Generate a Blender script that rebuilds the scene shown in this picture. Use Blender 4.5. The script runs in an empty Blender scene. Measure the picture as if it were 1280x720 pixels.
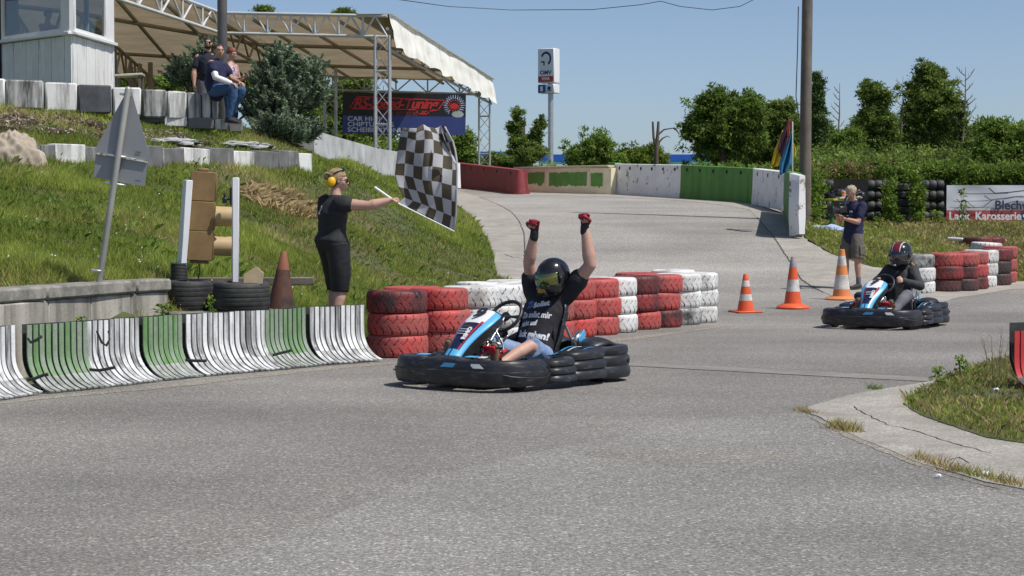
import bpy, bmesh, math, random
import numpy as np
from mathutils import Vector, Matrix, noise, Euler
from mathutils.bvhtree import BVHTree
from mathutils.geometry import delaunay_2d_cdt

SC = bpy.context.scene
COL = SC.collection
R = math.radians
rnd = random.Random(7)
rng = np.random.default_rng(11)

# ------------------------------------------------------------ camera, light
CH = 1.46                      # camera height
FP = 2400.0                    # focal length in pixels of the 1280 px photograph
PITCH = math.atan(90 / FP)
cam = bpy.data.cameras.new('camera')
camo = bpy.data.objects.new('camera', cam)
COL.objects.link(camo)
cam.sensor_width = 36
cam.lens = FP / 1280 * 36
cam.clip_start = 0.1
cam.clip_end = 6000
camo.location = (0, 0, CH)
camo.rotation_euler = (math.pi / 2 - PITCH, 0, 0)
SC.camera = camo

SUN = Vector((0.46, -0.235, 0.85)).normalized()
sun_el = math.asin(SUN.z)
sl = bpy.data.lights.new('sun', 'SUN')
sl.energy = 4.1
sl.angle = R(0.53)
sl.color = (1.0, 0.96, 0.90)
so = bpy.data.objects.new('sun', sl)
COL.objects.link(so)
so.rotation_euler = SUN.to_track_quat('Z', 'Y').to_euler()

W = bpy.data.worlds.new('World')
SC.world = W
W.use_nodes = True
wn = W.node_tree
wn.nodes.clear()
sky = wn.nodes.new('ShaderNodeTexSky')
sky.sky_type = 'NISHITA'
sky.sun_disc = False
sky.sun_elevation = sun_el
sky.sun_rotation = math.atan2(SUN.x, SUN.y)
sky.air_density = 0.6
sky.dust_density = 1.0
sky.ozone_density = 1.3
bg = wn.nodes.new('ShaderNodeBackground')
bg.inputs[1].default_value = 0.121
wo = wn.nodes.new('ShaderNodeOutputWorld')
wn.links.new(sky.outputs[0], bg.inputs[0])
wn.links.new(bg.outputs[0], wo.inputs[0])
SC.view_settings.view_transform = 'Standard'
SC.view_settings.look = 'None'
SC.view_settings.exposure = 0.0
SC.view_settings.gamma = 1.0

# ------------------------------------------------------------ placing by sight line
_f = np.array([0, math.cos(PITCH), -math.sin(PITCH)])
_u = np.array([0, math.sin(PITCH), math.cos(PITCH)])
def ray(px, py):
    d = np.array([(px - 640) / FP, 0, 0]) + _f - (py - 360) / FP * _u
    return d / d[1]
def P(px, py, D):
    d = ray(px, py) * D
    return Vector((d[0], D, CH + d[2]))

def table(pts):
    ys = np.arange(0, 400, 0.25)
    v = np.interp(ys, [p[0] for p in pts], [p[1] for p in pts])
    k = np.exp(-0.5 * (np.arange(-12, 13) / 4.5) ** 2)
    k /= k.sum()
    v = np.convolve(np.pad(v, 12, mode='edge'), k, 'valid')
    return ys, v
T1 = table([(0, 0), (27, 0), (30, .04), (34, .14), (38, .5), (42, .98), (48, 1.48), (54, 1.81), (58, 1.99), (62, 2.16), (66, 2.32), (72, 2.52), (80, 2.75), (100, 2.95), (140, 2.0), (220, 1.2), (399, 1.0)])
T2 = table([(0, 0), (28, 0), (31, .03), (34, .12), (38, .42), (42, .76), (49, 1.2), (53, 1.4), (58, 1.55), (100, 1.8), (140, 1.6), (220, 1.2), (399, 1.0)])
def sstep(a, b, x):
    t = np.clip((x - a) / (b - a), 0, 1)
    return t * t * (3 - 2 * t)
def H(X, Y):
    X = np.asarray(X, float); Y = np.asarray(Y, float)
    w = sstep(6.4, 8.6, X)
    return np.interp(Y, *T1) * (1 - w) + np.interp(Y, *T2) * w
def G(px, py, fn=None, off=0.0, near=6.0):
    fn = fn or H
    D = np.arange(near, 130, 0.03)
    d = ray(px, py)
    z = CH + D * d[2]
    h = fn(D * d[0], D)
    idx = np.nonzero(z <= h)[0]
    i = idx[0] if len(idx) else len(D) - 1
    return Vector((D[i] * d[0], D[i], float(h[i]) + off))

# bank height (grass mound, terraces and plateau on the left)
BP = []
def bz(px, D, z): BP.append(((px - 640) / FP * D, D, z))
def by_(px, py, D):
    p = P(px, py, D); BP.append((p.x, p.y, p.z))
for a in [(-300, 18, .75), (0, 18, .74), (110, 18.6, .74), (215, 20.3, .68), (300, 21, .42), (350, 20.3, .32), (415, 20.2, .25), (470, 21, .2), (520, 22.5, .13), (570, 24.5, .08),
          (620, 27, .07), (640, 29, .1), (-300, 15, .08), (0, 15.6, .08), (110, 16.6, .08), (60, 16.4, .06), (140, 17.3, .05), (175, 17.9, .05), (215, 18.1, .08), (215, 18.9, .08), (260, 19.2, .10), (330, 19.4, .14), (400, 18.9, .12), (300, 18.4, .12),
          (-300, 42, 3.45), (0, 42, 3.45), (150, 42, 3.45), (270, 41.5, 3.4), (0, 60, 3.5), (-400, 60, 3.5), (300, 60, 3.4), (0, 85, 3.6), (450, 85, 3.6), (-400, 85, 3.6),
          (400, 46, 3.0), (470, 55, 2.8), (520, 66, 2.9), (560, 82, 3.2)]: bz(*a)
for a in [(0, 337, 19.6), (100, 335, 20.8), (215, 338, 22), (300, 352, 23.2), (450, 352, 26.5), (500, 350, 29.5), (560, 349, 33), (600, 347, 35), (0, 280, 23.5), (100, 280, 24.5), (200, 290, 25.8),
          (300, 282, 28.5), (400, 285, 31), (500, 290, 37), (560, 300, 39.5), (-200, 210, 28), (0, 210, 29.5), (100, 209, 31), (200, 209, 33), (300, 211, 35.5), (385, 213, 37.6), (460, 217, 45), (500, 223, 52),
          (0, 184, 30.6), (100, 187, 32), (200, 190, 34), (300, 193, 36.6), (380, 196, 38.6), (0, 160, 34), (100, 166, 35.5), (200, 174, 37), (300, 180, 38.6), (-200, 132, 37.6), (0, 133, 38), (100, 143, 38.5), (200, 158, 39), (290, 166, 39.4)]: by_(*a)
EDGE = [(640, 352), (622, 346), (619, 335), (617, 320), (612, 305), (604, 292), (594, 279), (583, 268), (572, 259), (558, 250), (540, 241), (515, 232)]
EDGEW = [G(*e) for e in EDGE]
for e in EDGEW: BP.append((e.x, e.y, e.z + .012))
_bp = np.array(BP)
def _kern(r2): return -np.sqrt(r2 + 0.6)
_n = len(_bp)
_A = _kern(((_bp[:, None, :2] - _bp[None, :, :2]) ** 2).sum(-1)) - np.eye(_n) * 0.02
_Q = np.c_[np.ones(_n), _bp[:, :2]]
_S = np.block([[_A, _Q], [_Q.T, np.zeros((3, 3))]])
_w = np.linalg.solve(_S, np.r_[_bp[:, 2], 0, 0, 0])
def HB(X, Y):
    X = np.asarray(X, float); Y = np.asarray(Y, float)
    sh = X.shape
    x = X.ravel(); y = Y.ravel()
    out = np.empty(len(x))
    for i in range(0, len(x), 20000):
        q = np.c_[x[i:i + 20000], y[i:i + 20000]]
        k = _kern(((q[:, None] - _bp[None, :, :2]) ** 2).sum(-1))
        out[i:i + 20000] = k @ _w[:_n] + _w[_n] + q @ _w[_n + 1:]
    bump = 0.05 * np.sin(x * 2.3 + 1.1 * np.sin(y * 1.7)) * np.cos(y * 2.1 + x) * sstep(21, 25, y) * (1 - sstep(38, 40, y))
    out = np.maximum(out + bump, H(x, y) + 0.006)
    return out.reshape(sh)

# ------------------------------------------------------------ mesh collector
class MB:
    def __init__(s): s.v = []; s.f = []; s.m = []
    def add(s, vs, fs, mi=0, M=None):
        n = len(s.v)
        for q in vs:
            q = Vector(q)
            s.v.append(M @ q if M else q)
        for f in fs:
            s.f.append([n + i for i in f]); s.m.append(mi)
        return s
    def box(s, c, size, rot=None, b=0.0, mi=0, M=None):
        c = Vector(c); hx, hy, hz = [k / 2 for k in size]
        Rm = Euler(rot).to_matrix() if rot is not None and not isinstance(rot, Matrix) else (rot or Matrix.Identity(3))
        b = min(b, hx * .9, hy * .9, hz * .9)
        if b <= 0:
            vs = [Vector((x * hx, y * hy, z * hz)) for x in (-1, 1) for y in (-1, 1) for z in (-1, 1)]
            fs = [(0, 1, 3, 2), (4, 6, 7, 5), (0, 4, 5, 1), (2, 3, 7, 6), (0, 2, 6, 4), (1, 5, 7, 3)]
        else:
            vs = []; ix = {}
            for x in (-1, 1):
                for y in (-1, 1):
                    for z in (-1, 1):
                        for a in range(3):
                            p = [x * (hx - b), y * (hy - b), z * (hz - b)]
                            p[a] = (x * hx, y * hy, z * hz)[a]
                            ix[(x, y, z, a)] = len(vs); vs.append(Vector(p))
            fs = []
            def q(idx, n):
                p = [vs[i] for i in idx]
                nn = (p[1] - p[0]).cross(p[2] - p[0])
                fs.append(idx if nn.dot(n) > 0 else idx[::-1])
            S = (-1, 1)
            for sx in S:
                q([ix[(sx, -1, -1, 0)], ix[(sx, 1, -1, 0)], ix[(sx, 1, 1, 0)], ix[(sx, -1, 1, 0)]], Vector((sx, 0, 0)))
                q([ix[(-1, sx, -1, 1)], ix[(1, sx, -1, 1)], ix[(1, sx, 1, 1)], ix[(-1, sx, 1, 1)]], Vector((0, sx, 0)))
                q([ix[(-1, -1, sx, 2)], ix[(1, -1, sx, 2)], ix[(1, 1, sx, 2)], ix[(-1, 1, sx, 2)]], Vector((0, 0, sx)))
            for i in S:
                for j in S:
                    q([ix[(i, j, -1, 0)], ix[(i, j, -1, 1)], ix[(i, j, 1, 1)], ix[(i, j, 1, 0)]], Vector((i, j, 0)))
                    q([ix[(i, -1, j, 0)], ix[(i, -1, j, 2)], ix[(i, 1, j, 2)], ix[(i, 1, j, 0)]], Vector((i, 0, j)))
                    q([ix[(-1, i, j, 1)], ix[(-1, i, j, 2)], ix[(1, i, j, 2)], ix[(1, i, j, 1)]], Vector((0, i, j)))
                    for k in S:
                        q([ix[(i, j, k, 0)], ix[(i, j, k, 1)], ix[(i, j, k, 2)]], Vector((i, j, k)))
        s.add([Rm @ p + c for p in vs], fs, mi, M)
        return s
    def loft(s, secs, side=None, seg=12, cap=True, mi=0, M=None):
        """secs: (centre, a, b): a along side vector, b across"""
        secs = [(Vector(c), a, b) for c, a, b in secs]
        n = len(secs)
        side = Vector(side) if side is not None else None
        frames = []
        prev = side
        for i, (c, a, b) in enumerate(secs):
            t = (secs[min(i + 1, n - 1)][0] - secs[max(i - 1, 0)][0]).normalized()
            if prev is None:
                prev = Vector((0, 0, 1)) if abs(t.z) < .9 else Vector((1, 0, 0))
            sd = (prev - t * prev.dot(t))
            if sd.length < 1e-4: sd = t.orthogonal()
            sd.normalize()
            if side is None: prev = sd
            frames.append((c, a, b, t, sd, t.cross(sd)))
        rings = []
        if cap:
            c, a, b, t, sd, up = frames[0]; r = min(a, b)
            for k in (85, 60, 30): rings.append((c - t * r * math.sin(R(k)), a * math.cos(R(k)), b * math.cos(R(k)), sd, up))
        for c, a, b, t, sd, up in frames: rings.append((c, a, b, sd, up))
        if cap:
            c, a, b, t, sd, up = frames[-1]; r = min(a, b)
            for k in (30, 60, 85): rings.append((c + t * r * math.sin(R(k)), a * math.cos(R(k)), b * math.cos(R(k)), sd, up))
        vs = []; fs = []
        for c, a, b, sd, up in rings:
            for j in range(seg):
                th = 2 * math.pi * j / seg
                vs.append(c + sd * a * math.cos(th) + up * b * math.sin(th))
        for i in range(len(rings) - 1):
            for j in range(seg):
                k = (j + 1) % seg
                fs.append((i * seg + j, i * seg + k, (i + 1) * seg + k, (i + 1) * seg + j))
        fs.append(tuple(range(seg))[::-1])
        L = (len(rings) - 1) * seg
        fs.append(tuple(range(L, L + seg)))
        s.add(vs, fs, mi, M)
        return s
    def tube(s, pts, r, seg=8, cap=False, mi=0, M=None):
        rr = r if isinstance(r, (list, tuple)) else [r] * len(pts)
        return s.loft([(p, q, q) for p, q in zip(pts, rr)], None, seg, cap, mi, M)
    def ell(s, c, rad, rot=None, seg=16, rings=10, mi=0, M=None):
        Rm = rot if isinstance(rot, Matrix) else (Euler(rot).to_matrix() if rot is not None else Matrix.Identity(3))
        c = Vector(c); vs = []; fs = []
        vs.append(Vector((0, 0, -rad[2])))
        for i in range(1, rings):
            ph = -math.pi / 2 + math.pi * i / rings
            for j in range(seg):
                th = 2 * math.pi * j / seg
                vs.append(Vector((rad[0] * math.cos(ph) * math.cos(th), rad[1] * math.cos(ph) * math.sin(th), rad[2] * math.sin(ph))))
        vs.append(Vector((0, 0, rad[2])))
        for j in range(seg): fs.append((0, 1 + (j + 1) % seg, 1 + j))
        for i in range(rings - 2):
            for j in range(seg):
                a = 1 + i * seg + j; b = 1 + i * seg + (j + 1) % seg
                fs.append((a, b, b + seg, a + seg))
        t = len(vs) - 1; o = 1 + (rings - 2) * seg
        for j in range(seg): fs.append((o + j, o + (j + 1) % seg, t))
        s.add([Rm @ v + c for v in vs], fs, mi, M)
        return s
    def lathe(s, prof, seg=32, closed=False, mi=0, M=None, mf=None):
        n = len(prof); vs = []
        for j in range(seg):
            th = 2 * math.pi * j / seg
            for r, z in prof: vs.append(Vector((r * math.cos(th), r * math.sin(th), z)))
        base = len(s.v)
        s.add(vs, [], mi, M)
        for j in range(seg):
            k = (j + 1) % seg
            for i in range(n if closed else n - 1):
                i2 = (i + 1) % n
                s.f.append([base + j * n + i, base + k * n + i, base + k * n + i2, base + j * n + i2])
                s.m.append(mf(i) if mf else mi)
        return s
    def prism(s, poly, h, M=None, mi=0):
        n = len(poly)
        vs = [Vector((x, y, 0)) for x, y in poly] + [Vector((x, y, h)) for x, y in poly]
        area = sum(poly[i][0] * poly[(i + 1) % n][1] - poly[(i + 1) % n][0] * poly[i][1] for i in range(n))
        fs = [tuple(range(n))[::-1], tuple(range(n, 2 * n))] + [(i, (i + 1) % n, n + (i + 1) % n, n + i) for i in range(n)]
        if area * h < 0: fs = [f[::-1] for f in fs]
        s.add(vs, fs, mi, M)
        return s
    def grid(s, fn, nu, nv, mi=0, mf=None, M=None):
        vs = [fn(i / nu, j / nv) for i in range(nu + 1) for j in range(nv + 1)]
        base = len(s.v)
        s.add(vs, [], mi, M)
        for i in range(nu):
            for j in range(nv):
                a = base + i * (nv + 1) + j
                s.f.append([a, a + nv + 1, a + nv + 2, a + 1])
                s.m.append(mf(i, j) if mf else mi)
        return s
    def mesh(s, name, mats=(), smooth=None):
        me = bpy.data.meshes.new(name)
        me.from_pydata([tuple(v) for v in s.v], [], s.f)
        for m in (mats if isinstance(mats, (list, tuple)) else [mats]): me.materials.append(m)
        if any(s.m): me.polygons.foreach_set('material_index', s.m)
        me.update()
        if smooth is not None:
            me.shade_smooth()
            if smooth < 180: me.set_sharp_from_angle(angle=R(smooth))
        return me
    def build(s, name, mats, parent=None, smooth=None):
        return obj(name, s.mesh(name, mats, smooth), parent)

def obj(name, me, parent=None):
    o = bpy.data.objects.new(name, me); COL.objects.link(o)
    if parent: o.parent = parent
    return o
def tag(o, label=None, cat=None, group=None, kind=None):
    if label: o['label'] = label
    if cat: o['category'] = cat
    if group: o['group'] = group
    if kind: o['kind'] = kind
    return o
def thing(name, label, cat, loc=(0, 0, 0), rz=0, group=None):
    o = bpy.data.objects.new(name, None); COL.objects.link(o)
    o.empty_display_size = .2
    o.location = loc; o.rotation_euler = (0, 0, rz)
    return tag(o, label, cat, group)
def copy_tree(o, parent=None):
    c = o.copy(); COL.objects.link(c); c.parent = parent
    for ch in list(o.children): copy_tree(ch, c)
    return c
def place(mb_list, origin, name, label, cat, group=None):
    pass
def evald(o):
    bpy.context.view_layer.update()
    dg = bpy.context.evaluated_depsgraph_get()
    return bpy.data.meshes.new_from_object(o.evaluated_get(dg))
def blob(name, mb, voxel, mats, parent=None, it=4, wr=0.0, wrs=9.0, matfn=None, cut=None, thin=None):
    """union of overlapping closed lofts as one continuous smooth surface"""
    me = mb.mesh(name + '_src')
    o = bpy.data.objects.new('tmp', me); COL.objects.link(o)
    m = o.modifiers.new('r', 'REMESH'); m.mode = 'VOXEL'; m.voxel_size = voxel; m.use_smooth_shade = True
    if it:
        m2 = o.modifiers.new('s', 'SMOOTH'); m2.iterations = it; m2.factor = .5
    me2 = evald(o)
    bpy.data.objects.remove(o); bpy.data.meshes.remove(me)
    me2.name = name
    if wr:
        n = len(me2.vertices)
        co = np.empty(n * 3); me2.vertices.foreach_get('co', co); co = co.reshape(-1, 3)
        no = np.empty(n * 3); me2.vertices.foreach_get('normal', no); no = no.reshape(-1, 3)
        d = np.array([noise.noise(Vector((c[0] * wrs, c[1] * wrs, c[2] * wrs * .6 + 3))) + .6 * (abs(noise.noise(Vector((c[0] * wrs * 1.6 + 9, c[1] * wrs * 1.6, c[2] * wrs * 1.6)))) - .25) for c in co])
        co += no * (d * wr)[:, None]
        me2.vertices.foreach_set('co', co.ravel())
    me2.materials.clear()
    for m_ in (mats if isinstance(mats, (list, tuple)) else [mats]): me2.materials.append(m_)
    if matfn:
        for p in me2.polygons: p.material_index = matfn(p.center, p.normal)
    if cut:
        bm = bmesh.new(); bm.from_mesh(me2)
        dele = [f for f in bm.faces if cut(f.calc_center_median())]
        bmesh.ops.delete(bm, geom=dele, context='FACES')
        bm.to_mesh(me2); bm.free()
    me2.update(); me2.shade_smooth()
    return obj(name, me2, parent)

# ------------------------------------------------------------ materials
MATS = {}
def M_(name, col, rough=.65, metal=0., var=.18, scale=4., bump=.15, bscale=60., dirt=None, damt=.5, dscale=3., streak=False, dsharp=.08, fine=0., spec=.5, coat=0., fscale=120., rndv=0., dstretch=None):
    """noise-varied principled; dirt = second colour coming through in patches"""
    if name in MATS: return MATS[name]
    m = bpy.data.materials.new(name); MATS[name] = m
    m.use_nodes = True
    nt = m.node_tree; N = nt.nodes; L = nt.links
    bs = N['Principled BSDF']
    bs.inputs['Roughness'].default_value = rough
    bs.inputs['Metallic'].default_value = metal
    bs.inputs['Specular IOR Level'].default_value = spec
    bs.inputs['Coat Weight'].default_value = coat
    tc = N.new('ShaderNodeTexCoord'); oi = N.new('ShaderNodeObjectInfo')
    mul = N.new('ShaderNodeVectorMath'); mul.operation = 'MULTIPLY_ADD'
    cb = N.new('ShaderNodeCombineXYZ')
    for i in range(3): L.new(oi.outputs['Random'], cb.inputs[i])
    mul.inputs[1].default_value = (37, 21, 53)
    L.new(cb.outputs[0], mul.inputs[0]); L.new(tc.outputs['Object'], mul.inputs[2])
    V = mul.outputs[0]
    def nz(sc, det=4, vec=None, rgh=.6):
        n = N.new('ShaderNodeTexNoise'); n.inputs['Scale'].default_value = sc
        n.inputs['Detail'].default_value = det; n.inputs['Roughness'].default_value = rgh
        L.new(vec or V, n.inputs['Vector']); return n.outputs['Fac']
    def ramp(f, p0, c0, p1, c1):
        r = N.new('ShaderNodeValToRGB'); e = r.color_ramp.elements
        e[0].position = p0; e[0].color = (*c0, 1); e[1].position = p1; e[1].color = (*c1, 1)
        L.new(f, r.inputs[0]); return r.outputs[0]
    def mix(f, a, b, bl='MIX'):
        x = N.new('ShaderNodeMix'); x.data_type = 'RGBA'; x.blend_type = bl
        if isinstance(f, float): x.inputs[0].default_value = f
        else: L.new(f, x.inputs[0])
        L.new(a, x.inputs[6]); L.new(b, x.inputs[7]); return x.outputs[2]
    g = lambda k: tuple(min(1, max(0, c * k)) for c in col)
    c = ramp(nz(scale), .3, g(1 - var), .7, g(1 + var))
    if fine:
        c = mix(1.0, c, ramp(nz(fscale, 2), .3, (1 - fine,) * 3, .7, (1 + fine,) * 3 if fine < 0 else (1, 1, 1)), 'MULTIPLY')
    if rndv:
        rv = N.new('ShaderNodeMath'); rv.operation = 'MULTIPLY_ADD'
        rv.inputs[1].default_value = 2 * rndv; rv.inputs[2].default_value = 1 - rndv
        L.new(oi.outputs['Random'], rv.inputs[0])
        sc = N.new('ShaderNodeVectorMath'); sc.operation = 'SCALE'
        L.new(c, sc.inputs[0]); L.new(rv.outputs[0], sc.inputs['Scale'])
        c = sc.outputs[0]
    if dirt:
        vec = None
        if streak or dstretch:
            mp = N.new('ShaderNodeMapping'); mp.inputs['Scale'].default_value = dstretch or (1, 1, .12)
            L.new(V, mp.inputs[0]); vec = mp.outputs[0]
        f = nz(dscale, 6, vec, .65)
        fr = ramp(f, 1 - damt - dsharp, (0, 0, 0), 1 - damt + dsharp, (1, 1, 1))
        dc = N.new('ShaderNodeRGB'); dc.outputs[0].default_value = (*dirt, 1)
        dd = mix(1.0, dc.outputs[0], ramp(nz(scale * 3), .3, (.7,) * 3, .7, (1, 1, 1)), 'MULTIPLY')
        c = mix(fr, c, dd)
    L.new(c, bs.inputs['Base Color'])
    if bump:
        b = N.new('ShaderNodeBump'); b.inputs['Strength'].default_value = bump; b.inputs['Distance'].default_value = .01
        L.new(nz(bscale, 3), b.inputs['Height']); L.new(b.outputs[0], bs.inputs['Normal'])
    return m

def leafmat(name, dark, light, trans=.35, rough=.6, attr=True):
    m = bpy.data.materials.new(name); MATS[name] = m
    m.use_nodes = True
    nt = m.node_tree; N = nt.nodes; L = nt.links
    N.remove(N['Principled BSDF'])
    out = [n for n in N if n.type == 'OUTPUT_MATERIAL'][0]
    at = N.new('ShaderNodeAttribute'); at.attribute_name = 'tint'
    r = N.new('ShaderNodeValToRGB'); e = r.color_ramp.elements
    e[0].position = 0; e[0].color = (*dark, 1); e[1].position = 1; e[1].color = (*light, 1)
    L.new(at.outputs['Fac'], r.inputs[0])
    d = N.new('ShaderNodeBsdfPrincipled'); d.inputs['Roughness'].default_value = rough
    d.inputs['Specular IOR Level'].default_value = .25
    t = N.new('ShaderNodeBsdfTranslucent')
    mx = N.new('ShaderNodeMixShader'); mx.inputs[0].default_value = trans
    L.new(r.outputs[0], d.inputs['Base Color']); L.new(r.outputs[0], t.inputs['Color'])
    L.new(d.outputs[0], mx.inputs[1]); L.new(t.outputs[0], mx.inputs[2]); L.new(mx.outputs[0], out.inputs[0])
    return m

def quadmesh(name, V, k, mat, tint=None, kpoly=None):
    """V: (n,k,3) polygons of k vertices"""
    n = V.shape[0]; k = V.shape[1]
    me = bpy.data.meshes.new(name)
    me.vertices.add(n * k); me.vertices.foreach_set('co', V.reshape(-1).astype(np.float32))
    me.loops.add(n * k); me.loops.foreach_set('vertex_index', np.arange(n * k, dtype=np.int32))
    me.polygons.add(n); me.polygons.foreach_set('loop_start', np.arange(0, n * k, k, dtype=np.int32))
    me.polygons.foreach_set('loop_total', np.full(n, k, dtype=np.int32))
    if tint is not None:
        a = me.attributes.new('tint', 'FLOAT', 'POINT')
        a.data.foreach_set('value', np.repeat(tint, k).astype(np.float32) if tint.ndim == 1 else tint.reshape(-1).astype(np.float32))
    me.materials.append(mat)
    me.update(calc_edges=True)
    return me

_vn = np.random.default_rng(99).random((64, 64))
def vnoise(X, Y, sc, ox=0.0):
    x = X * sc + 31.7 + ox; y = Y * sc + 17.3 + ox * 2; xi = np.floor(x).astype(int); yi = np.floor(y).astype(int); fx = x - xi; fy = y - yi
    fx = fx * fx * (3 - 2 * fx); fy = fy * fy * (3 - 2 * fy); g = lambda a, b: _vn[a % 64, b % 64]
    return (g(xi, yi) * (1 - fx) + g(xi + 1, yi) * fx) * (1 - fy) + (g(xi, yi + 1) * (1 - fx) + g(xi + 1, yi + 1) * fx) * fy
def inpoly(X, Y, poly):
    res = np.zeros(X.shape, bool)
    n = len(poly)
    for i in range(n):
        x1, y1 = poly[i]; x2, y2 = poly[(i + 1) % n]
        c = ((y1 > Y) != (y2 > Y)) & (X < (x2 - x1) * (Y - y1) / (y2 - y1 + 1e-12) + x1)
        res ^= c
    return res

def sheet(name, poly, step, fn, off, mats, kind='structure', skirt=0.0, jit=0.0, edge=None):
    """a ground sheet: triangulated inside the outline and laid on the height function"""
    edge = edge or step
    out = []
    n = len(poly)
    for i in range(n):
        a = Vector(poly[i]); b = Vector(poly[(i + 1) % n])
        k = max(1, int((b - a).length / edge))
        for j in range(k): out.append(a.lerp(b, j / k))
    if jit:
        out = [p + Vector((noise.noise(Vector((p.x * 3, p.y * 3, 1))), noise.noise(Vector((p.x * 3, p.y * 3, 7))))) * jit for p in out]
    xs = [p.x for p in out]; ys = [p.y for p in out]
    gx, gy = np.meshgrid(np.arange(min(xs), max(xs), step), np.arange(min(ys), max(ys), step))
    gx = gx.ravel() + 0.011; gy = gy.ravel() + 0.007
    ok = inpoly(gx, gy, [(p.x, p.y) for p in out])
    pts = out + [Vector((a, b)) for a, b in zip(gx[ok], gy[ok])]
    no = len(out)
    r = delaunay_2d_cdt(pts, [], [list(range(no))], 1, 1e-5)
    vs = np.array([(v.x, v.y) for v in r[0]])
    z = fn(vs[:, 0], vs[:, 1]) + off
    V = [(x, y, zz) for (x, y), zz in zip(vs, z)]
    F = []
    for f in r[2]:
        a, b, c = [vs[i] for i in f[:3]]
        F.append(list(f) if (b[0] - a[0]) * (c[1] - a[1]) - (b[1] - a[1]) * (c[0] - a[0]) > 0 else list(f)[::-1])
    if skirt:
        ec = {}
        for f in F:
            for i in range(len(f)):
                ec[(f[i], f[(i + 1) % len(f)])] = 1
        bd = [e for e in ec if (e[1], e[0]) not in ec]
        low = {}
        for a, b in bd:
            for q in (a, b):
                if q not in low: low[q] = len(V); V.append((V[q][0], V[q][1], V[q][2] - skirt))
            F.append([b, a, low[a], low[b]])
    me = bpy.data.meshes.new(name); me.from_pydata(V, [], F)
    for m in (mats if isinstance(mats, list) else [mats]): me.materials.append(m)
    me.update(); me.shade_smooth(); me.set_sharp_from_angle(angle=R(40))
    o = obj(name, me)
    if kind: o['kind'] = kind
    return o

_txt = {}
def text_mesh(s, size, mat, extrude=.0015, bold=0.0, shear=0.0, space=1.0, align='LEFT', outline=0.0, sx=1.0):
    cu = bpy.data.curves.new('t', 'FONT'); cu.body = s; cu.size = size; cu.extrude = extrude
    cu.offset = bold; cu.shear = shear; cu.space_character = space; cu.align_x = align; cu.align_y = 'CENTER'
    cu.resolution_u = 3
    o = bpy.data.objects.new('t', cu); COL.objects.link(o)
    me = evald(o)
    bpy.data.objects.remove(o); bpy.data.curves.remove(cu)
    if sx != 1: me.transform(Matrix.Diagonal((sx, 1, 1, 1)))
    me.materials.clear(); me.materials.append(mat)
    return me
def text(s, size, mat, M, parent, name='lettering', **k):
    me = text_mesh(s, size, mat, **k)
    me.transform(M)
    me.name = name
    return obj(name, me, parent)
def frame(o, x, z=None, y=None):
    """matrix: local x axis along x, local z (normal) along z"""
    x = Vector(x).normalized(); z = Vector(z).normalized(); y = z.cross(x).normalized(); x = y.cross(z)
    m = Matrix((x, y, z)).transposed().to_4x4(); m.translation = Vector(o)
    return m
# ------------------------------------------------------------ material set
m_soil = M_('soil', (.075, .095, .028), .95, var=.35, scale=3.5, bump=.8, bscale=25, dirt=(.17, .14, .085), damt=.40, dscale=1.4, dsharp=.15)
m_conc = M_('concrete_apron', (.54, .505, .44), .9, var=.16, scale=1.4, bump=.9, bscale=38, fine=.6, fscale=48, dirt=(.34, .315, .27), damt=.46, dscale=2.6, dsharp=.16)
m_block_w = M_('white_painted_block', (.72, .72, .70), .8, var=.08, scale=3, bump=.4, bscale=18, dirt=(.17, .165, .15), damt=.42, dscale=5, streak=True, dsharp=.12)
m_block_g = M_('grey_weathered_block', (.15, .15, .15), .85, var=.25, scale=4, bump=.4, bscale=18, dirt=(.55, .55, .52), damt=.33, dscale=5, streak=True, dsharp=.08)
m_block_s = M_('streaked_block', (.46, .46, .44), .85, var=.2, scale=4, bump=.4, bscale=18, dirt=(.075, .078, .08), damt=.50, dscale=6, streak=True, dsharp=.1)
m_block_d = M_('dark_painted_block', (.075, .08, .09), .85, var=.3, scale=4, bump=.4, bscale=18, dirt=(.35, .35, .34), damt=.28, dscale=5, streak=True, dsharp=.1)
m_lowall = M_('old_concrete', (.50, .47, .41), .9, var=.12, scale=2, bump=.5, bscale=25, dirt=(.15, .14, .12), damt=.46, dscale=3.2, streak=True, dsharp=.16)
m_cap = M_('old_concrete_cap', (.29, .275, .245), .9, var=.3, scale=5, bump=.6, bscale=30, dirt=(.13, .125, .11), damt=.42, dscale=6, dsharp=.15)
m_wallpale = M_('pale_wall_paint', (.50, .51, .51), .85, var=.14, scale=1.5, bump=.3, bscale=20, dirt=(.30, .30, .29), damt=.42, dscale=1.6, dsharp=.2)
m_nj_w = M_('white_barrier_paint', (.78, .78, .78), .75, var=.08, scale=2, bump=.3, bscale=15, dirt=(.33, .27, .21), damt=.40, dscale=3.2, dsharp=.02)
m_nj_g = M_('green_barrier_paint', (.095, .26, .045), .7, var=.16, scale=2, bump=.3, bscale=15, dirt=(.055, .15, .03), damt=.42, dscale=2.5, streak=True, dsharp=.2)
m_nj_r = M_('red_barrier_paint', (.26, .045, .05), .75, var=.15, scale=2, bump=.3, bscale=15, dirt=(.45, .19, .17), damt=.34, dscale=4, dsharp=.06)
m_nj_c = M_('cream_barrier_paint', (.80, .72, .50), .8, var=.12, scale=2, bump=.3, bscale=15)
m_nj_p = M_('flaking_green_patch', (.115, .29, .065), .7, var=.18, scale=3, bump=.3, bscale=15, dirt=(.80, .72, .50), damt=.26, dscale=4, dsharp=.02)
m_hole = M_('dark_hole', (.012, .012, .012), .9, var=.1, bump=0)
m_slat_w = M_('white_slat_paint', (.74, .75, .74), .6, var=.14, scale=8, bump=.25, bscale=40, dirt=(.17, .17, .165), damt=.46, dscale=7, streak=True, dsharp=.1)
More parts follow.
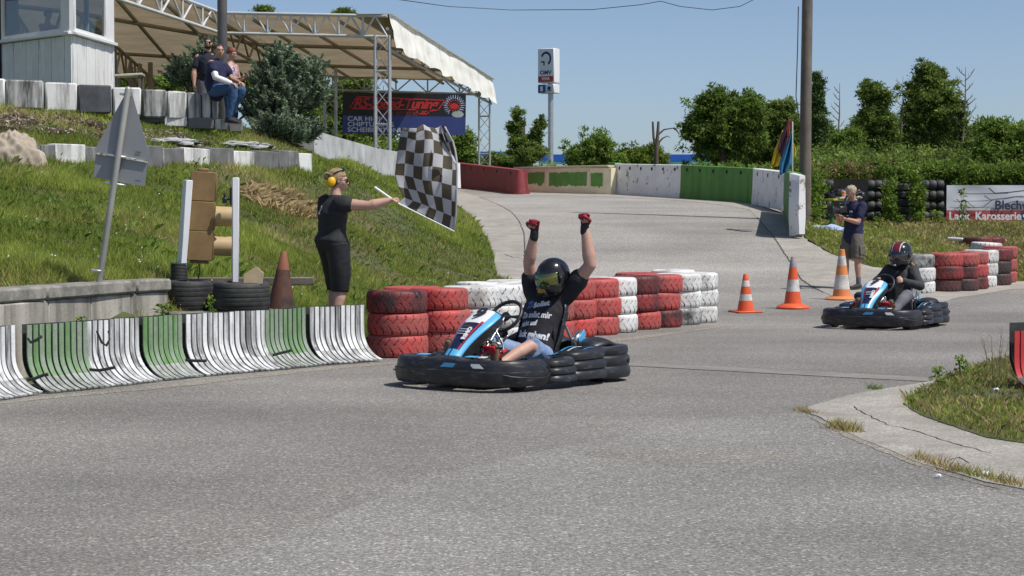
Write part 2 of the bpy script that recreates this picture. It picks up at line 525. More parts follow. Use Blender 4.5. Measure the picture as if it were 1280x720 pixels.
m_slat_g = M_('green_slat_paint', (.115, .25, .075), .55, var=.2, scale=6, bump=.25, bscale=40, dirt=(.33, .38, .31), damt=.48, dscale=8, streak=True, dsharp=.14)
m_slat_f = M_('worn_slat_foot', (.27, .29, .26), .6, var=.25, scale=6, bump=.25, bscale=40, dirt=(.52, .54, .52), damt=.45, dscale=6, dsharp=.14)
m_slat_r = M_('red_slat_paint', (.50, .04, .04), .5, var=.15, scale=6, bump=.2, bscale=40)
m_rub = M_('black_rubber', (.028, .028, .03), .62, var=.3, scale=6, bump=.3, bscale=60, dirt=(.10, .10, .09), damt=.4, dscale=4, dsharp=.2, rndv=.15)
m_steel = M_('galvanised_steel', (.50, .51, .52), .42, .55, var=.12, scale=5, bump=.1)
m_steelw = M_('white_steel_paint', (.62, .63, .62), .5, .1, var=.1, scale=5, bump=.1)
m_brown = M_('brown_truss_paint', (.34, .29, .22), .6, .1, var=.15, scale=5, bump=.1)
m_tan = M_('tan_roof_fabric', (.56, .45, .30), .8, var=.07, scale=.5, bump=.2, bscale=3, dirt=(.44, .36, .25), damt=.42, dscale=.7, dsharp=.2)
def translucent(m, k):
    nt = m.node_tree; bs = nt.nodes['Principled BSDF']; tl = nt.nodes.new('ShaderNodeBsdfTranslucent'); mx = nt.nodes.new('ShaderNodeMixShader')
    mx.inputs[0].default_value = k
    nt.links.new(bs.inputs['Base Color'].links[0].from_socket, tl.inputs[0]); nt.links.new(bs.outputs[0], mx.inputs[1]); nt.links.new(tl.outputs[0], mx.inputs[2])
    nt.links.new(mx.outputs[0], nt.nodes['Material Output'].inputs[0]); return m
translucent(m_tan, .28)
m_val = M_('white_valance', (.84, .83, .76), .7, var=.05, scale=.6, bump=.25, bscale=3, dirt=(.60, .58, .50), damt=.36, dscale=1.4, dsharp=.2)
m_wood = M_('grey_wooden_pole', (.20, .17, .14), .85, var=.25, scale=2, bump=.5, bscale=30, dirt=(.11, .09, .075), damt=.45, dscale=6, streak=True, dsharp=.2)
m_plankw = M_('flaking_white_board', (.80, .80, .78), .7, var=.05, scale=3, bump=.3, bscale=25, dirt=(.42, .41, .38), damt=.36, dscale=9, streak=True, dsharp=.08, rndv=.06)
m_framew = M_('white_window_frame', (.80, .80, .79), .5, var=.04, scale=3, bump=.1)
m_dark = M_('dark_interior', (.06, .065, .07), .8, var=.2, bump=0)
m_whiteplas = M_('white_plastic', (.80, .81, .82), .4, var=.04, scale=4, bump=.08)
m_black = M_('black_plastic', (.02, .021, .024), .38, var=.3, scale=7, bump=.15, bscale=30)

def asphalt_mat():
    m = M_('asphalt', (.345, .325, .295), .88, var=.10, scale=.35, bump=.7, bscale=95, fine=.5, fscale=55)
    nt = m.node_tree; N = nt.nodes; L = nt.links
    bs = N['Principled BSDF']
    src = bs.inputs['Base Color'].links[0].from_socket
    tc = N.new('ShaderNodeTexCoord')
    def noise_(sc, vec=None, det=4):
        n = N.new('ShaderNodeTexNoise'); n.inputs['Scale'].default_value = sc; n.inputs['Detail'].default_value = det
        L.new(vec or tc.outputs['Object'], n.inputs['Vector']); return n.outputs['Fac']
    def ramp(f, els):
        r = N.new('ShaderNodeValToRGB'); e = r.color_ramp.elements
        while len(e) < len(els): e.new(.5)
        for q, (p, c) in zip(e, els): q.position = p; q.color = (c, c, c, 1)
        L.new(f, r.inputs[0]); return r.outputs[0]
    def mul(a, b):
        x = N.new('ShaderNodeMix'); x.data_type = 'RGBA'; x.blend_type = 'MULTIPLY'; x.inputs[0].default_value = 1
        L.new(a, x.inputs[6]); L.new(b, x.inputs[7]); return x.outputs[2]
    # stone chips in the binder
    vo = N.new('ShaderNodeTexVoronoi'); vo.inputs['Scale'].default_value = 80
    L.new(tc.outputs['Object'], vo.inputs['Vector'])
    sep = N.new('ShaderNodeSeparateColor'); L.new(vo.outputs['Color'], sep.inputs[0])
    c = mul(src, ramp(sep.outputs[0], [(0, .56), (.5, .90), (.88, 1.06), (1, 1.9)]))
    # long worn wheel tracks along the driving line
    mp = N.new('ShaderNodeMapping'); mp.inputs['Rotation'].default_value = (0, 0, R(-24)); mp.inputs['Scale'].default_value = (.09, 1.1, 1)
    L.new(tc.outputs['Object'], mp.inputs[0])
    c = mul(c, ramp(noise_(.8, mp.outputs[0]), [(.3, .88), (.7, 1.07)]))
    c = mul(c, ramp(noise_(.22, None, 6), [(.36, .78), (.48, .95), (.62, 1.08)]))
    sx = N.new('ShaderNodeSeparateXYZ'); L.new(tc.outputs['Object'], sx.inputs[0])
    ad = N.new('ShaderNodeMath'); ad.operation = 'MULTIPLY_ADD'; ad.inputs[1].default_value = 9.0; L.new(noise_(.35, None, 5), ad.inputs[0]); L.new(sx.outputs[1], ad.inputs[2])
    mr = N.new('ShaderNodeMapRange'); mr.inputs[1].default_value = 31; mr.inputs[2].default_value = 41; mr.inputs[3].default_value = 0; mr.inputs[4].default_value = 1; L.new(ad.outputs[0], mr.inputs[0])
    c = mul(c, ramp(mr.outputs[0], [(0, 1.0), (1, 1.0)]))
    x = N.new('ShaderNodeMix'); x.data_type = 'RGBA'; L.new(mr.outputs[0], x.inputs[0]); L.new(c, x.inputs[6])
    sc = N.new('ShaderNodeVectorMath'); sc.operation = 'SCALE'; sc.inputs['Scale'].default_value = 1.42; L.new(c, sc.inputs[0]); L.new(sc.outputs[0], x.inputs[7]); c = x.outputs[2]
    L.new(c, bs.inputs['Base Color'])
    return m
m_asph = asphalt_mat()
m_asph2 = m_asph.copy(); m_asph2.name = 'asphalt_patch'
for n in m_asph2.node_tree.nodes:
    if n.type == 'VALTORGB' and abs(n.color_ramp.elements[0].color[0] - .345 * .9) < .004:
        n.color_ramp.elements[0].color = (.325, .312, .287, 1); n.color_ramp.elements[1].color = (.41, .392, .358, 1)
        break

# ------------------------------------------------------------ ground
def gp(px, py): g = G(px, py); return (g.x, g.y)
# the land under everything, out to the horizon
gv = []; gf = []
xs = sorted(set([-3000, -800, -300, -120] + list(np.arange(-60, 61, 3)) + [120, 300, 800, 3000]))
ys = sorted(set([-300, -60, -10] + list(np.arange(0, 150, 2)) + list(range(160, 400, 20)) + [600, 1500, 5000]))
for y in ys:
    for x in xs:
        z = float(H(x, max(0, min(y, 398)))) - .16
        gv.append((x, y, z))
for j in range(len(ys) - 1):
    for i in range(len(xs) - 1):
        a = j * len(xs) + i
        gf.append((a, a + 1, a + 1 + len(xs), a + len(xs)))
me = bpy.data.meshes.new('ground'); me.from_pydata(gv, [], gf); me.materials.append(m_soil); me.update(); me.shade_smooth()
go = obj('ground', me); go['kind'] = 'structure'

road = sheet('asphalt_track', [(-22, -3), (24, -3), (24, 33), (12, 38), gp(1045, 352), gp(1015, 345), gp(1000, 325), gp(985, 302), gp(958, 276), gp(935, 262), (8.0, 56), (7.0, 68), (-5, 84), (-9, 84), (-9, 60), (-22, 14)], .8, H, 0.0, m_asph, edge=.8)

# pale concrete strips laid against the asphalt
strip_left = sheet('concrete_strip', [gp(*p) for p in [(560, 236), (572, 238), (600, 247), (625, 257), (640, 266), (650, 279), (655, 292), (656, 310), (655, 330), (657, 352), (600, 354), (598, 330), (596, 300), (570, 262), (540, 243)]], .4, H, .006, m_conc, jit=.05, edge=.3)
strip_right = sheet('concrete_strip', [gp(*p) for p in [(930, 258), (946, 272), (960, 288), (973, 305), (988, 328), (1002, 350), (1030, 366), (1060, 378), (1100, 389), (1150, 386), (1200, 372), (1262, 362), (1340, 360), (1340, 342), (1262, 340), (1180, 336), (1100, 334), (1040, 318), (1010, 302), (1000, 290), (980, 262), (950, 248), (928, 251)]], .4, H, .006, m_conc, jit=.05, edge=.3)
strip_far = sheet('concrete_strip', [gp(*p) for p in [(655, 240), (765, 240.5), (850, 245), (940, 252), (935, 262), (900, 256), (850, 251), (765, 246.5), (700, 244.5), (655, 245)]], .5, H, .006, m_conc, edge=.5)
joint = sheet('concrete_joint_strip', [gp(*p) for p in [(500, 447), (640, 451), (780, 454), (900, 459), (1040, 466), (1175, 473), (1168, 478), (1040, 471.5), (900, 464), (780, 457.5), (640, 454), (500, 450)]], .3, H, .005, M_('joint_concrete', (.27, .255, .225), .9, var=.2, scale=3, bump=.4, bscale=40, fine=.3, fscale=60), jit=.02, edge=.2)

def apron_h(X, Y): return H(X, Y)
apron_px = [(1003, 513), (1020, 506), (1045, 499), (1080, 491), (1120, 484), (1165, 477), (1200, 473), (1340, 462), (1340, 640), (1280, 613), (1230, 603), (1172, 586), (1140, 577), (1110, 563), (1080, 551), (1052, 537), (1025, 523)]
apron = sheet('concrete_apron', [gp(*p) for p in apron_px], .25, lambda X, Y: H(X, Y), .006, m_conc, skirt=.02, jit=.03, edge=.12)
patch = sheet('asphalt_patch', [gp(*p) for p in [(1005, 516), (1110, 566), (1230, 606), (1340, 650), (1500, 800), (60, 810), (200, 720), (430, 640), (560, 590), (700, 560), (850, 530), (950, 517)]], .5, H, .001, m_asph2, jit=.10, edge=.25)
grassR_px = [(1128, 499), (1150, 492), (1175, 480), (1180, 472), (1215, 462), (1260, 447), (1340, 430), (1420, 440), (1420, 590), (1280, 556), (1235, 549), (1180, 531), (1150, 520), (1134, 511)]
grassR_w = [gp(*p) for p in grassR_px]
gr_mound = lambda X, Y: H(X, Y) + .004 + .0 * X
verge = sheet('verge_soil', grassR_w, .25, gr_mound, .008, m_soil, skirt=.02, jit=.03, edge=.15)

# worn rubber lines, dust and a few patches on the track surface
def tinted(name, k, tint=(1, 1, 1)):
    m = m_asph.copy(); m.name = name
    for n in m.node_tree.nodes:
        if n.type == 'VALTORGB' and abs(n.color_ramp.elements[0].color[0] - .345 * .9) < .004:
            for e in n.color_ramp.elements: e.color = (*(min(1, e.color[i] * k * tint[i]) for i in range(3)), 1)
            break
    return m
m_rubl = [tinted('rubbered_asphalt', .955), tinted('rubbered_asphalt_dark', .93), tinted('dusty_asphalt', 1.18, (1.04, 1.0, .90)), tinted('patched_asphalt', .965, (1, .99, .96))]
def ribbon(name, pts, w, off, mat, seed=0, wob=.06):
    P_ = [Vector(gp(*p)) for p in pts]; fine = []
    for i in range(len(P_) - 1):      # smooth curve through the points
        p0 = P_[max(i - 1, 0)]; p1 = P_[i]; p2 = P_[i + 1]; p3 = P_[min(i + 2, len(P_) - 1)]
        k = max(2, int((p2 - p1).length / .12))
        for j in range(k):
            t = j / k; fine.append(.5 * ((2 * p1) + (p2 - p0) * t + (2 * p0 - 5 * p1 + 4 * p2 - p3) * t * t + (3 * p1 - p0 - 3 * p2 + p3) * t ** 3))
    vs = []; fs = []; n = len(fine)
    for i, p in enumerate(fine):
        t = (fine[min(i + 1, n - 1)] - fine[max(i - 1, 0)]).normalized(); nr = Vector((-t.y, t.x)); fade = min(1, i / 14, (n - 1 - i) / 14) ** .6
        for s_ in (-1, 1):
            e = w * .5 * fade * (1 + .5 * noise.noise(Vector((p.x * 2.5, p.y * 2.5, s_ + seed))) + .5 * noise.noise(Vector((p.x * 11, p.y * 11, s_ + seed)))) + .002
            v = p + nr * s_ * e; vs.append((v.x, v.y, float(H(v.x, v.y)) + off))
        if i: fs.append((2 * i - 2, 2 * i - 1, 2 * i + 1, 2 * i))
    me = bpy.data.meshes.new(name); me.from_pydata(vs, [], fs); me.materials.append(mat); me.update(); o = obj(name, me); o['kind'] = 'structure'
    bm = bmesh.new(); bm.from_mesh(me); bmesh.ops.recalc_face_normals(bm, faces=bm.faces); bm.to_mesh(me); bm.free()
ribbon('dust_strip', [(-10, 506), (60, 498), (180, 486), (300, 473), (400, 462), (480, 455), (560, 449), (640, 441), (760, 427), (860, 414), (905, 408)], .22, .0024, m_rubl[2], 20)
ribbon('dust_strip', [(1010, 520), (1060, 543), (1120, 569), (1180, 592), (1260, 615)], .10, .0034, m_rubl[2], 21)
for i, (cx_, cy_, rx, ry) in enumerate([(880, 572, .6, .5)]):
    c = gp(cx_, cy_); sheet('worn_patch', [(c[0] + rx * math.cos(a) * (1 + .25 * math.sin(3 * a + i)), c[1] + ry * math.sin(a) * (1 + .25 * math.cos(2 * a + i))) for a in np.linspace(0, 6.283, 17)[:-1]], .2, H, .0014 + .0001 * i, m_rubl[3], jit=.16, edge=.06)
# dark seam between slab and older concrete, real narrow crack strips
def crack(pts, w, fn, off, name='crack', mat=m_hole):
    P_ = [Vector(gp(*p)) for p in pts]
    fine = []
    for a, b in zip(P_[:-1], P_[1:]):
        k = max(1, int((b - a).length / .05))
        for j in range(k): fine.append(a.lerp(b, j / k))
    fine.append(P_[-1])
    vs = []; fs = []
    for i, p in enumerate(fine):
        t = (fine[min(i + 1, len(fine) - 1)] - fine[max(i - 1, 0)]).normalized(); nrm = Vector((-t.y, t.x))
        q = p + nrm * .03 * noise.noise(Vector((p.x * 7, p.y * 7, 0)))
        ww = w * (.5 + .8 * abs(noise.noise(Vector((p.x * 9, p.y * 9, 4)))))
        for s_ in (-1, 1):
            v = q + nrm * s_ * ww; vs.append((v.x, v.y, float(fn(v.x, v.y)) + off))
        if i: fs.append((2 * i - 2, 2 * i - 1, 2 * i + 1, 2 * i))
    me = bpy.data.meshes.new(name); me.from_pydata(vs, [], fs); me.materials.append(mat); me.update()
    o = obj(name, me); o['kind'] = 'structure'
m_crk = M_('crack_dirt', (.06, .055, .045), .95, bump=0)
crack([(1066, 509), (1082, 519), (1110, 532), (1150, 542), (1180, 552), (1205, 559), (1240, 568)], .007, H, .009, mat=m_crk)
crack([(1100, 485), (1130, 484), (1150, 486)], .005, H, .009, mat=m_crk)
crack([(1186, 577), (1200, 573), (1212, 581)], .005, H, .009, mat=m_crk)
crack([(600, 247), (625, 257), (640, 266), (650, 279), (655, 292), (656, 310), (655, 330)], .016, H, .010, mat=m_crk)
crack([(630, 318), (640, 322), (655, 324)], .014, H, .010, mat=m_crk)
crack([(946, 272), (960, 288), (973, 305), (988, 328), (1002, 350), (1030, 366)], .014, H, .010, mat=m_crk)
crack([(500, 446.7), (640, 450.7), (780, 453.7), (900, 458.7), (1040, 465.7), (1165, 472)], .006, H, .008, mat=m_crk)

# the grass bank sheet
bank_poly = [(-14, 14.6), P(0, 412, 15.6).xy[:], P(215, 408, 17.9).xy[:], P(400, 400, 19.1).xy[:], P(455, 398, 20.3).xy[:], P(520, 398, 21.4).xy[:], P(600, 398, 23.5).xy[:], P(640, 398, 26.5).xy[:], P(652, 380, 30).xy[:]]
bank_poly += [(e.x, e.y) for e in EDGEW] + [(-3.6, 56), (-3.6, 66), (-3.0, 78), (-2.6, 92), (-45, 92), (-45, 14.6)]
bank = sheet('grass_bank', [tuple(p) for p in bank_poly], .4, HB, 0, m_soil, skirt=.25, edge=.3)
# far field right of the track
field_px = [(1262, 352), (1180, 342), (1090, 334), (1040, 318), (1010, 300), (1000, 290)]
field_poly = [gp(*p) for p in field_px] + [(6.9, 47), (7.6, 56), (7.6, 70), (40, 70), (40, 36)]
field = sheet('grass_field', field_poly, .6, H, .012, m_soil, edge=.4)
back_field = sheet('grass_field', [(-3, 74), (7.4, 66), (8, 71), (60, 71), (60, 128), (-30, 128)], 2.0, H, .004, m_soil, edge=2)

# ------------------------------------------------------------ blocks of the terrace walls
def block(p0, p1, h, th, mat, b=.015, tilt=0.0, name='concrete_block'):
    """a block whose front bottom edge runs p0 -> p1; returned origin-based"""
    d = Vector((p1[0] - p0[0], p1[1] - p0[1], 0)); L = d.length
    ang = math.atan2(d.y, d.x)
    mb = MB(); mb.box((0, th / 2, h / 2), (L - .012, th, h), b=b)
    for v in mb.v:
        n_ = noise.noise_vector(v * 2.1 + Vector((p0[0], p0[1], 0)))
        v += n_ * .008
    o = mb.build(name, mat, None, 40)
    o.location = ((p0[0] + p1[0]) / 2, (p0[1] + p1[1]) / 2, min(p0[2], p1[2]))
    o.rotation_euler = (0, tilt, ang)
    return o

_ord = ['first', 'second', 'third', 'fourth', 'fifth', 'sixth', 'seventh', 'eighth', 'ninth', 'tenth', 'eleventh', 'twelfth', 'thirteenth', 'fourteenth']
lower = [(-40, 10, 'w'), (10, 32, 'w'), (32, 52, 'g'), (52, 70, 'g'), (70, 108, 'w'), (108, 140, 'g'), (140, 172, 'w'), (172, 204, 'g'), (204, 231, 'g'), (231, 263, 'w'), (263, 293, 'g'), (293, 319, 'w'), (319, 349, 'g'), (349, 374, 'g'), (374, 391, 'w')]
ML = {'w': m_block_w, 'g': m_block_g, 'd': m_block_d, 's': m_block_s}
wordL = {'w': 'white painted', 'g': 'grey weathered', 'd': 'dark grey painted', 's': 'black streaked pale'}
i = 0
for x0, x1, c in lower:
    ds = []
    for x in (x0, x1):
        D = np.interp(x, [0, 100, 200, 300, 385], [29.9, 31.2, 33.1, 35.6, 37.7])
        yb = np.interp(x, [0, 200, 391], [211, 211, 215])
        ds.append(P(x, yb, D))
    ds[1].z = ds[0].z = (ds[0].z + ds[1].z) / 2 - .04
    h = .37 + .02 * (i % 3)
    if x0 > 10:
        o = block(ds[0], ds[1], h + .03, .22, ML[c])
        tag(o, '%s block, %s from the left in the lower kerb row across the grass bank' % (wordL[c], _ord[i]), 'block', 'blocks of the lower row on the bank')
        i += 1
upper = [(-40, 6, 'w'), (8, 55, 's'), (57, 97, 'w'), (98, 140, 'd'), (142, 177, 'w'), (178, 209, 's'), (210, 234, 'w'), (235, 252, 's'), (253, 264, 'w'), (265, 272, 's')]
for i, (x0, x1, c) in enumerate(upper):
    ds = []
    for x in (x0, x1):
        D = np.interp(x, [0, 271], [37.6, 39.2])
        yb = np.interp(x, [0, 97, 140, 209, 271], [132, 138, 141, 146, 150])
        ds.append(P(x, yb, D))
    ds[0].z = ds[1].z = (ds[0].z + ds[1].z) / 2 - .03
    o = block(ds[0], ds[1], .56, .30, ML[c], b=.03)
    tag(o, '%s block, %s from the left in the upper wall below the booth' % (wordL[c], _ord[i]), 'block', 'blocks of the upper terrace wall')
for i, (x0, x1, c, yt, yb) in enumerate([(175, 204, 'd', 144, 152), (205, 234, 'w', 145, 157), (235, 268, 'g', 147, 160), (269, 285, 'w', 149, 161), (286, 304, 'g', 152, 164)]):
    D = 38.75 + i * .12
    a = P(x0, yb + 1, D); b_ = P(x1, yb + 1, D + .1); a.z = b_.z = (a.z + b_.z) / 2
    o = block(a, b_, (yb + 1 - yt) * D / FP, .55, ML[c], b=.02)
    tag(o, '%s step block, %s from the left under the seated men' % (wordL[c], _ord[i]), 'block', 'step blocks under the seated men')

# low retaining wall behind the slatted barrier (front left)
wl = thing('retaining_wall', 'low weathered concrete wall with a grey cap behind the striped slat barrier', 'wall', P(100, 400, 17.2))
wl_inv = Matrix.Translation(-Vector(wl.location))
def wallseg(px0, px1, D0, D1, zt, zb, th, mat, name, b=.012, off=0.0):
    a = P(px0, 400, D0); c = P(px1, 400, D1)
    d = Vector((c.x - a.x, c.y - a.y, 0)); L = d.length; d.normalize(); nrm = Vector((-d.y, d.x, 0))
    mb = MB(); mid = (a + c) / 2; mid.z = (zt + zb) / 2
    mb.box(mid + nrm * (th / 2 + off), (L - .012, th, zt - zb), Matrix.Rotation(math.atan2(d.y, d.x), 3, 'Z'), b=b)
    for v in mb.v: v += noise.noise_vector(v * 2.3) * .007
    return MB_local(mb, wl, name, mat)
def MB_local(mb, par, name, mat, smooth=40):
    o = mb.build(name, mat, par, smooth)
    o.data.transform(Matrix.Translation(-Vector(par.location)))
    return o
Dw = lambda x: np.interp(x, [-120, 0, 215], [15.2, 16.4, 19.4])
for x0, x1 in [(-120, 8), (8, 65), (65, 118), (118, 168), (168, 214)]:
    wallseg(x0, x1, Dw(x0), Dw(x1), .70, 0.0, .22, m_lowall, 'panel', off=.03)
for x0, x1 in [(-120, 60), (60, 172), (172, 216)]:
    o = wallseg(x0, x1, Dw(x0), Dw(x1), .83, .705, .30, m_cap, 'cap_stone', b=.02)
# slab lying behind under the tyres
mb = MB(); a = P(205, 352, 21.5); mb.box((a.x + .55, a.y + .25, .72), (2.2, .18, .09), (0, 0, .08), b=.01)
tag(mb.build('timber_beam', m_wood, None, 40), 'weathered timber beam lying behind the black tyres', 'beam')

# ------------------------------------------------------------ left edge wall of the track (sloping pale wall, red wall), far walls
def wallpath(pxs, D, tops, botz, th, mat, name, label, cat='wall', group=None, holes=0, foot=.12, endround=False, divs=1):
    """wall between two sight points; profile wider at the foot, with dark lifting holes"""
    (xa, ya), (xb, yb) = pxs
    A = P(xa, ya, D[0]); B = P(xb, yb, D[1])
    Ta = P(xa, tops[0], D[0]).z; Tb = P(xb, tops[1], D[1]).z
    t = thing(name, label, cat, ((A.x + B.x) / 2, (A.y + B.y) / 2, min(A.z, B.z)), 0, group)
    d = Vector((B.x - A.x, B.y - A.y, 0)); L = d.length; d.normalize(); nr = Vector((-d.y, d.x, 0))
    mb = MB()
    def sec(s_, q):
        base = A.lerp(B, s_); top = Ta + (Tb - Ta) * s_
        prof = [(-foot, 0), (-foot, .10), (-.02 - th * .0, .32), (0, 1.0), (th * .12, 1.012), (th * .88, 1.012), (th, 1.0), (th + .02, .3), (th + foot, .1), (th + foot, 0)]
        o_, h_ = prof[q]
        p = base + nr * (o_ + .006 * noise.noise(Vector((s_ * L * 1.4, q, A.x)))); p.z = (base.z - .03) + (top - base.z + .03) * h_
        return p
    nu = max(3, int(L / .5)); npf = 10
    mb.grid(lambda u, v: sec(u, int(round(v * (npf - 1)))), nu, npf - 1)
    k = len(mb.v)
    for u in (0, 1):
        n0 = len(mb.v); mb.v += [sec(u, q) for q in range(npf)]
        f = list(range(n0, n0 + npf)); mb.f.append(f if u == 0 else f[::-1]); mb.m.append(0)
    mb2 = mb.build('wall_body', mat, t, 50); mb2.data.transform(Matrix.Translation(-Vector(t.location)))
    for i in range(holes):
        s_ = (i + .5) / holes
        c = A.lerp(B, s_); c.z = Ta + (Tb - Ta) * s_ - .13
        hb = MB(); Mx = frame(c + nr * (-.012), d, -nr)
        hb.prism([(.045 * math.cos(a_), .055 * math.sin(a_)) for a_ in np.linspace(0, 2 * math.pi, 9)[:-1]], .008, Mx)
        h_ = hb.build('lifting_hole', m_hole, t); h_.data.transform(Matrix.Translation(-Vector(t.location)))
    return t, A, B, Ta, Tb, d, nr

def gD(px, py): g = G(px, py); return g.y
# sloping pale wall left of the track
wallpath([(392, 205), (474, 218)], (42.5, 50), (163, 186), 0, .25, m_wallpale, 'boundary_wall', 'pale grey sloping concrete wall rising left beside the canopy posts', foot=.03)
wallpath([(474, 218), (512, 221)], (50, 54), (186, 192), 0, .25, m_wallpale, 'boundary_wall', 'short pale grey wall piece half hidden by the chequered flag', foot=.03)
wallpath([(522, 229), (575, 234)], (57.5, 62), (196, 204), 0, .25, m_nj_w, 'boundary_wall', 'short white and red end piece right behind the chequered flag', foot=.03)
Drw = (gD(570, 234.2), gD(650, 243))
wallpath([(568, 234.5), (648, 243)], (Drw[0], Drw[1]), (203.5, 212.5), 0, .30, m_nj_r, 'boundary_wall', 'dull red painted concrete barrier with rounded end left of the track crest', holes=5, foot=.08)
e = G(650, 243); mb = MB(); hh = P(650, 212.5, e.y).z - e.z
mb.loft([((0, 0, -.05), .22, .22), ((0, 0, .1), .21, .21), ((0, 0, hh - .1), .17, .17), ((0, 0, hh), .15, .15)], seg=20, cap=False)
o = mb.build('barrier_end_post', m_nj_r, None, 50); o.location = (e.x, e.y + .16, e.z)
tag(o, 'round faded red end post at the right end of the red barrier', 'post')
# cream wall with flaking green panels
Dc0, Dc1 = gD(640, 242.3) + 1.0, gD(764, 243.5) + .3
t, A, B, Ta, Tb, d, nr = wallpath([(646, 242.2), (764, 243.5)], (Dc0 + 1.0, Dc1), (209.5, 210), 0, .22, m_nj_c, 'boundary_wall', 'cream concrete wall with three flaking green painted panels at the crest', foot=.02)
def on_wall(t, A, B, Ta, Tb, d, nr, px):
    # parameter of a pixel column along the wall
    k = (px - 640) / FP
    return (k * A.y - A.x) / ((B.x - A.x) - k * (B.y - A.y))
for (x0, x1, y0, y1) in [(651, 681, 216, 229.5), (687, 733.5, 216, 232), (739, 753.5, 216.5, 232)]:
    s0, s1 = [on_wall(t, A, B, Ta, Tb, d, nr, q) for q in (x0, x1)]
    p0 = A.lerp(B, s0); p1 = A.lerp(B, s1)
    L = (p1 - p0).length
    zt = P(x0, y0, p0.y).z; zb = P(x0, y1, p0.y).z
    pts = []
    n_ = 26
    for q in range(n_ + 1):
        u = q / n_ * L; pts.append((u, zb - zt + .10 * noise.noise(Vector((u * 4, x0, 0))) + .07 * noise.noise(Vector((u * 13, x0, 3))) - .02))
    for q in range(8): pts.append((L + .03 * noise.noise(Vector((q * .7, x0, 5))), (zb - zt) * (1 - (q + 1) / 9)))
    for q in range(n_ + 1):
        u = (1 - q / n_) * L; pts.append((u, .04 * noise.noise(Vector((u * 6, x0, 9)))))
    mb = MB(); q0 = Vector((p0.x, p0.y, zt)) - nr * .024
    mb.prism(pts, .006, frame(q0, d, -nr))
    o = mb.build('green_paint_panel', m_nj_p, t); o.data.transform(Matrix.Translation(-Vector(t.location)))
for px in (684.5, 736.5):
    s_ = on_wall(t, A, B, Ta, Tb, d, nr, px); p = A.lerp(B, s_)
    mb = MB(); zz = P(px, 213, p.y).z; zb = P(px, 242.5, p.y).z
    mb.box(Vector((p.x, p.y, (zz + zb) / 2)) - nr * .014, (.06, .05, zz - zb), Matrix.Rotation(math.atan2(d.y, d.x), 3, 'Z'), b=.01)
    o = mb.build('rib', m_nj_c, t); o.data.transform(Matrix.Translation(-Vector(t.location)))
mb = MB(); mb.box(A.lerp(B, .5) + Vector((0, .1, 0)) + Vector((0, 0, (Ta + Tb) / 2 - A.lerp(B, .5).z + .02)), ((B - A).length, .34, .07), Matrix.Rotation(math.atan2(d.y, d.x), 3, 'Z'), b=.01)
o = mb.build('coping', M_('coping_stone', (.50, .44, .33), .9, var=.15, bump=.3), t, 40); o.data.transform(Matrix.Translation(-Vector(t.location)))
# green post, white barrier, green barrier, small green post, white barrier, right end
q = G(766, 243.5)
segs = [((759.5, 243), (768.5, 244), (203.5, 203.5), m_nj_g, 'narrow green end face of the far barrier beside the cream wall', 0),
        ((768, 244.5), (851, 249), (205, 206.5), m_nj_w, 'white barrier with large flaked patches at the track crest', 6),
        ((851, 249.2), (935, 253.5), (206.5, 210.5), m_nj_g, 'green barrier with dark lifting holes, widest green one at the crest', 5),
        ((935.5, 253.6), (941, 253.9), (210.5, 211), m_nj_g, 'small bright green barrier strip between green and white barriers', 0),
        ((941, 254), (981, 262), (211, 215.5), m_nj_w, 'short white barrier left of the flags and the wooden pole', 3)]
for a, b_, tp, mt, lb, hl in segs:
    DD = {759.5: 62.6, 768.5: 62.2, 768: 62.2, 851: 58.2, 935: 54.6, 935.5: 54.5, 941: 54.3, 981: 49.6}
    wallpath([a, b_], (DD[a[0]], DD[b_[0]]), tp, 0, .25, mt, 'track_barrier', lb, 'barrier', None, hl, foot=.05)
# inner and end faces at the right: the wall turning towards the camera
wallpath([(980, 262), (989, 293)], (49.4, 42.3), (214.5, 217), 0, .24, m_nj_g, 'track_barrier', 'shaded green barrier running towards the camera beside the flags', 'barrier', None, 0, foot=.02)
a_ = P(987, 294, 42.3); b_ = P(998.5, 292, 41.5); 
wallpath([(986.5, 294), (999, 291)], (42.2, 41.9), (217, 220), 0, .16, m_nj_w, 'track_barrier', 'bright white barrier end face in front of the wooden pole', 'barrier', None, 0, foot=.0)

# ------------------------------------------------------------ slatted skid barrier, front left
def slat_profile():
    pts = []
    for k in range(5): pts.append((0.0, .56 - .062 * k))
    for k in range(1, 9):
        a = R(k * 9.6)
        pts.append((-(.345) * (1 - math.cos(a)) * 1.02, .312 - .30 * math.sin(a) * 1.0))
    return pts
SP = slat_profile()
def slat_mesh(w, mats, nm):
    mb = MB(); n = len(SP); th = .012
    vs = []
    for i, (y, z) in enumerate(SP):
        j0 = SP[max(i - 1, 0)]; j1 = SP[min(i + 1, n - 1)]
        t = Vector((0, j1[0] - j0[0], j1[1] - j0[1])).normalized(); nn = Vector((0, t.z, -t.y))
        for s_, x in ((-1, -w / 2), (-1, w / 2), (1, w / 2), (1, -w / 2)):
            vs.append(Vector((x, y, z)) + nn * (th / 2 * s_))
    fs = []
    mm = []
    for i in range(n - 1):
        for k in range(4):
            fs.append((i * 4 + k, i * 4 + (k + 1) % 4, (i + 1) * 4 + (k + 1) % 4, (i + 1) * 4 + k)); mm.append(1 if i >= 8 else 0)
    fs += [(0, 1, 2, 3), ((n - 1) * 4 + 3, (n - 1) * 4 + 2, (n - 1) * 4 + 1, (n - 1) * 4)]; mm += [0, 1]
    mb.v = vs; mb.f = [list(f) for f in fs]; mb.m = mm
    return mb.mesh(nm, mats, 40)
SLW = .067
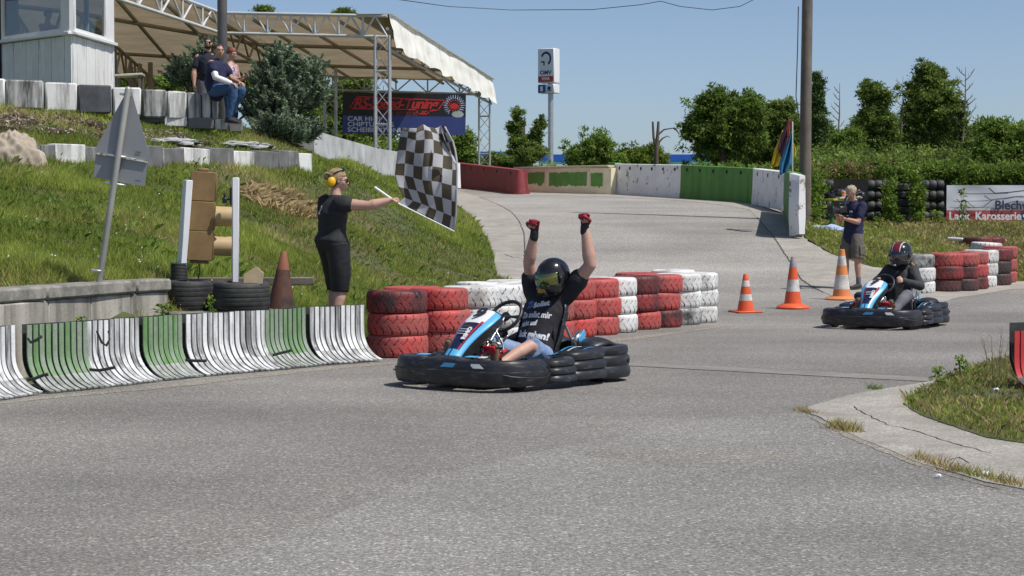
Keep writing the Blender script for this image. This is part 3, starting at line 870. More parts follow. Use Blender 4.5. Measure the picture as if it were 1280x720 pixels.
m_slat_wf = M_('scuffed_white_slat_foot', (.66, .67, .66), .6, var=.15, scale=6, bump=.25, bscale=40, dirt=(.12, .12, .12), damt=.46, dscale=5, streak=True, dsharp=.15)
sl_w = slat_mesh(SLW - .017, [m_slat_w, m_slat_wf], 'slat')
sl_g = slat_mesh(SLW - .017, [m_slat_g, m_slat_f], 'slat')
sl_r = slat_mesh(SLW - .015, [m_slat_r, m_slat_r], 'slat')
def lineG(x):  # foot line of the barrier in the photograph
    return np.interp(x, [-160, 0, 120, 190, 240, 345, 400, 478], [527, 500, 488.5, 480, 474, 465, 459, 452])
def skid_panel(x0, x1, ms, label, base_y=None, flip=False, zoff=0.0, group='slatted skid barrier panels'):
    a = G(x0, lineG(x0) if base_y is None else base_y[0]); b = G(x1, lineG(x1) if base_y is None else base_y[1])
    d = (b - a); d.z = 0; L = d.length; d.normalize()
    ang = math.atan2(d.y, d.x)
    # the curved foot reaches the line, so the upright stands further back
    nrm = Vector((-d.y, d.x, 0))
    n = max(2, int(round(L / SLW)))
    t = thing('skid_barrier_panel', label, 'barrier', a + nrm * .33, ang, group)
    for i in range(n):
        o = obj('slat', ms, t); o.location = ((i + .5) * L / n, noise.noise(Vector((a.x + i * .2, 0, 0))) * .012, zoff + noise.noise(Vector((a.x + i * .35, 5, 0))) * .010)
        o.rotation_euler = (0, 0, noise.noise(Vector((a.x * 3 + i, 9, 0))) * .02)
    mb = MB()   # dark rubber backing that the slats are screwed to
    nn = len(SP)
    for i, (y, z) in enumerate(SP[:-1]):
        pass
    mb.grid(lambda u, v: Vector((L * u, SP[int(round(v * (nn - 2)))][0] + .05, SP[int(round(v * (nn - 2)))][1] + .004 - .0 * v)), 1, nn - 2)
    o = mb.build('backing_sheet', m_rub, t)
    return t
sk = [(-150, 36, sl_w, 'white slatted skid barrier panel cut by the left picture edge'), (42, 121, sl_g, 'green slatted skid barrier panel, leftmost of the green ones'),
      (122, 189, sl_w, 'white slatted skid barrier panel with hanging strap, between two green ones left'), (190, 241, sl_g, 'narrow green slatted skid barrier panel below the traffic light'),
      (242, 345, sl_w, 'long white slatted skid barrier panel below the two white posts'), (347, 398, sl_g, 'green slatted skid barrier panel below the woman with the flag'),
      (399, 470, sl_w, 'white slatted skid barrier panel ending at the first red tyres')]
for x0, x1, ms, lb in sk: skid_panel(x0 + 27 - x0 * .026, x1 + 27 - x1 * .026, ms, lb)
# a few torn rubber straps hanging on the slats
def strap(pxs, D, label):
    pts = [P(x, y, D) for x, y in pxs]
    mb = MB(); mb.loft([(p, .014, .004) for p in pts], side=(0, -.3, 1), seg=8)
    o = mb.build('rubber_strap', m_rub, None, 60)
    tag(o, label, 'strap', 'torn rubber straps on the slatted barrier')
strap([(35, 423), (38, 428), (46, 425), (52, 420)], 15.75, 'short dark strap hanging high at the leftmost green slats')
strap([(34, 475), (44, 473), (54, 469), (60, 468)], 15.3, 'dark strap stretched low across the leftmost green slats')
strap([(121, 414), (127, 428), (133, 432), (137, 424), (135, 414)], 16.5, 'dark strap looped on the white slats left of the middle')
strap([(112, 462), (124, 463), (135, 461), (144, 459)], 16.1, 'dark strap low between green and white slats')
strap([(232, 450), (244, 451), (258, 451)], 17.1, 'flat dark strap at the foot of the narrow green panel')
strap([(341, 444), (352, 441), (364, 438)], 18.1, 'dark strap at the left foot of the rightmost green panel')
# red slatted panel at the right picture edge
tr = skid_panel(1300, 1370, sl_r, 'red slatted barrier panel at the right picture edge in the grass', base_y=(492, 488), zoff=-.07)
# ------------------------------------------------------------ painted racing tyres
TR, TW = .318, .232
def tyre_mesh(nm, mats, seg=230, rows=26, tread=True, R0=TR, W0=TW, ribs=False):
    h = W0 / 2
    prof = []
    # tread band
    vz = np.linspace(-1, 1, rows)
    for v in vz: prof.append((R0 - .020 * abs(v) ** 5, h * v * .93, v))
    for a in (25, 55, 85): prof.append((R0 - .020 - .028 * math.sin(R(a)), h * (.93 + .07 * math.sin(R(a))), 9))
    prof += [(R0 - .105, h * 1.0, 9), (R0 - .125, h * .90, 9), (R0 - .128, h * .70, 9), (R0 - .085, h * .4, 9), (R0 - .06, 0, 9), (R0 - .085, -h * .4, 9), (R0 - .128, -h * .70, 9), (R0 - .125, -h * .90, 9), (R0 - .105, -h, 9)]
    for a in (85, 55, 25): prof.append((R0 - .020 - .028 * math.sin(R(a)), -h * (.93 + .07 * math.sin(R(a))), 9))
    n = len(prof); vs = []; fl = []
    for j in range(seg):
        th = 2 * math.pi * j / seg; s_ = j / seg
        for r, z, v in prof:
            g = 0
            if tread and v != 9 and abs(v) < .985:
                if ribs:
                    g = .55 if any(abs(v - c) < .045 for c in (-.66, -.33, 0, .33, .66)) else (.35 if abs(v) > .72 and (s_ * 56) % 1 < .2 else 0)
                else:
                    N_ = 21
                    bend = .95 * (abs(v) ** .75) * (1 if abs(v) < .62 else .62 ** .75 / abs(v) ** .75)
                    f = (s_ * N_ - bend + (.5 if v < 0 else 0)) % 1
                    wd = .10 if abs(v) < .93 else .08
                    if f < wd and abs(v) > .06: g = 1
                    f2 = (s_ * N_ + .5 + 1.5 * v + (.5 if v < 0 else 0)) % 1
                    if .22 < abs(v) < .58 and f2 < .07: g = .8
                    f3 = (s_ * N_ + .52 - .25 * abs(v)) % 1
                    if abs(v) > .66 and f3 < .08: g = .8
            rr = r - .006 * g
            vs.append((rr * math.cos(th), rr * math.sin(th), z)); fl.append(g)
    fs = []; mi = []
    for j in range(seg):
        k = (j + 1) % seg
        for i in range(n):
            i2 = (i + 1) % n
            fs.append((j * n + i, k * n + i, k * n + i2, j * n + i2))
            gg = (fl[j * n + i] + fl[k * n + i] + fl[k * n + i2] + fl[j * n + i2]) / 4
            mi.append(1 if gg > .45 else (2 if prof[i][2] == 9 and abs(prof[i][0] - R0 + .1) < .04 and False else 0))
    me = bpy.data.meshes.new(nm); me.from_pydata(vs, [], fs)
    for m in mats: me.materials.append(m)
    me.polygons.foreach_set('material_index', mi)
    me.update(); me.shade_smooth(); me.set_sharp_from_angle(angle=R(50))
    return me
m_tr_r = M_('red_tyre_paint', (.58, .060, .052), .6, var=.16, scale=4, bump=.25, bscale=35, dirt=(.30, .12, .105), damt=.50, dscale=3, dsharp=.2, rndv=.13)
m_tr_d = M_('worn_red_tyre_paint', (.27, .035, .035), .6, var=.2, scale=4, bump=.25, bscale=35, dirt=(.045, .03, .03), damt=.5, dscale=3.5, dsharp=.12, rndv=.1)
m_tr_w = M_('white_tyre_paint', (.74, .74, .72), .6, var=.1, scale=4, bump=.25, bscale=35, dirt=(.36, .35, .32), damt=.42, dscale=3, dsharp=.15, rndv=.05)
m_tr_x = M_('grimy_white_tyre_paint', (.50, .50, .48), .6, var=.2, scale=5, bump=.25, bscale=35, dirt=(.06, .06, .06), damt=.5, dscale=5, dsharp=.12)
m_tr_k = M_('blackish_tyre', (.045, .032, .032), .6, var=.25, scale=4, bump=.25, bscale=35, dirt=(.20, .04, .04), damt=.42, dscale=3.5, dsharp=.15)
m_gr_r = M_('groove_dark_red', (.075, .012, .012), .8, bump=0)
m_gr_w = M_('groove_dark', (.085, .085, .085), .8, bump=0)
TY = {'r': tyre_mesh('tyre', [m_tr_r, m_gr_r]), 'd': tyre_mesh('tyre', [m_tr_d, m_gr_r]), 'w': tyre_mesh('tyre', [m_tr_w, m_gr_w]),
      'x': tyre_mesh('tyre', [m_tr_x, m_gr_w]), 'k': tyre_mesh('tyre', [m_tr_k, m_hole])}
tw_ = {'r': 'red painted tyre', 'd': 'dark worn red tyre', 'w': 'white painted tyre', 'x': 'grimy black and white tyre', 'k': 'mostly black tyre'}
lev = ['bottom', 'middle', 'top', 'fourth']
def stack(x, y, z, cols, where, group, flip=1, rr=None):
    for k, c in enumerate(cols):
        o = obj('tyre', TY[c])
        o.location = (x + rnd.uniform(-.018, .018), y + rnd.uniform(-.018, .018), z + TW * (.5 + k) * .985)
        o.rotation_euler = (R(rnd.uniform(-1, 1)), R(rnd.uniform(-1, 1)), rnd.uniform(0, 6.28))
        if flip < 0: o.rotation_euler.x += math.pi
        tag(o, '%s, %s of the %s' % (tw_[c], lev[k], where), 'tyre', group)
row = [(496, 448, 'rrd'), (549, 441.7, 'rrr'), (588, 437.5, 'www'), (622, 433.5, 'www'), (655, 429.5, 'www'), (686, 426, 'rrr'), (714, 422.5, 'rrr'), (744.5, 419.5, 'rrr'), (768, 416.5, 'www'),
       (796.5, 412.5, 'rdd'), (824, 410, 'drr'), (849, 406.8, 'xww'), (872, 404.2, 'www')]
nm_ = ['first stack left, beside the slatted barrier', 'second stack from the left', 'third stack from the left behind the kart nose', 'fourth stack from the left behind the steering wheel', 'fifth stack, left behind the cheering driver',
       'sixth stack, behind the cheering driver', 'seventh stack, right behind the driver shoulder', 'eighth stack, first fully clear right of the driver', 'ninth stack, white one between red ones', 'tenth stack, right after the single white one', 'eleventh stack, last red one before the cones', 'twelfth stack, second from the right end', 'thirteenth stack, right end of the row']
for (px, py, c), w in zip(row, nm_):
    g = G(px, py); stack(g.x, g.y + .30, float(H(g.x, g.y)), c, w, 'painted tyres of the row behind the front kart')
# second row behind, nearly hidden: only its top edges show
row2 = [(512, 441, 'rrr', 'hidden second row, left'), (603, 430, 'www', 'hidden second row, white part'), (640, 425, 'www', 'hidden second row beside the driver arm'), (735, 416, 'www', 'hidden second row right of the driver'), (800, 407, 'rrr', 'hidden second row, dark red'), (846, 400, 'www', 'hidden second row, right end')]
for px, py, c, w in row2:
    g = G(px, py); stack(g.x, g.y + .62, float(H(g.x, g.y)), c, w, 'painted tyres of the row behind the front kart')
# right tyre row
rowR = [(1149, 367, 'wwx', 'first stack behind the rear kart'), (1184, 365, 'kdr', 'second stack right of the rear kart'), (1205, 364, 'kdr', 'third stack right of the rear kart'),
        (1218, 362, 'drr', 'fourth stack right of the rear kart'), (1229, 359.5, 'www', 'white stack of the right hand row'), (1247, 357, 'kkd', 'black stack near the right end'), (1254.5, 354, 'rrr', 'last red stack of the right row')]
for px, py, c, w in rowR:
    D = 31.5 + (367 - py) * .13
    g = G(px, py); stack(g.x, g.y + .25, float(H(g.x, g.y)) - .01, c, w, 'painted tyres of the row at the right')
# loose tyres lying behind it in the grass
for px, py, D, c, w in [(1222, 303.5, 42, 'd', 'half in the grass, left of the rear group'), (1238, 303, 42.4, 'd', 'lying in the grass behind the right row'), (1233, 310, 39.6, 'w', 'lying on a black one behind the right row'), (1240, 319, 39.5, 'k', 'under the white one at the right end'), (1213, 303, 43, 'k', 'at the far left of the grass group')]:
    o = obj('tyre', TY[c]); p = P(px, py, D); o.location = (p.x, D, p.z); o.rotation_euler = (R(2), R(-2), rnd.uniform(0, 6)); tag(o, tw_[c] + ' ' + w, 'tyre', 'loose tyres in the grass at the right')
# pile under the white one so that it rests on something
for px, py, D, k in [(1233, 318, 38.5, 1), (1233, 325, 38.5, 2)]:
    pass
mbp = MB(); a = P(1186, 298.5, 42.5); b_ = P(1203, 299.5, 42.2); mbp.tube([a, b_], .04, 8, True)
tag(mbp.build('pipe', m_whiteplas, None, 60), 'thin white pipe lying in the grass left of the loose tyres', 'pipe')

# ------------------------------------------------------------ black road tyres by the traffic light
rib = tyre_mesh('tyre', [m_rub, m_hole], R0=.285, W0=.32, ribs=True, seg=112, rows=40)
def blacktyre(px, D, zt, R0, W0, label):
    p = P(px, 360, D); o = obj('tyre', tyre_mesh('tyre', [m_rub, m_hole], R0=R0, W0=W0, ribs=True, seg=112, rows=40)); o.location = (p.x, D, zt - W0 / 2); o.rotation_euler = (R(1), R(-1), 1)
    tag(o, label, 'tyre', 'black tyres by the traffic light'); return o
bt2 = blacktyre(302, 20.0, .775, .30, .30, 'wide black tyre lying flat, right one holding the white post and a board')
bt1 = blacktyre(238, 20.2, .785, .25, .32, 'black tyre lying flat under the traffic light, left one')
# ground slab beneath them
mb = MB(); p = P(290, 380, 20.1); mb.box((p.x - .1, 20.1, .42), (1.6, .8, .10), (0, 0, .06), b=.02)
tag(mb.build('concrete_slab', m_cap, None, 40), 'thin concrete slab carrying the two black tyres', 'slab')
# ------------------------------------------------------------ white posts, ribbed pipe, board
def post(pts, w, d_, name, label, mat=m_whiteplas, rz=.35):
    (x0, y0, D0), (x1, y1, D1) = pts
    A = P(x0, y0, D0); B = P(x1, y1, D1)
    dr = (A - B); L = dr.length
    mb = MB(); mb.box((0, 0, L / 2), (w, d_, L), b=.006)
    o = mb.build(name, mat, None, 40); o.location = B
    q = dr.to_track_quat('Z', 'Y').to_matrix().to_4x4() @ Matrix.Rotation(rz, 4, 'Z')
    # keep yaw simple
    zx = dr.normalized(); xx = Vector((math.cos(rz), math.sin(rz), 0)); xx = (xx - zx * xx.dot(zx)).normalized(); yy = zx.cross(xx)
    m = Matrix((xx, yy, zx)).transposed().to_4x4(); m.translation = B; o.matrix_world = m
    tag(o, label, 'post', 'white posts at the traffic light'); return o
post([(235, 225, 20.3), (227, 336, 20.3)], .07, .11, 'white_post', 'white square post in a ribbed pipe, left of the brown traffic light', rz=.55)
post([(294.5, 222, 20.1), (294, 353, 20.1)], .068, .085, 'white_post', 'white square post standing in the wide black tyre, right of the traffic light', rz=.25)
mb = MB(); p = P(224, 347, 20.3)
prof = []
for i in range(25):
    prof.append((.085 + (.008 if i % 2 else 0), i * .0075))
mb.lathe(prof + [(.06, .18)], 24); 
o = mb.build('ribbed_pipe', m_rub, None, 30); o.location = (p.x, 20.3, .785); tag(o, 'black ribbed drainage pipe piece holding the left white post', 'pipe')
mb = MB(); mb.prism([(-.09, 0), (.10, -.01), (.115, .10), (.05, .16), (.03, .165), (-.085, .09)], .03)
o = mb.build('board_offcut', M_('pale_wood', (.62, .48, .30), .8, var=.12, scale=10, bump=.2), None, 40); p = P(316, 353, 19.85); o.matrix_world = Matrix.Translation((p.x, 19.85, .77)) @ Matrix.Rotation(R(90), 4, 'X')
tag(o, 'pale pointed wooden offcut standing on the rim of the wide black tyre', 'board')
# the traffic light seen from its side and back
m_tl = M_('brown_signal_housing', (.27, .17, .07), .6, var=.12, scale=5, bump=.15, dirt=(.20, .12, .05), damt=.4, dscale=4, dsharp=.2)
m_tlv = M_('tan_signal_visor', (.50, .36, .18), .55, var=.08, scale=5, bump=.1)
TL = thing('traffic_light', 'old brown three chamber traffic light turned sideways between two white posts', 'traffic light', P(249, 326, 20.55), 0)
TL.rotation_euler = (0, R(3.0), R(12))
for k in range(3):
    h_ = .318
    mb = MB(); mb.box((0, 0, .16 + k * h_), (.265, .20, h_ - .004), b=.007); mb.build('signal_chamber', m_tl, TL, 40)
    mb = MB(); mb.box((.137, 0, .16 + k * h_), (.018, .205, h_ - .03), b=.006); mb.build('door_frame', m_tl, TL, 40)
    if k < 2:
        mb = MB(); Mx = Matrix.Translation((.14, -.0, .17 + k * h_)) @ Matrix.Rotation(R(90), 4, 'Y')
        n_ = 28; vs = []
        for ri, r_ in enumerate((.105, .099)):
            for j in range(n_):
                a_ = R(-30 + 240 * j / (n_ - 1)) + R(90 + 0)
        mb.lathe([(.094, 0), (.094, .20), (.100, .205), (.106, .20), (.106, 0)], 28, M=Mx)
        mb.build('visor', m_tlv, TL, 40)
        mb = MB(); mb.ell((.15, 0, .17 + k * h_), (.02, .09, .09)); mb.build('lens', m_dark, TL, 60)
mb = MB(); mb.box((.0, 0, .972), (.12, .10, .035), b=.01); mb.build('bracket', m_tl, TL, 40)
mb = MB(); mb.tube([(0, .0, -.03), (.01, 0, -.12), (-.005, 0, -.22)], .006, 6); mb.build('cable', m_rub, TL, 40)
mb = MB(); mb.box((0, 0, -.012), (.2, .16, .03), b=.01); mb.build('mount', m_tl, TL, 40)
# little black clamp with lamp right of it
cl = thing('clamp_lamp', 'small black lamp clamp between the traffic light and the right white post', 'clamp', P(281, 254, 20.4))
mb = MB(); mb.box((.0, 0, .03), (.05, .05, .06), b=.01); mb.tube([(0, 0, .05), (.0, 0, .10)], .014, 8, True); mb.build('clamp', m_black, cl, 40)
mb = MB(); mb.box((.075, 0, .075), (.045, .045, .19), b=.012); mb.build('lamp_body', m_black, cl, 40)
mb = MB(); mb.tube([(0, 0, .04), (.075, 0, .04)], .012, 8, True); mb.build('arm', m_black, cl, 40)

# ------------------------------------------------------------ warning sign seen from behind
m_sgn = M_('grey_sign_back', (.30, .31, .32), .5, .35, var=.06, scale=2, bump=.05)
m_sgne = M_('sign_post_steel', (.42, .41, .37), .5, .4, var=.12, scale=3, bump=.1)
sg = thing('road_sign', 'leaning metal sign pole with triangular and rectangular plate seen from behind', 'road sign', (0, 0, 0))
Dg = 18.3
def sP(x, y): return P(x, y, Dg)
bottom = sP(121.5, 350); top = sP(160, 112)
mb = MB(); mb.tube([bottom - Vector((0, 0, .15)), top], .030, 14, True); mb.build('pole', m_sgne, sg, 60)
axis = (top - bottom).normalized()
yaw = Vector((math.cos(R(-7)), math.sin(R(-7)), 0)); 
def plate(pts, name, mat, off, th=.012):
    poly = [sP(x, y) for x, y in pts]
    n = len(poly); mb = MB()
    v0 = [p + Vector((0, off, 0)) for p in poly]; v1 = [p + Vector((0, off + th, 0)) for p in poly]
    mb.add(v0 + v1, [tuple(range(n)), tuple(range(n, 2 * n))[::-1]] + [(i, n + i, n + (i + 1) % n, (i + 1) % n) for i in range(n)])
    bm = bmesh.new(); me = mb.mesh(name, mat); bm.from_mesh(me); bmesh.ops.recalc_face_normals(bm, faces=bm.faces); bm.to_mesh(me); bm.free()
    return obj(name, me, sg)
plate([(158, 112), (163, 114), (185, 192), (184, 198), (180, 200), (124, 190), (119, 187), (119.5, 182)], 'triangle_plate', m_sgn, .05)
plate([(118, 191), (183, 202), (179, 233), (115, 221)], 'rectangle_plate', m_sgn, .06)
plate([(118, 190), (183, 201), (183, 203.2), (118, 192.2)], 'plate_edge', M_('sign_edge', (.75, .73, .68), .5, .3, bump=0, dirt=(.3, .2, .1), damt=.45, dscale=30, dsharp=.05), .035, .02)
for (x, y) in [(145, 195), (143, 230), (156, 118)]:
    mb = MB(); c = sP(x, y); mb.box(c + Vector((0, .03, 0)), (.19 if y > 150 else .10, .07, .022), (0, .15, 0), b=.005); mb.build('clamp', m_steel, sg, 40)
mb = MB(); c = sP(121, 338); mb.box(c, (.10, .09, .018), (0, .12, 0), b=.004); mb.build('clamp', m_steel, sg, 40)
# small mark printed on the back
for x, y in ((171.5, 190), (171, 226)):
    mb = MB(); mb.box(sP(x, y) + Vector((0, .043, 0)), (.05, .004, .008), (0, .1, 0)); mb.build('maker_mark', m_dark, sg)

# tan cover sheet over a heap at the left
def drape(name, cx, cy, cz, rx, ry, rz, mat, label, cat, seed, amp=.12, nu=48, nv=24):
    mb = MB()
    def fn(u, v):
        th = 2 * math.pi * u; ph = v * math.pi * .5
        d = Vector((math.cos(th) * math.cos(ph), math.sin(th) * math.cos(ph), math.sin(ph)))
        w = noise.noise(d * 2.2 + Vector((seed, 0, 0))) + .5 * noise.noise(d * 5.5 + Vector((0, seed, 0)))
        fold = .7 * abs(math.sin(th * 6 + 3.5 * noise.noise(d * 3.5))) * (1 - v) + .6 * abs(noise.noise(d * 6 + Vector((3, seed, 1))))
        s_ = 1 + amp * (w + fold * .8)
        return Vector((d.x * rx * s_, d.y * ry * s_, d.z * rz * s_ - (0.04 * math.sin(th * 5) if v == 0 else 0)))
    mb.grid(fn, nu, nv)
    o = mb.build(name, mat, None, 180); o.location = (cx, cy, cz)
    return tag(o, label, cat)
m_tarp = M_('tan_tarpaulin', (.44, .37, .29), .75, var=.1, scale=3, bump=.5, bscale=9, dirt=(.33, .27, .2), damt=.4, dscale=4, dsharp=.2)
p = P(14, 208, 30.3); drape('tarpaulin', p.x, 30.3, p.z - .1, .50, .35, .62, m_tarp, 'crumpled tan tarpaulin over a heap at the left picture edge', 'tarpaulin', 3, .16, 90, 40)
p = P(1046, 295, 45); drape('cloth', p.x - .25, 45, float(H(p.x, 45)) + .0, .58, .45, .16, M_('light_blue_cloth', (.36, .46, .68), .8, var=.12, scale=4, bump=.4, bscale=10), 'crumpled light blue cloth lying in the grass under the table', 'cloth', 8, .35)
for px, py, D, w, lb, mt in [(210, 168, 36, .5, 'crumpled grey sheet on the mulch between the block rows', m_wallpale), (300, 180, 38, .55, 'pale plastic sheet on the upper grass strip below the seated man', m_wallpale)]:
    p = P(px, py, D); z = float(HB(p.x, D)); drape('plastic_sheet', p.x, D, z, w, .3, .10, mt, lb, 'sheet', px, .35)

# ------------------------------------------------------------ traffic cones
m_or = M_('orange_cone_plastic', (.78, .12, .035), .5, var=.1, scale=5, bump=.1, dirt=(.40, .09, .04), damt=.36, dscale=5, dsharp=.15)
m_orl = M_('faded_orange_band', (.75, .25, .08), .55, var=.1, scale=5, bump=.1, dirt=(.50, .22, .1), damt=.4, dscale=5, dsharp=.15)
m_wb = M_('white_cone_band', (.70, .68, .63), .5, var=.08, scale=5, bump=.1, dirt=(.38, .36, .33), damt=.42, dscale=6, dsharp=.15)
m_gb = M_('dirty_blue_grey_band', (.26, .28, .36), .6, var=.2, scale=6, bump=.1, dirt=(.5, .22, .13), damt=.45, dscale=6)
m_rust = M_('old_dark_cone', (.065, .038, .030), .7, var=.3, scale=5, bump=.3, dirt=(.17, .065, .04), damt=.5, dscale=5, dsharp=.12)
def cone(name, loc, h, rb, rt, bands, label, base=('disc', .2, .05), tilt=(0, 0)):
    """bands: list of (top fraction, material) from the bottom up"""
    t = thing(name, label, 'traffic cone', loc, 0.3, None)
    t.rotation_euler = (tilt[0], tilt[1], .3)
    kind, br, bh = base[:3]
    mb = MB()
    if kind == 'disc':
        mb.lathe([(0, 0), (br, 0), (br + .004, bh * .35), (br * .93, bh * .7), (rb * 1.28, bh), (rb * .9, bh * 1.25), (0, bh * 1.25)], 32)
    else:
        mb.box((0, 0, bh / 2), (br * 2, br * 2, bh), b=.008)
    mb.build('base', bands[0][1] if base[0] == 'disc' else m_or if len(base) < 4 else base[3], t, 40)
    z0 = bh; f0 = 0.0
    for i, (f, m) in enumerate(bands):
        r0 = rb + (rt - rb) * f0; r1 = rb + (rt - rb) * f
        za = bh + (h - bh) * f0; zb = bh + (h - bh) * f
        mb = MB(); pr = [(r0, za), (r1, zb)] if f < 1 else [(r0, za), (r1, zb - .008), (r1 * .8, zb), (r1 * .55, zb), (r1 * .5, zb - .05)]
        mb.lathe(pr, 32); mb.build('band', m, t, 40); f0 = f
    return t
cn = lambda px, py, dx=0: G(px, py)
g = G(991, 386); cone('traffic_cone', g, .80, .135, .035, [(.27, m_or), (.52, m_wb), (.78, m_or), (1, m_gb)], 'tall dirty orange cone with a bluish tip and flared round foot, nearest the small cone', ('disc', .25, .07))
g = G(932, 390.5); cone('traffic_cone', g, .575, .125, .035, [(.28, m_or), (.45, m_wb), (.66, m_or), (.82, m_wb), (1, m_or)], 'smallest orange cone with two white bands, just right of the white tyre stacks', ('sq', .20, .025))
g = G(1052, 374.5); cone('traffic_cone', g, .83, .15, .045, [(.16, m_orl), (.46, m_wb), (.66, m_orl), (.86, m_wb), (1, m_orl)], 'pale orange cone with wide white bands in front of the photographer', ('disc', .27, .05))
g = P(1113, 372, 29.2); cone('traffic_cone', (g.x, 29.2, float(H(g.x, 29.2))), .72, .14, .03, [(.3, m_or), (.5, m_wb), (.75, m_or), (1, m_or)], 'orange cone hidden behind the helmet of the rear kart driver', ('disc', .22, .05))
g = P(351, 392, 20.6); cone('traffic_cone', (g.x, 20.6, .40), .68, .155, .033, [(.5, m_rust), (.7, m_rust), (1, M_('rust_tip', (.27, .10, .055), .7, var=.2, bump=.2))], 'old rusty brown cone standing beside the wide black tyre', ('sq', .17, .03, m_rust), tilt=(0, R(3)))
mb = MB(); mb.ell((0, 0, .02), (.15, .15, .11)); o = mb.build('rubber_disc', m_rub, None, 60); p = P(371, 387, 20.5); o.location = (p.x, 20.5, .36); o.rotation_euler = (0, R(35), 0); tag(o, 'small dark rubber disc leaning on the rusty cone', 'rubber disc')

# ------------------------------------------------------------ big wooden pole, wire, upper pole
mb = MB(); mb.loft([((0, 0, -.5), .155, .155), ((0, 0, 3), .137, .137), ((0.02, 0, 6), .128, .128), ((.0, 0, 10.4), .112, .112)], seg=20)
p = P(1006, 266, 46.5); o = mb.build('telephone_pole', m_wood, None, 60); o.location = (p.x, 46.5, float(H(p.x, 46.5))); o.rotation_euler = (0, R(.2), 0)
tag(o, 'tall weathered wooden pole behind the white barrier end', 'pole')
mb = MB(); mb.tube([P(998, 8, 46.3), P(997, 60, 46.3), P(995, 120, 46.3), P(999, 150, 46.3)], .012, 6); tag(mb.build('hanging_wire', m_black, None, 60), 'thin loose wire hanging beside the tall wooden pole', 'wire')
p0 = P(430, -14, 42); p1 = P(1015, -40, 46.5)
mb = MB(); pts = []
for px, py, D in [(455, -10, 42), (495, -1, 42.2), (560, 8, 42.7), (640, 12.5, 43.3), (740, 12, 44), (800, 6, 44.5), (826, 1.5, 44.8)]: pts.append(P(px, py, D))
pts2 = [P(826, 1.5, 44.8), P(850, 8, 45), (P(890, 12.5, 45.3)), P(925, 8, 45.6), P(943, -1, 45.8), P(960, -14, 46)]
mb.tube(pts, .008, 6); mb.tube(pts2, .008, 6); tag(mb.build('overhead_wire', m_black, None, 60), 'thin sagging overhead wire across the sky', 'wire')
mb = MB(); mb.tube([(0, 0, 0), (0, 0, 8)], [.115, .095], 16, True); p = P(278, 60, 42.6); o = mb.build('metal_pole', M_('dark_metal_pole', (.12, .115, .115), .6, .2, var=.2, bump=.1), None, 60); o.location = (p.x, 42.6, 3.3)
tag(o, 'dark pole behind the three spectators', 'pole')

# ------------------------------------------------------------ truss helper
def bar(mb, a, b, r, seg=6): mb.tube([a, b], r, seg)
def truss(par, A, B, up, n, r, mat, rb=None, name='truss', webs=None, verticals=True, offs=None):
    A = Vector(A); B = Vector(B); up = Vector(up)
    mb = MB(); bar(mb, A, B, r, 8); bar(mb, A - up, B - up, r, 8)
    t = mb.build(name, mat, par, 60); rb = rb or r * .6
    for i in range(n):
        s0 = i / n; s1 = (i + 1) / n
        m1 = MB()
        if i % 2 == 0: bar(m1, A.lerp(B, s0) - up, A.lerp(B, s1), rb)
        else: bar(m1, A.lerp(B, s0), A.lerp(B, s1) - up, rb)
        m1.build('brace', mat, t, 60)
        if verticals and i % 2 == 0 and i:
            m1 = MB(); bar(m1, A.lerp(B, s0) - up, A.lerp(B, s0), rb * 1.15); m1.build('upright', mat, t, 60)
    return t
def lattice_post(par, c, w, z0, z1, mat, name='post', n=8):
    c = Vector(c); cs = [c + Vector((dx * w / 2, dy * w / 2, 0)) for dx, dy in ((-1, -1), (1, -1), (1, 1), (-1, 1))]
    mb = MB()
    for q in cs: mb.tube([(q.x, q.y, z0), (q.x, q.y, z1)], .036, 8)
    t = mb.build(name, mat, par, 60)
    for k in range(4):
        a = cs[k]; b_ = cs[(k + 1) % 4]; m1 = MB()
        for i in range(n):
            h0 = z0 + (z1 - z0) * i / n; h1 = z0 + (z1 - z0) * (i + 1) / n
            if i % 2: a, b_ = b_, a
            m1.tube([(a.x, a.y, h0), (b_.x, b_.y, h1)], .013, 5)
            if i % 2: a, b_ = b_, a
            if i and i % 3 == 0: m1.tube([(a.x, a.y, h0), (b_.x, b_.y, h0)], .022, 5)
        m1.build('lacing', mat, t, 60)
    return t
CAN = thing('canopy', 'large tan fabric canopy on white steel trusses behind the spectators', 'canopy', (0, 0, 0))
Bc = P(484, 20, 54); Cc = P(614, 101, 76); Ac = P(276, 16, 55.5); Fc = P(30, -75, 40.5); Kc = P(-160, -130, 36)
backz = Cc.z
Lc = P(-300, 60, 72)
roof_pts = [Bc, Cc, Vector((-9.5, 77.5, Cc.z + .05)), Vector((-20, 77.5, Cc.z)), Vector((-24, 76, Cc.z)), Vector((-24, 37, 7.6)), Kc, Fc, Ac]
mb = MB()
# the roof is a fan of panels meeting along the trusses; each with a little sag
def quadsheet(mb, a, b, c, d, sag, n=10):
    def fn(u, v):
        p = a.lerp(b, u).lerp(d.lerp(c, u), v)
        p = p.copy(); p.z += -sag * math.sin(math.pi * ((u * 3) % 1)) * .5 - sag * .3 * math.sin(math.pi * v)
        return p
    mb.grid(fn, 24, 10)
Dk = Vector((Ac.x + 3.2, 77.5, Cc.z)); Dk = Vector(P(400, 93, 76.5)); El = Vector(P(160, 92, 77)); Fl = Vector(P(-60, 92, 77))
quadsheet(mb, Ac, Bc, Cc, Dk, .10)
mb.build('roof_sheet', m_tan, CAN, 60)
mb = MB(); quadsheet(mb, Fc, Ac, Dk, El, .12); mb.build('roof_sheet', m_tan, CAN, 60)
mb = MB(); quadsheet(mb, Kc, Fc, El, Fl, .12); mb.build('roof_sheet', m_tan, CAN, 60)
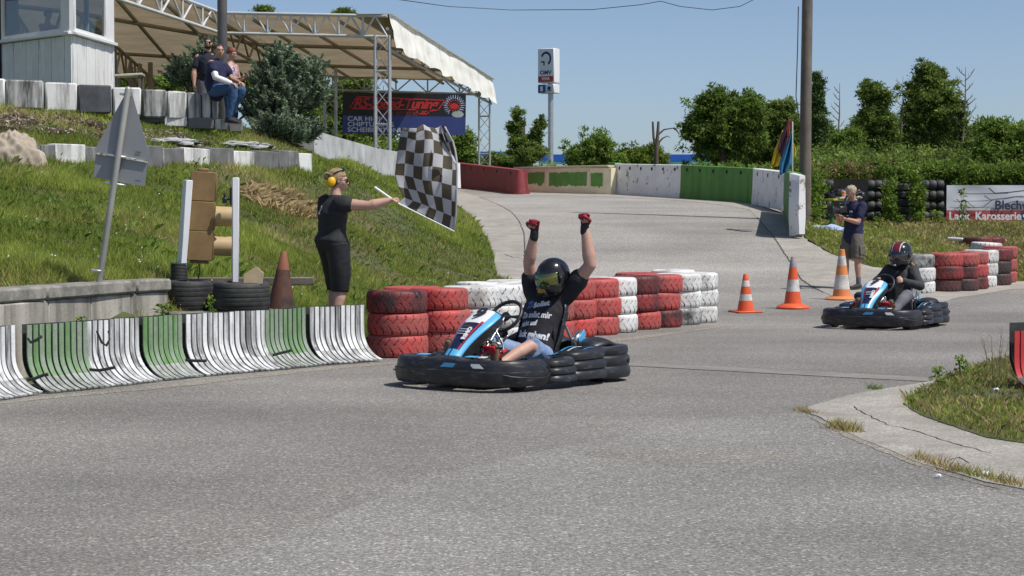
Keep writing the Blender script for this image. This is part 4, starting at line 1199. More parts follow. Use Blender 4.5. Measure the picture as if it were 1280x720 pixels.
# white valance on the right edge, folded over the truss
mb = MB()
def vfn(u, v):
    p = Bc.lerp(Cc, u); drop = .10 + .95 * v
    w = .05 * math.sin(u * 60) * v + .04 * noise.noise(Vector((u * 9, v * 3, 0)))
    return Vector((p.x + .25 - .2 * (1 - v) + w, p.y, p.z + .16 - drop * (1 - .05 * math.sin(u * 44)) ))
mb.grid(vfn, 90, 8); mb.build('valance', m_val, CAN, 180)
mb = MB(); mb.grid(lambda u, v: Bc.lerp(Cc, u) + Vector((-.9 + 1.05 * v, 0, .06 + .0 * v)), 20, 2); mb.build('roof_edge', m_val, CAN, 180)
# front truss (white) A-B and its continuation to the left, side truss, back truss
truss(CAN, Ac, Bc, (0, 0, .58), 14, .045, m_steelw, .030)
truss(CAN, Fc, Ac, (0, 0, .58), 16, .05, m_steelw, .030)
truss(CAN, Bc - Vector((0, 0, .35)), Cc - Vector((0, 0, .35)), (0, 0, .55), 22, .045, m_steel, .022, verticals=False)
truss(CAN, Dk - Vector((2, 0, 0)), Cc, (0, 0, .55), 14, .05, m_steel, .028)
# rafters crossing the soffit parallel to the right edge
dirr = (Cc - Bc)
for s_ in (.2, .45, .72):
    a = Ac.lerp(Bc, s_); c = Dk.lerp(Cc, s_); mb = MB(); bar(mb, a - Vector((0, 0, .18)), c - Vector((0, 0, .18)), .055, 8); mb.build('rafter', m_brown, CAN, 60)
for s_ in (.3, .62, .9):
    a = Fc.lerp(Ac, s_); c = El.lerp(Dk, s_); mb = MB(); bar(mb, a - Vector((0, 0, .2)), c - Vector((0, 0, .2)), .055, 8); mb.build('rafter', m_brown, CAN, 60)
truss(CAN, Ac - Vector((0, 0, .25)), Dk - Vector((0, 0, .25)), (0, 0, .65), 18, .05, m_brown, .032, verticals=False)
a = Fc.lerp(Ac, .12); c = El.lerp(Dk, .15); truss(CAN, a - Vector((0, 0, .9)), c - Vector((0, 0, .35)), (0, 0, .8), 18, .055, m_brown, .035)
a = Kc.lerp(Fc, .6); c = Fl.lerp(El, .6); truss(CAN, a - Vector((0, 0, .25)), c - Vector((0, 0, .25)), (0, 0, .8), 18, .055, m_brown, .035)
for s_ in (.32, .66):   # purlins along the roof
    mb = MB()
    a = Bc.lerp(Cc, s_); b_ = Ac.lerp(Dk, s_); c = Fc.lerp(El, s_); d_ = Kc.lerp(Fl, s_); dz = Vector((0, 0, .25))
    bar(mb, a - dz, b_ - dz, .06, 8); bar(mb, b_ - dz, c - dz, .06, 8); bar(mb, c - dz, d_ - dz, .06, 8); mb.build('purlin', m_brown, CAN, 60)
def postat(px, D, ztop, w=.40, mat=m_steel, z0=None):
    p = P(px, 200, D); z = (float(HB(p.x, D)) - .2) if z0 is None else z0
    lattice_post(CAN, (p.x, D, 0), w, z, ztop, mat)
postat(478.5, 54, Bc.z - .55); postat(605.5, 75.4, Cc.z - .45, .42)
postat(413, 62, 6.2, .36); postat(170, 60, 6.2, .3, m_brown)
mb = MB(); p = P(188, 95, 62); mb.tube([(p.x, 62, 3), (p.x, 62, 6.4)], .08, 8); mb.build('prop', m_brown, CAN, 60)

# ------------------------------------------------------------ workshop banner under the canopy
m_bblk = M_('banner_black', (.012, .012, .014), .5, var=.2, bump=.15, bscale=4)
m_bblu = M_('banner_blue', (.035, .055, .20), .5, var=.12, scale=1, bump=.15, bscale=4)
m_bred = M_('banner_red', (.55, .025, .02), .5, var=.05, bump=0)
m_btxt = M_('banner_grey_text', (.62, .64, .70), .5, var=.05, bump=0)
m_bdr = M_('banner_dark_red', (.10, .012, .015), .5, bump=0)
BN = thing('banner', 'wide black and blue advertising banner under the canopy with red outlined lettering', 'banner', (0, 0, 0))
Db = 60.0
b0 = P(428, 115.5, Db); b1 = P(582, 117.5, Db); b2 = P(428, 166.5, Db)
bx_ = (b1 - b0); bw = bx_.length; bh = (b0 - b2).length; bxn = bx_.normalized(); bzn = Vector((0, -1, 0)); 
BM = frame(b2, bxn, bzn)     # x right, y up, z to the viewer
def bq(x0, x1, y0, y1, mat, z, nm, pts=None):
    mb = MB(); mb.prism(pts or [(x0 * bw, y0 * bh), (x1 * bw, y0 * bh), (x1 * bw, y1 * bh), (x0 * bw, y1 * bh)], .006, BM @ Matrix.Translation((0, 0, z))); return mb.build(nm, mat, BN)
bq(0, 1, .44, 1, m_bblk, 0, 'black_field'); bq(0, 1, 0, .44, m_bblu, 0, 'blue_field')
o_ = [(.055, .66), (.10, .91), (.83, .86), (.745, .50), (.735, .44), (.61, .49), (.595, .56), (.50, .59), (.06, .63)]
def outline(pts, w, mat, z, nm):
    mb = MB(); n = len(pts)
    q = [Vector((x * bw, y * bh, z)) for x, y in pts]
    for i in range(n):
        a = q[i]; b_ = q[(i + 1) % n]; d_ = (b_ - a).normalized(); nn = Vector((-d_.y, d_.x, 0)) * w / 2
        mb.add([a - nn - d_ * w / 2, b_ - nn + d_ * w / 2, b_ + nn + d_ * w / 2, a + nn - d_ * w / 2], [(0, 1, 2, 3)], 0, BM)
    return mb.build(nm, mat, BN)
outline([(.055, .64), (.075, .70), (.115, .90), (.83, .84), (.775, .60), (.70, .57), (.69, .49), (.615, .50), (.60, .60), (.07, .61)], .035, m_bred, .010, 'logo_outline')
text('RS-Speed-Tuning', .43, m_bred, BM @ Matrix.Translation((.085 * bw, .735 * bh, .009)), BN, shear=.35, bold=.010, sx=.98, space=.9, extrude=.002)
text('.at', .20, m_bred, BM @ Matrix.Translation((.625 * bw, .545 * bh, .009)), BN, shear=.3, bold=.006, extrude=.002)
text('0676 377 22 88', .17, M_('banner_dim_red', (.30, .03, .03), .5, bump=0), BM @ Matrix.Translation((.33 * bw, .49 * bh, .009)), BN, extrude=.002)
for s_, y in (('CAR HI-FI', .355), ('CHIPTUNING', .22), ('SCHEIBENT\u00d6NUNG', .085)):
    text(s_, .20, m_btxt, BM @ Matrix.Translation((.04 * bw, y * bh, .009)), BN, bold=.003, sx=1.2, extrude=.002)
# glowing-looking wheel print: rings of small printed dashes
for k, (rr, n_, c) in enumerate([(.30, 26, (.30, .42, .75)), (.24, 22, (.55, .60, .80)), (.17, 14, (.60, .04, .05))]):
    mb = MB()
    for j in range(n_):
        a_ = 2 * math.pi * j / n_
        if 4.2 < a_ < 5.4 and k < 2: continue
        p = Vector((.905 * bw + rr * math.cos(a_), .72 * bh + rr * math.sin(a_) * .98, .009))
        mb.box(p, (.06, .025, .002), (0, 0, a_), M=BM)
    mb.build('wheel_print', M_('wheel_print_%d' % k, c, .5, var=.4, scale=8, bump=0), BN)
mb = MB(); mb.prism([(.905 * bw + .13 * math.cos(a_), .70 * bh + .09 * math.sin(a_)) for a_ in np.linspace(0, 6.283, 15)[:-1]], .006, BM @ Matrix.Translation((0, 0, .003))); mb.build('red_print', m_bred, BN)
mb = MB(); mb.prism([(.935 * bw + .19 * math.cos(a_), .50 * bh + .10 * math.sin(a_)) for a_ in np.linspace(0, 6.283, 15)[:-1]], .006, BM @ Matrix.Translation((0, 0, .003))); mb.build('pale_print', M_('pale_print', (.36, .42, .42), .5, bump=0), BN)
for x in (.0, .33, .66, 1):
    mb = MB(); c = BM @ Vector((x * bw, bh, 0)); mb.tube([c, (c.x, c.y, c.z + .22)], .01, 5); mb.build('tie', m_steel, BN)

# ------------------------------------------------------------ clad control booth, top left
BO = thing('control_booth', 'white boarded race control booth with dirty windows at the top left', 'building', (0, 0, 0))
Dq = 39.9
cx_ = P(90, 100, Dq); lx = P(3, 100, 42.0); rx_ = P(140.5, 100, 42.6)
zb = 3.55; zs = P(90, 43, Dq).z; ztop = P(90, -60, Dq).z; ov = .03
def face(A, B, nm):
    A = Vector((A.x, A.y, 0)); B = Vector((B.x, B.y, 0)); d = (B - A); L = d.length; d.normalize()
    nrm = Vector((d.y, -d.x, 0))
    return A, B, d, L, nrm
for (A_, B_, nb, wins) in ((lx, cx_, 11, [(.03, .90)]), (cx_, rx_, 9, [(.04, .82)])):
    A, B, d, L, nrm = face(A_, B_, '')
    rot = Matrix.Rotation(math.atan2(d.y, d.x), 3, 'Z')
    for i in range(nb):
        mb = MB(); c = A + d * L * (i + .5) / nb; hgt = zs - zb - .02
        mb.box(c + Vector((0, 0, zb + hgt / 2)) + nrm * (.006 * (i % 2)), (L / nb - .016, .03, hgt), rot, b=.003); mb.build('board', m_plankw, BO, 40)
    mb = MB(); mb.box(A.lerp(B, .5) + Vector((0, 0, (zb + zs) / 2)) - nrm * .02, (L, .02, zs - zb), rot); mb.build('backing_sheet', M_('booth_backing', (.25, .25, .25), .8, bump=0), BO)
    # sill
    mb = MB(); mb.box(A.lerp(B, .5) + Vector((0, 0, zs + .03)) + nrm * .05, (L + .10, .14, .07), rot, b=.01); mb.build('sill', m_framew, BO, 40)
    w0, w1 = wins[0]
    zw0 = zs + .08; zw1 = ztop - .3
    fr = MB()
    for s_, w in ((w0, .10), (w1, .14)):
        fr.box(A + d * L * s_ + Vector((0, 0, (zw0 + zw1) / 2)), (w, .09, zw1 - zw0), rot, b=.008)
    fr.box(A + d * L * (w0 + w1) / 2 + Vector((0, 0, zw0 + .03)), (L * (w1 - w0), .08, .07), rot, b=.006)
    fr.box(A + d * L * (w0 + w1) / 2 + Vector((0, 0, zw1)), (L * (w1 - w0), .08, .10), rot, b=.006)
    f_ = fr.build('window_frame', m_framew, BO, 40)
    gl = MB(); gl.box(A + d * L * (w0 + w1) / 2 + Vector((0, 0, (zw0 + zw1) / 2)), (L * (w1 - w0), .008, zw1 - zw0), rot)
    gm = MATS.get('booth_glass')
    if not gm:
        gm = bpy.data.materials.new('booth_glass'); MATS['booth_glass'] = gm; gm.use_nodes = True
        nt = gm.node_tree; nt.nodes.remove(nt.nodes['Principled BSDF'])
        tr_ = nt.nodes.new('ShaderNodeBsdfTransparent'); tr_.inputs[0].default_value = (.62, .66, .68, 1)
        gs = nt.nodes.new('ShaderNodeBsdfGlossy'); gs.inputs[0].default_value = (.9, .9, .9, 1); gs.inputs['Roughness'].default_value = .03
        mx = nt.nodes.new('ShaderNodeMixShader'); mx.inputs[0].default_value = .13
        nt.links.new(tr_.outputs[0], mx.inputs[1]); nt.links.new(gs.outputs[0], mx.inputs[2]); nt.links.new(mx.outputs[0], nt.nodes['Material Output'].inputs[0])
    gl.build('pane', gm, f_)
    if True:
        mb = MB(); mb.box(A + d * L * (w1 + 1) / 2 + Vector((0, 0, (zw0 + zw1) / 2)), (L * (1 - w1), .10, zw1 - zw0 + .2), rot, b=.006); mb.build('corner_board', m_framew, BO, 40)
    mb = MB(); mb.box(A.lerp(B, .5) + Vector((0, 0, ztop - .1)), (L, .1, .3), rot); mb.build('head_board', m_framew, BO, 40)
for (dx, dy, lb) in ((0, 0, 'corner_post'),):
    mb = MB(); mb.box((cx_.x, cx_.y - .01, (zs + ztop) / 2), (.10, .10, ztop - zs), (0, 0, R(10)), b=.01); mb.build(lb, m_framew, BO, 40)
mb = MB(); mb.box((rx_.x, rx_.y, (zb + ztop) / 2), (.08, .10, ztop - zb), b=.008); mb.build('corner_post', m_framew, BO, 40)
# inside: back walls, floor, ceiling, desk
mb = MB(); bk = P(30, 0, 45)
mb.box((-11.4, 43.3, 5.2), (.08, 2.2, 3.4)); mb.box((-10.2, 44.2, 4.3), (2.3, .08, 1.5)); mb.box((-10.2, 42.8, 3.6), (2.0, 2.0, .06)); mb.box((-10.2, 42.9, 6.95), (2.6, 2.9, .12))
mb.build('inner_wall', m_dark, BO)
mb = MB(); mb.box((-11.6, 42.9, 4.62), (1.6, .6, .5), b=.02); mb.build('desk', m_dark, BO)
mb = MB(); mb.box((-9.9, 43.2, 5.5), (.06, .4, 1.8), b=.01); mb.box((-9.55, 43.3, 5.5), (.10, .10, 2.0), b=.01); mb.build('curtain', M_('pale_blue_curtain', (.40, .48, .55), .8, bump=.2), BO)
mb = MB(); mb.box((P(-6, 50, 43).x, 43, 4.8), (.35, .3, 3.2), b=.02); mb.build('side_trim', m_wood, BO)
# little board table behind the wall
tb = thing('board_table', 'small pale board table behind the upper wall right of the booth', 'table', P(162, 118, 41.0))
mb = MB(); mb.box((0, 0, .40), (.60, .5, .05), (0, -.06, .1), b=.01); mb.build('table_top', M_('pale_board', (.52, .50, .40), .8, bump=.2), tb, 40)
for sx_ in (-1, 1):
    for sy_ in (-1, 1):
        mb = MB(); mb.box((sx_ * .25, sy_ * .18, .1), (.04, .04, .58)); mb.build('leg', m_wood, tb)

# ------------------------------------------------------------ petrol station sign
OM = thing('petrol_sign', 'tall petrol station price pylon with white box and blue ring logo', 'sign', (0, 0, 0))
Do = 120.0
def oP(x, y): return P(x, y, Do)
m_pyw = M_('pylon_white', (.82, .83, .85), .35, var=.02, bump=0); m_pyg = M_('pylon_face', (.72, .74, .78), .35, var=.03, bump=0)
m_navy = M_('logo_navy', (.012, .025, .11), .4, bump=0); m_pred = M_('logo_red', (.42, .03, .05), .4, bump=0); m_pblue = M_('pictogram_blue', (.02, .07, .30), .4, bump=0)
ang = R(-32)
# front face spans 672..692, side face 692..700: a box turned to the left
fw = 20 / FP * Do / math.cos(ang); dw = 1.0 / 1.0
Bx = oP(692.5, 60)
fdir = Vector((-math.cos(ang), -math.sin(ang) * -1, 0)); fdir = Vector((-math.cos(R(28)), math.sin(R(28)), 0)); sdir = Vector((math.sin(R(28)), math.cos(R(28)), 0))
sd = 7.5 / FP * Do / abs(sdir.x); fw = 20 / FP * Do / abs(fdir.x)
def pylon_box(y0, y1, nm):
    zt = oP(692, y0).z; zb_ = oP(692, y1).z
    c = Bx + fdir * fw / 2 + sdir * sd / 2; c.z = (zt + zb_) / 2
    mb = MB(); mb.box(c, (fw, sd, zt - zb_), Matrix.Rotation(math.atan2(fdir.y, fdir.x), 3, 'Z'), b=.03); return mb.build(nm, m_pyw, OM, 40), zt, zb_
_, zt, zb_ = pylon_box(60, 103, 'sign_box'); _, zt2, zb2 = pylon_box(105, 116, 'lower_box')
FM = frame(Bx + fdir * fw - sdir * .02 + Vector((0, 0, zb_ - Bx.z)), -fdir, -sdir)
hh = zt - zb_
mb = MB(); mb.prism([(.04, .04), (fw - .04, .04), (fw - .04, hh - .04), (.04, hh - .04)], .012, FM); mb.build('front_panel', m_pyg, OM)
mb = MB(); mb.prism([(.04, .05), (fw - .04, .05), (fw - .04, hh * .19), (.04, hh * .19)], .012, FM @ Matrix.Translation((0, 0, .006))); mb.build('red_panel', m_pred, OM)
# ring logo: open arc with an inner hook
arc = MB(); cxl, cyl = fw * .52, hh * .70; ro, ri = fw * .33, fw * .22
pts = [(cxl + r_ * math.cos(a_), cyl + r_ * math.sin(a_) * 1.25) for r_, rng_ in ((ro, np.linspace(R(-62), R(160), 20)), (ri, np.linspace(R(160), R(-62), 20))) for a_ in rng_]
n = 20; vs = []
for i in range(n):
    a_ = R(-62) + (R(160) - R(-62)) * i / (n - 1)
    vs += [Vector((cxl + ro * math.cos(a_), cyl + ro * 1.2 * math.sin(a_), .014)), Vector((cxl + ri * math.cos(a_), cyl + ri * 1.2 * math.sin(a_), .014))]
arc.add(vs, [(2 * i, 2 * i + 2, 2 * i + 3, 2 * i + 1) for i in range(n - 1)], 0, FM)
arc.add([Vector((x * fw, y * hh, .014)) for x, y in ((.20, .63), (.44, .63), (.44, .50), (.36, .50), (.36, .585), (.20, .585))], [(0, 1, 4, 5), (1, 2, 3, 4)], 0, FM)
arc.build('ring_logo', m_navy, OM)
text('OMV', .36, m_navy, FM @ Matrix.Translation((fw * .5, hh * .29, .016)), OM, align='CENTER', bold=.01, extrude=.004)
text('VIVA', .26, m_pyw, FM @ Matrix.Translation((fw * .5, hh * .11, .022)), OM, align='CENTER', bold=.006, extrude=.004)
h2 = zt2 - zb2; FM2 = frame(Bx + fdir * fw - sdir * .02 + Vector((0, 0, zb2 - Bx.z)), -fdir, -sdir)
mb = MB(); mb.prism([(.03, .03), (fw * .5, .03), (fw * .5, h2 - .03), (.03, h2 - .03)], .012, FM2); mb.build('blue_pictogram_panel', m_pblue, OM)
mb = MB(); mb.prism([(fw * .5, .03), (fw - .03, .03), (fw - .03, h2 - .03), (fw * .5, h2 - .03)], .012, FM2); mb.build('grey_pictogram_panel', m_pyg, OM)
mb = MB(); mb.box((fw * .25, h2 * .5, .02), (.16, .3, .01), M=FM2); mb.build('pump_pictogram', m_pyw, OM)
mb = MB(); mb.ell((fw * .72, h2 * .55, .02), (.13, .12, .01), M=FM2); mb.box((fw * .72, h2 * .25, .02), (.34, .05, .01), M=FM2); mb.build('cup_pictogram', m_navy, OM)
pc = Bx + fdir * fw * .38 + sdir * sd * .5
mb = MB(); mb.tube([(pc.x, pc.y, 0), (pc.x, pc.y, zt - .2)], .17, 14); mb.build('mast', m_steel, OM, 60)
# blue and white warehouse far away
WH = thing('warehouse', 'long low warehouse with bright blue wall band and teal stripe beyond the trees', 'building', (0, 0, 0))
Dh = 260
m_wb1 = M_('blue_cladding', (.02, .12, .55), .5, var=.05, bump=0); m_wb2 = M_('teal_stripe', (.06, .42, .36), .5, bump=0); m_wb3 = M_('pale_cladding', (.58, .62, .62), .6, bump=0)
for (xa, xb, dz) in ((676, 1010, 0), (560, 640, 3.5)):
    X0 = P(xa, 200, Dh).x; X1 = P(xb, 200, Dh).x
    z = [P(700, y - dz, Dh).z for y in (193, 201, 203.5, 240)]
    for k, (m_, nm) in enumerate(((m_wb1, 'blue_band'), (m_wb2, 'teal_band'), (m_wb3, 'pale_wall'))):
        mb = MB(); mb.box(((X0 + X1) / 2, Dh + 10, (z[k] + z[k + 1]) / 2), (X1 - X0, 20 - .1 * k, z[k] - z[k + 1])); mb.build(nm, m_, WH)
mb = MB(); a = P(700, 191.5, Dh - .3)
for k in range(12):
    mb = MB(); mb.box((P(690 + k * 28, 200, Dh).x, Dh + 3, z[0] + .2), (.5, .5, .4)); mb.build('roof_vent', m_wb3, WH)
mb = MB(); p = P(781, 197, 150); mb.tube([(p.x, 150, 1), (p.x, 150, P(781, 188, 150).z)], .05, 6); mb.box((p.x, 150, P(781, 187, 150).z), (.4, .2, .15)); tag(mb.build('street_lamp', m_steel), 'thin lamp post far behind the white barrier', 'street lamp')

# ------------------------------------------------------------ table, flags, banner and tyre wall at the right
TBL = thing('beer_table', 'yellow folding table with green legs behind the photographer', 'table', (0, 0, 0))
Dt = 46.5; p = P(1052, 250, Dt); zg = float(H(p.x + .2, Dt)); th_ = p.z - zg
TBL.location = (p.x, Dt, zg)
m_tg = M_('green_table_leg', (.03, .16, .07), .5, var=.1, bump=.05); m_ty = M_('yellow_table_top', (.60, .52, .10), .5, var=.1, bump=.05)
mb = MB(); mb.box((-.02, 0, th_), (.62, .55, .05), (0, .02, R(14)), b=.01); mb.build('table_top', m_ty, TBL, 40)
for sx_ in (-.24, .12):
    for sy_ in (-.2, .2):
        mb = MB(); mb.tube([(sx_ + .05 * (sy_ > 0), sy_, th_ - .02), (sx_ - .03, sy_, -.03)], .02, 8); mb.build('leg', m_tg, TBL, 60)
mb = MB(); mb.tube([(-.25, -.2, .3), (-.22, .2, .35)], .012, 6); mb.build('stretcher', m_tg, TBL)
def small(name, mbf, mat, px, py, D, label, cat):
    mb = MB(); mbf(mb); o = mb.build(name, mat, None, 40); q = P(px, py, D); o.location = q; return tag(o, label, cat)
small('orange_cup', lambda m: m.lathe([(0, 0), (.045, 0), (.052, .16), (.045, .165), (0, .165)], 16), m_orl, 1054.5, 247.5, 46.4, 'small orange container on the yellow table', 'cup')
small('papers', lambda m: (m.box((0, 0, .02), (.4, .25, .03), (0, 0, .2)), m.box((.05, 0, .045), (.3, .2, .02), (0, 0, -.2))), m_wb, 1057, 248.5, 46.3, 'pale papers lying on the yellow table', 'papers')
p = P(1052, 246, 46.9); drape('bag', p.x + .1, 46.9, p.z - .02, .42, .2, .19, m_black, 'black soft bag lying on the back of the yellow table', 'bag', 21, .3)
# flags on the wall end
m_fy = M_('yellow_flag', (.62, .46, .02), .8, var=.08, bump=.1); m_fb = M_('blue_flag', (.035, .20, .36), .8, var=.12, bump=.1); m_fp = M_('dull_purple_flag', (.12, .055, .075), .8, var=.2, bump=.1); m_fr = M_('red_flag_edge', (.40, .05, .04), .8, bump=.1)
FL = thing('flag_bundle', 'yellow, purple and blue marshal flags rolled on sticks beside the wooden pole', 'flags', (0, 0, 0))
def hang(pts, D, mat, nm, folds=5, amp=.05, off=0):
    """pts: left edge and right edge polylines in the photograph, top to bottom"""
    l, r_ = pts
    mb = MB()
    def ev(pl, v):
        t = v * (len(pl) - 1); i = min(int(t), len(pl) - 2); f = t - i
        return (pl[i][0] * (1 - f) + pl[i + 1][0] * f, pl[i][1] * (1 - f) + pl[i + 1][1] * f)
    def fn(u, v):
        a = ev(l, v); b_ = ev(r_, v); x = a[0] * (1 - u) + b_[0] * u; y = a[1] * (1 - u) + b_[1] * u
        return P(x, y, D + off + amp * math.sin(u * folds * 2.2 + v * 3))
    mb.grid(fn, 18, 18)
    me = mb.mesh(nm, mat, 180); o = obj(nm, me, FL)
    s_ = o.modifiers.new('s', 'SOLIDIFY'); s_.thickness = .006
    return o
hang([[(978, 163), (969, 185), (963, 208)], [(985, 160), (976, 195), (972, 209)]], 43.6, m_fy, 'yellow_flag')
hang([[(986, 148), (978, 165), (972, 185)], [(989, 150), (985, 175), (977, 200)]], 43.4, m_fp, 'purple_flag')
hang([[(989, 165), (980, 188), (974, 205), (975, 219)], [(990.5, 165), (989.5, 190), (989, 205), (984, 214)]], 43.2, m_fb, 'blue_flag', amp=.09)
hang([[(985, 151), (984.5, 158), (984, 170)], [(987.5, 151), (987, 160), (986.5, 172)]], 43.3, m_fr, 'red_flag', amp=.02)
hang([[(991, 178), (991, 187), (991.5, 195)], [(992.5, 180), (995, 188), (994, 196)]], 43.5, m_fy, 'yellow_flag', amp=.03)
mb = MB(); mb.tube([P(990.5, 153, 43.4), P(990.5, 222, 43.4)], .018, 8, True); mb.build('stick', m_steelw, FL, 60)
mb = MB(); mb.tube([P(986, 150, 43.5), P(980, 215, 43.5)], .014, 8, True); mb.build('stick', m_steelw, FL, 60)
# Blechwerk banner on the tyre wall
m_bw2 = M_('banner_white', (.66, .68, .72), .55, var=.06, scale=.8, bump=.6, bscale=2.5); m_br2 = M_('banner_faded_red', (.50, .09, .09), .55, var=.1, scale=1, bump=.5, bscale=2.5); m_bb2 = M_('banner_deep_blue', (.05, .09, .26), .55, bump=.3, bscale=3)
RB = thing('banner', 'white and red car body shop banner hung on the tyre wall at the right edge', 'banner', (0, 0, 0))
Dr = 50.5; r0 = P(1183, 277, Dr); r1 = P(1330, 277, Dr); rt = P(1183, 231.5, Dr); rw = (r1 - r0).length; rh = (rt - r0).length
RM = frame(r0, (1, 0, 0), (0, -1, 0))
def rip(x, y): return .03 * noise.noise(Vector((x * 1.3, y * 1.8, 2))) + .012 * math.sin(x * 3.1 + y * 5)
mb = MB(); mb.grid(lambda u, v: RM @ Vector((u * rw, rh * (.31 + .69 * v), rip(u * rw, v))), 60, 12); mb.build('white_field', m_bw2, RB, 180)
mb = MB(); mb.grid(lambda u, v: RM @ Vector((u * rw, rh * (.31 * v), rip(u * rw, -.45 + .45 * v) * 1.0)), 60, 6, mf=lambda i, j: 1 if i / 60 * rw > 1.88 + .1 * (j / 6) else 0); mb.build('red_field', [m_br2, m_bb2], RB, 180)
m_navyt = M_('banner_navy_text', (.03, .04, .09), .5, bump=0)
text('Blechwe', .335, m_navyt, RM @ Matrix.Translation((1.25, rh * .44, .05)), RB, bold=.008, extrude=.002, sx=.98)
text('Lack', .30, m_pyw, RM @ Matrix.Translation((.05, rh * .145, .05)), RB, bold=.008, extrude=.002)
text('Karosserie', .30, m_pyw, RM @ Matrix.Translation((.74, rh * .145, .05)), RB, bold=.008, extrude=.002, sx=.93)
text('\u2022 G', .30, m_pyw, RM @ Matrix.Translation((1.98, rh * .145, .05)), RB, bold=.008, extrude=.002)
def line3(pts, w, mat, nm, par, Mx):
    mb = MB(); mb.loft([((x, y, .055), w, .003) for x, y in pts], side=(0, 1, 0), seg=6, M=Mx); return mb.build(nm, mat, par)
line3([(.30, rh * .80), (.62, rh * .76), (1.2, rh * .77), (1.6, rh * .78)], .010, m_navyt, 'car_line', RB, RM)
line3([(1.2, rh * .60), (.95, rh * .40), (.70, rh * .38), (.42, rh * .42), (.30, rh * .54), (.50, rh * .58), (.62, rh * .46), (.72, rh * .40)], .008, m_bdr, 'car_line', RB, RM)
line3([(.05, rh * .40), (.5, rh * .38), (1.15, rh * .40)], .006, m_navyt, 'car_line', RB, RM)
line3([(1.1, rh * .92), (1.25, rh * .78), (1.6, rh * .80), (2.1, rh * .86)], .014, m_navyt, 'car_line', RB, RM)
line3([(1.5, rh * .62), (1.8, rh * .68), (2.3, rh * .66)], .010, m_navyt, 'car_line', RB, RM)
# kart tyres stacked as a wall
kt = tyre_mesh('kart_tyre', [m_rub, m_hole], R0=.145, W0=.19, ribs=False, seg=28, rows=5, tread=False)
kt.transform(Matrix.Rotation(R(90), 4, 'X'))
kt.transform(Matrix.Rotation(R(90), 4, 'Z'))
wi = 0
for (x0, x1) in ((1014, 1042), (1084, 1110), (1152, 1182)):
    sect = {1014: 'behind the yellow table', 1084: 'right of the photographer', 1152: 'left of the white banner'}[x0]
    n = int(round((x1 - x0) / 9.2))
    for i in range(n):
        for k in range(4):
            p = P(x0 + 4.5 + i * 9.2, 231, 51.2 + (k % 2) * .05); o = obj('kart_tyre', kt); zg = float(H(p.x, 51.3))
            o.location = (p.x, 51.2 + .06 * rnd.random(), zg + .14 + k * .275); o.rotation_euler = (rnd.random() * 6, 0, R(rnd.uniform(-7, 7)))
            tag(o, 'small upright black tyre %s, %s column, %s row' % (sect, ['left', 'second', 'third', 'fourth'][i], ['ground', 'second', 'third', 'top'][k]), 'tyre', 'small black tyres in the wall %s' % sect)
bg_t = tyre_mesh('tyre', [m_rub, m_hole], R0=.27, W0=.20, ribs=True, seg=56, rows=16)
for k in range(5):
    p = P(1128.5, 240, 51); o = obj('tyre', bg_t); o.location = (p.x + rnd.uniform(-.02, .02), 51.1, float(H(p.x, 51)) + .1 + k * .205); o.rotation_euler = (0, 0, k)
    tag(o, 'black car tyre lying flat, %s of the single stack in the tyre wall' % ['lowest', 'second', 'third', 'fourth', 'topmost'][k], 'tyre', 'flat black tyres in the single stack')
mb = MB(); mb.box((0, 0, .6), (8.4, .1, 1.2)); p = P(1205, 250, 52.3); o = mb.build('dark_backing_wall', M_('dark_boards', (.02, .02, .016), .9, bump=.2)); o.location = (p.x + 0.5, 52.3, float(H(p.x, 52.3)) - .1); tag(o, 'dark earth retaining boards behind the small tyre wall and banner', 'wall')
# old fence posts above
for px, y0, y1, lb in ((1023, 196, 212, 'left'), (1055, 193, 215, 'middle'), (1062, 209, 222, 'short right')):
    mb = MB(); a = P(px - .8, y1, 55); b_ = P(px + .8, y0, 55); mb.tube([a - Vector((0, 0, .5)), b_], .04, 8, True); tag(mb.build('fence_post', m_wood, None, 60), 'weathered %s fence post in the scrub above the tyre wall' % lb, 'post', 'fence posts in the scrub')
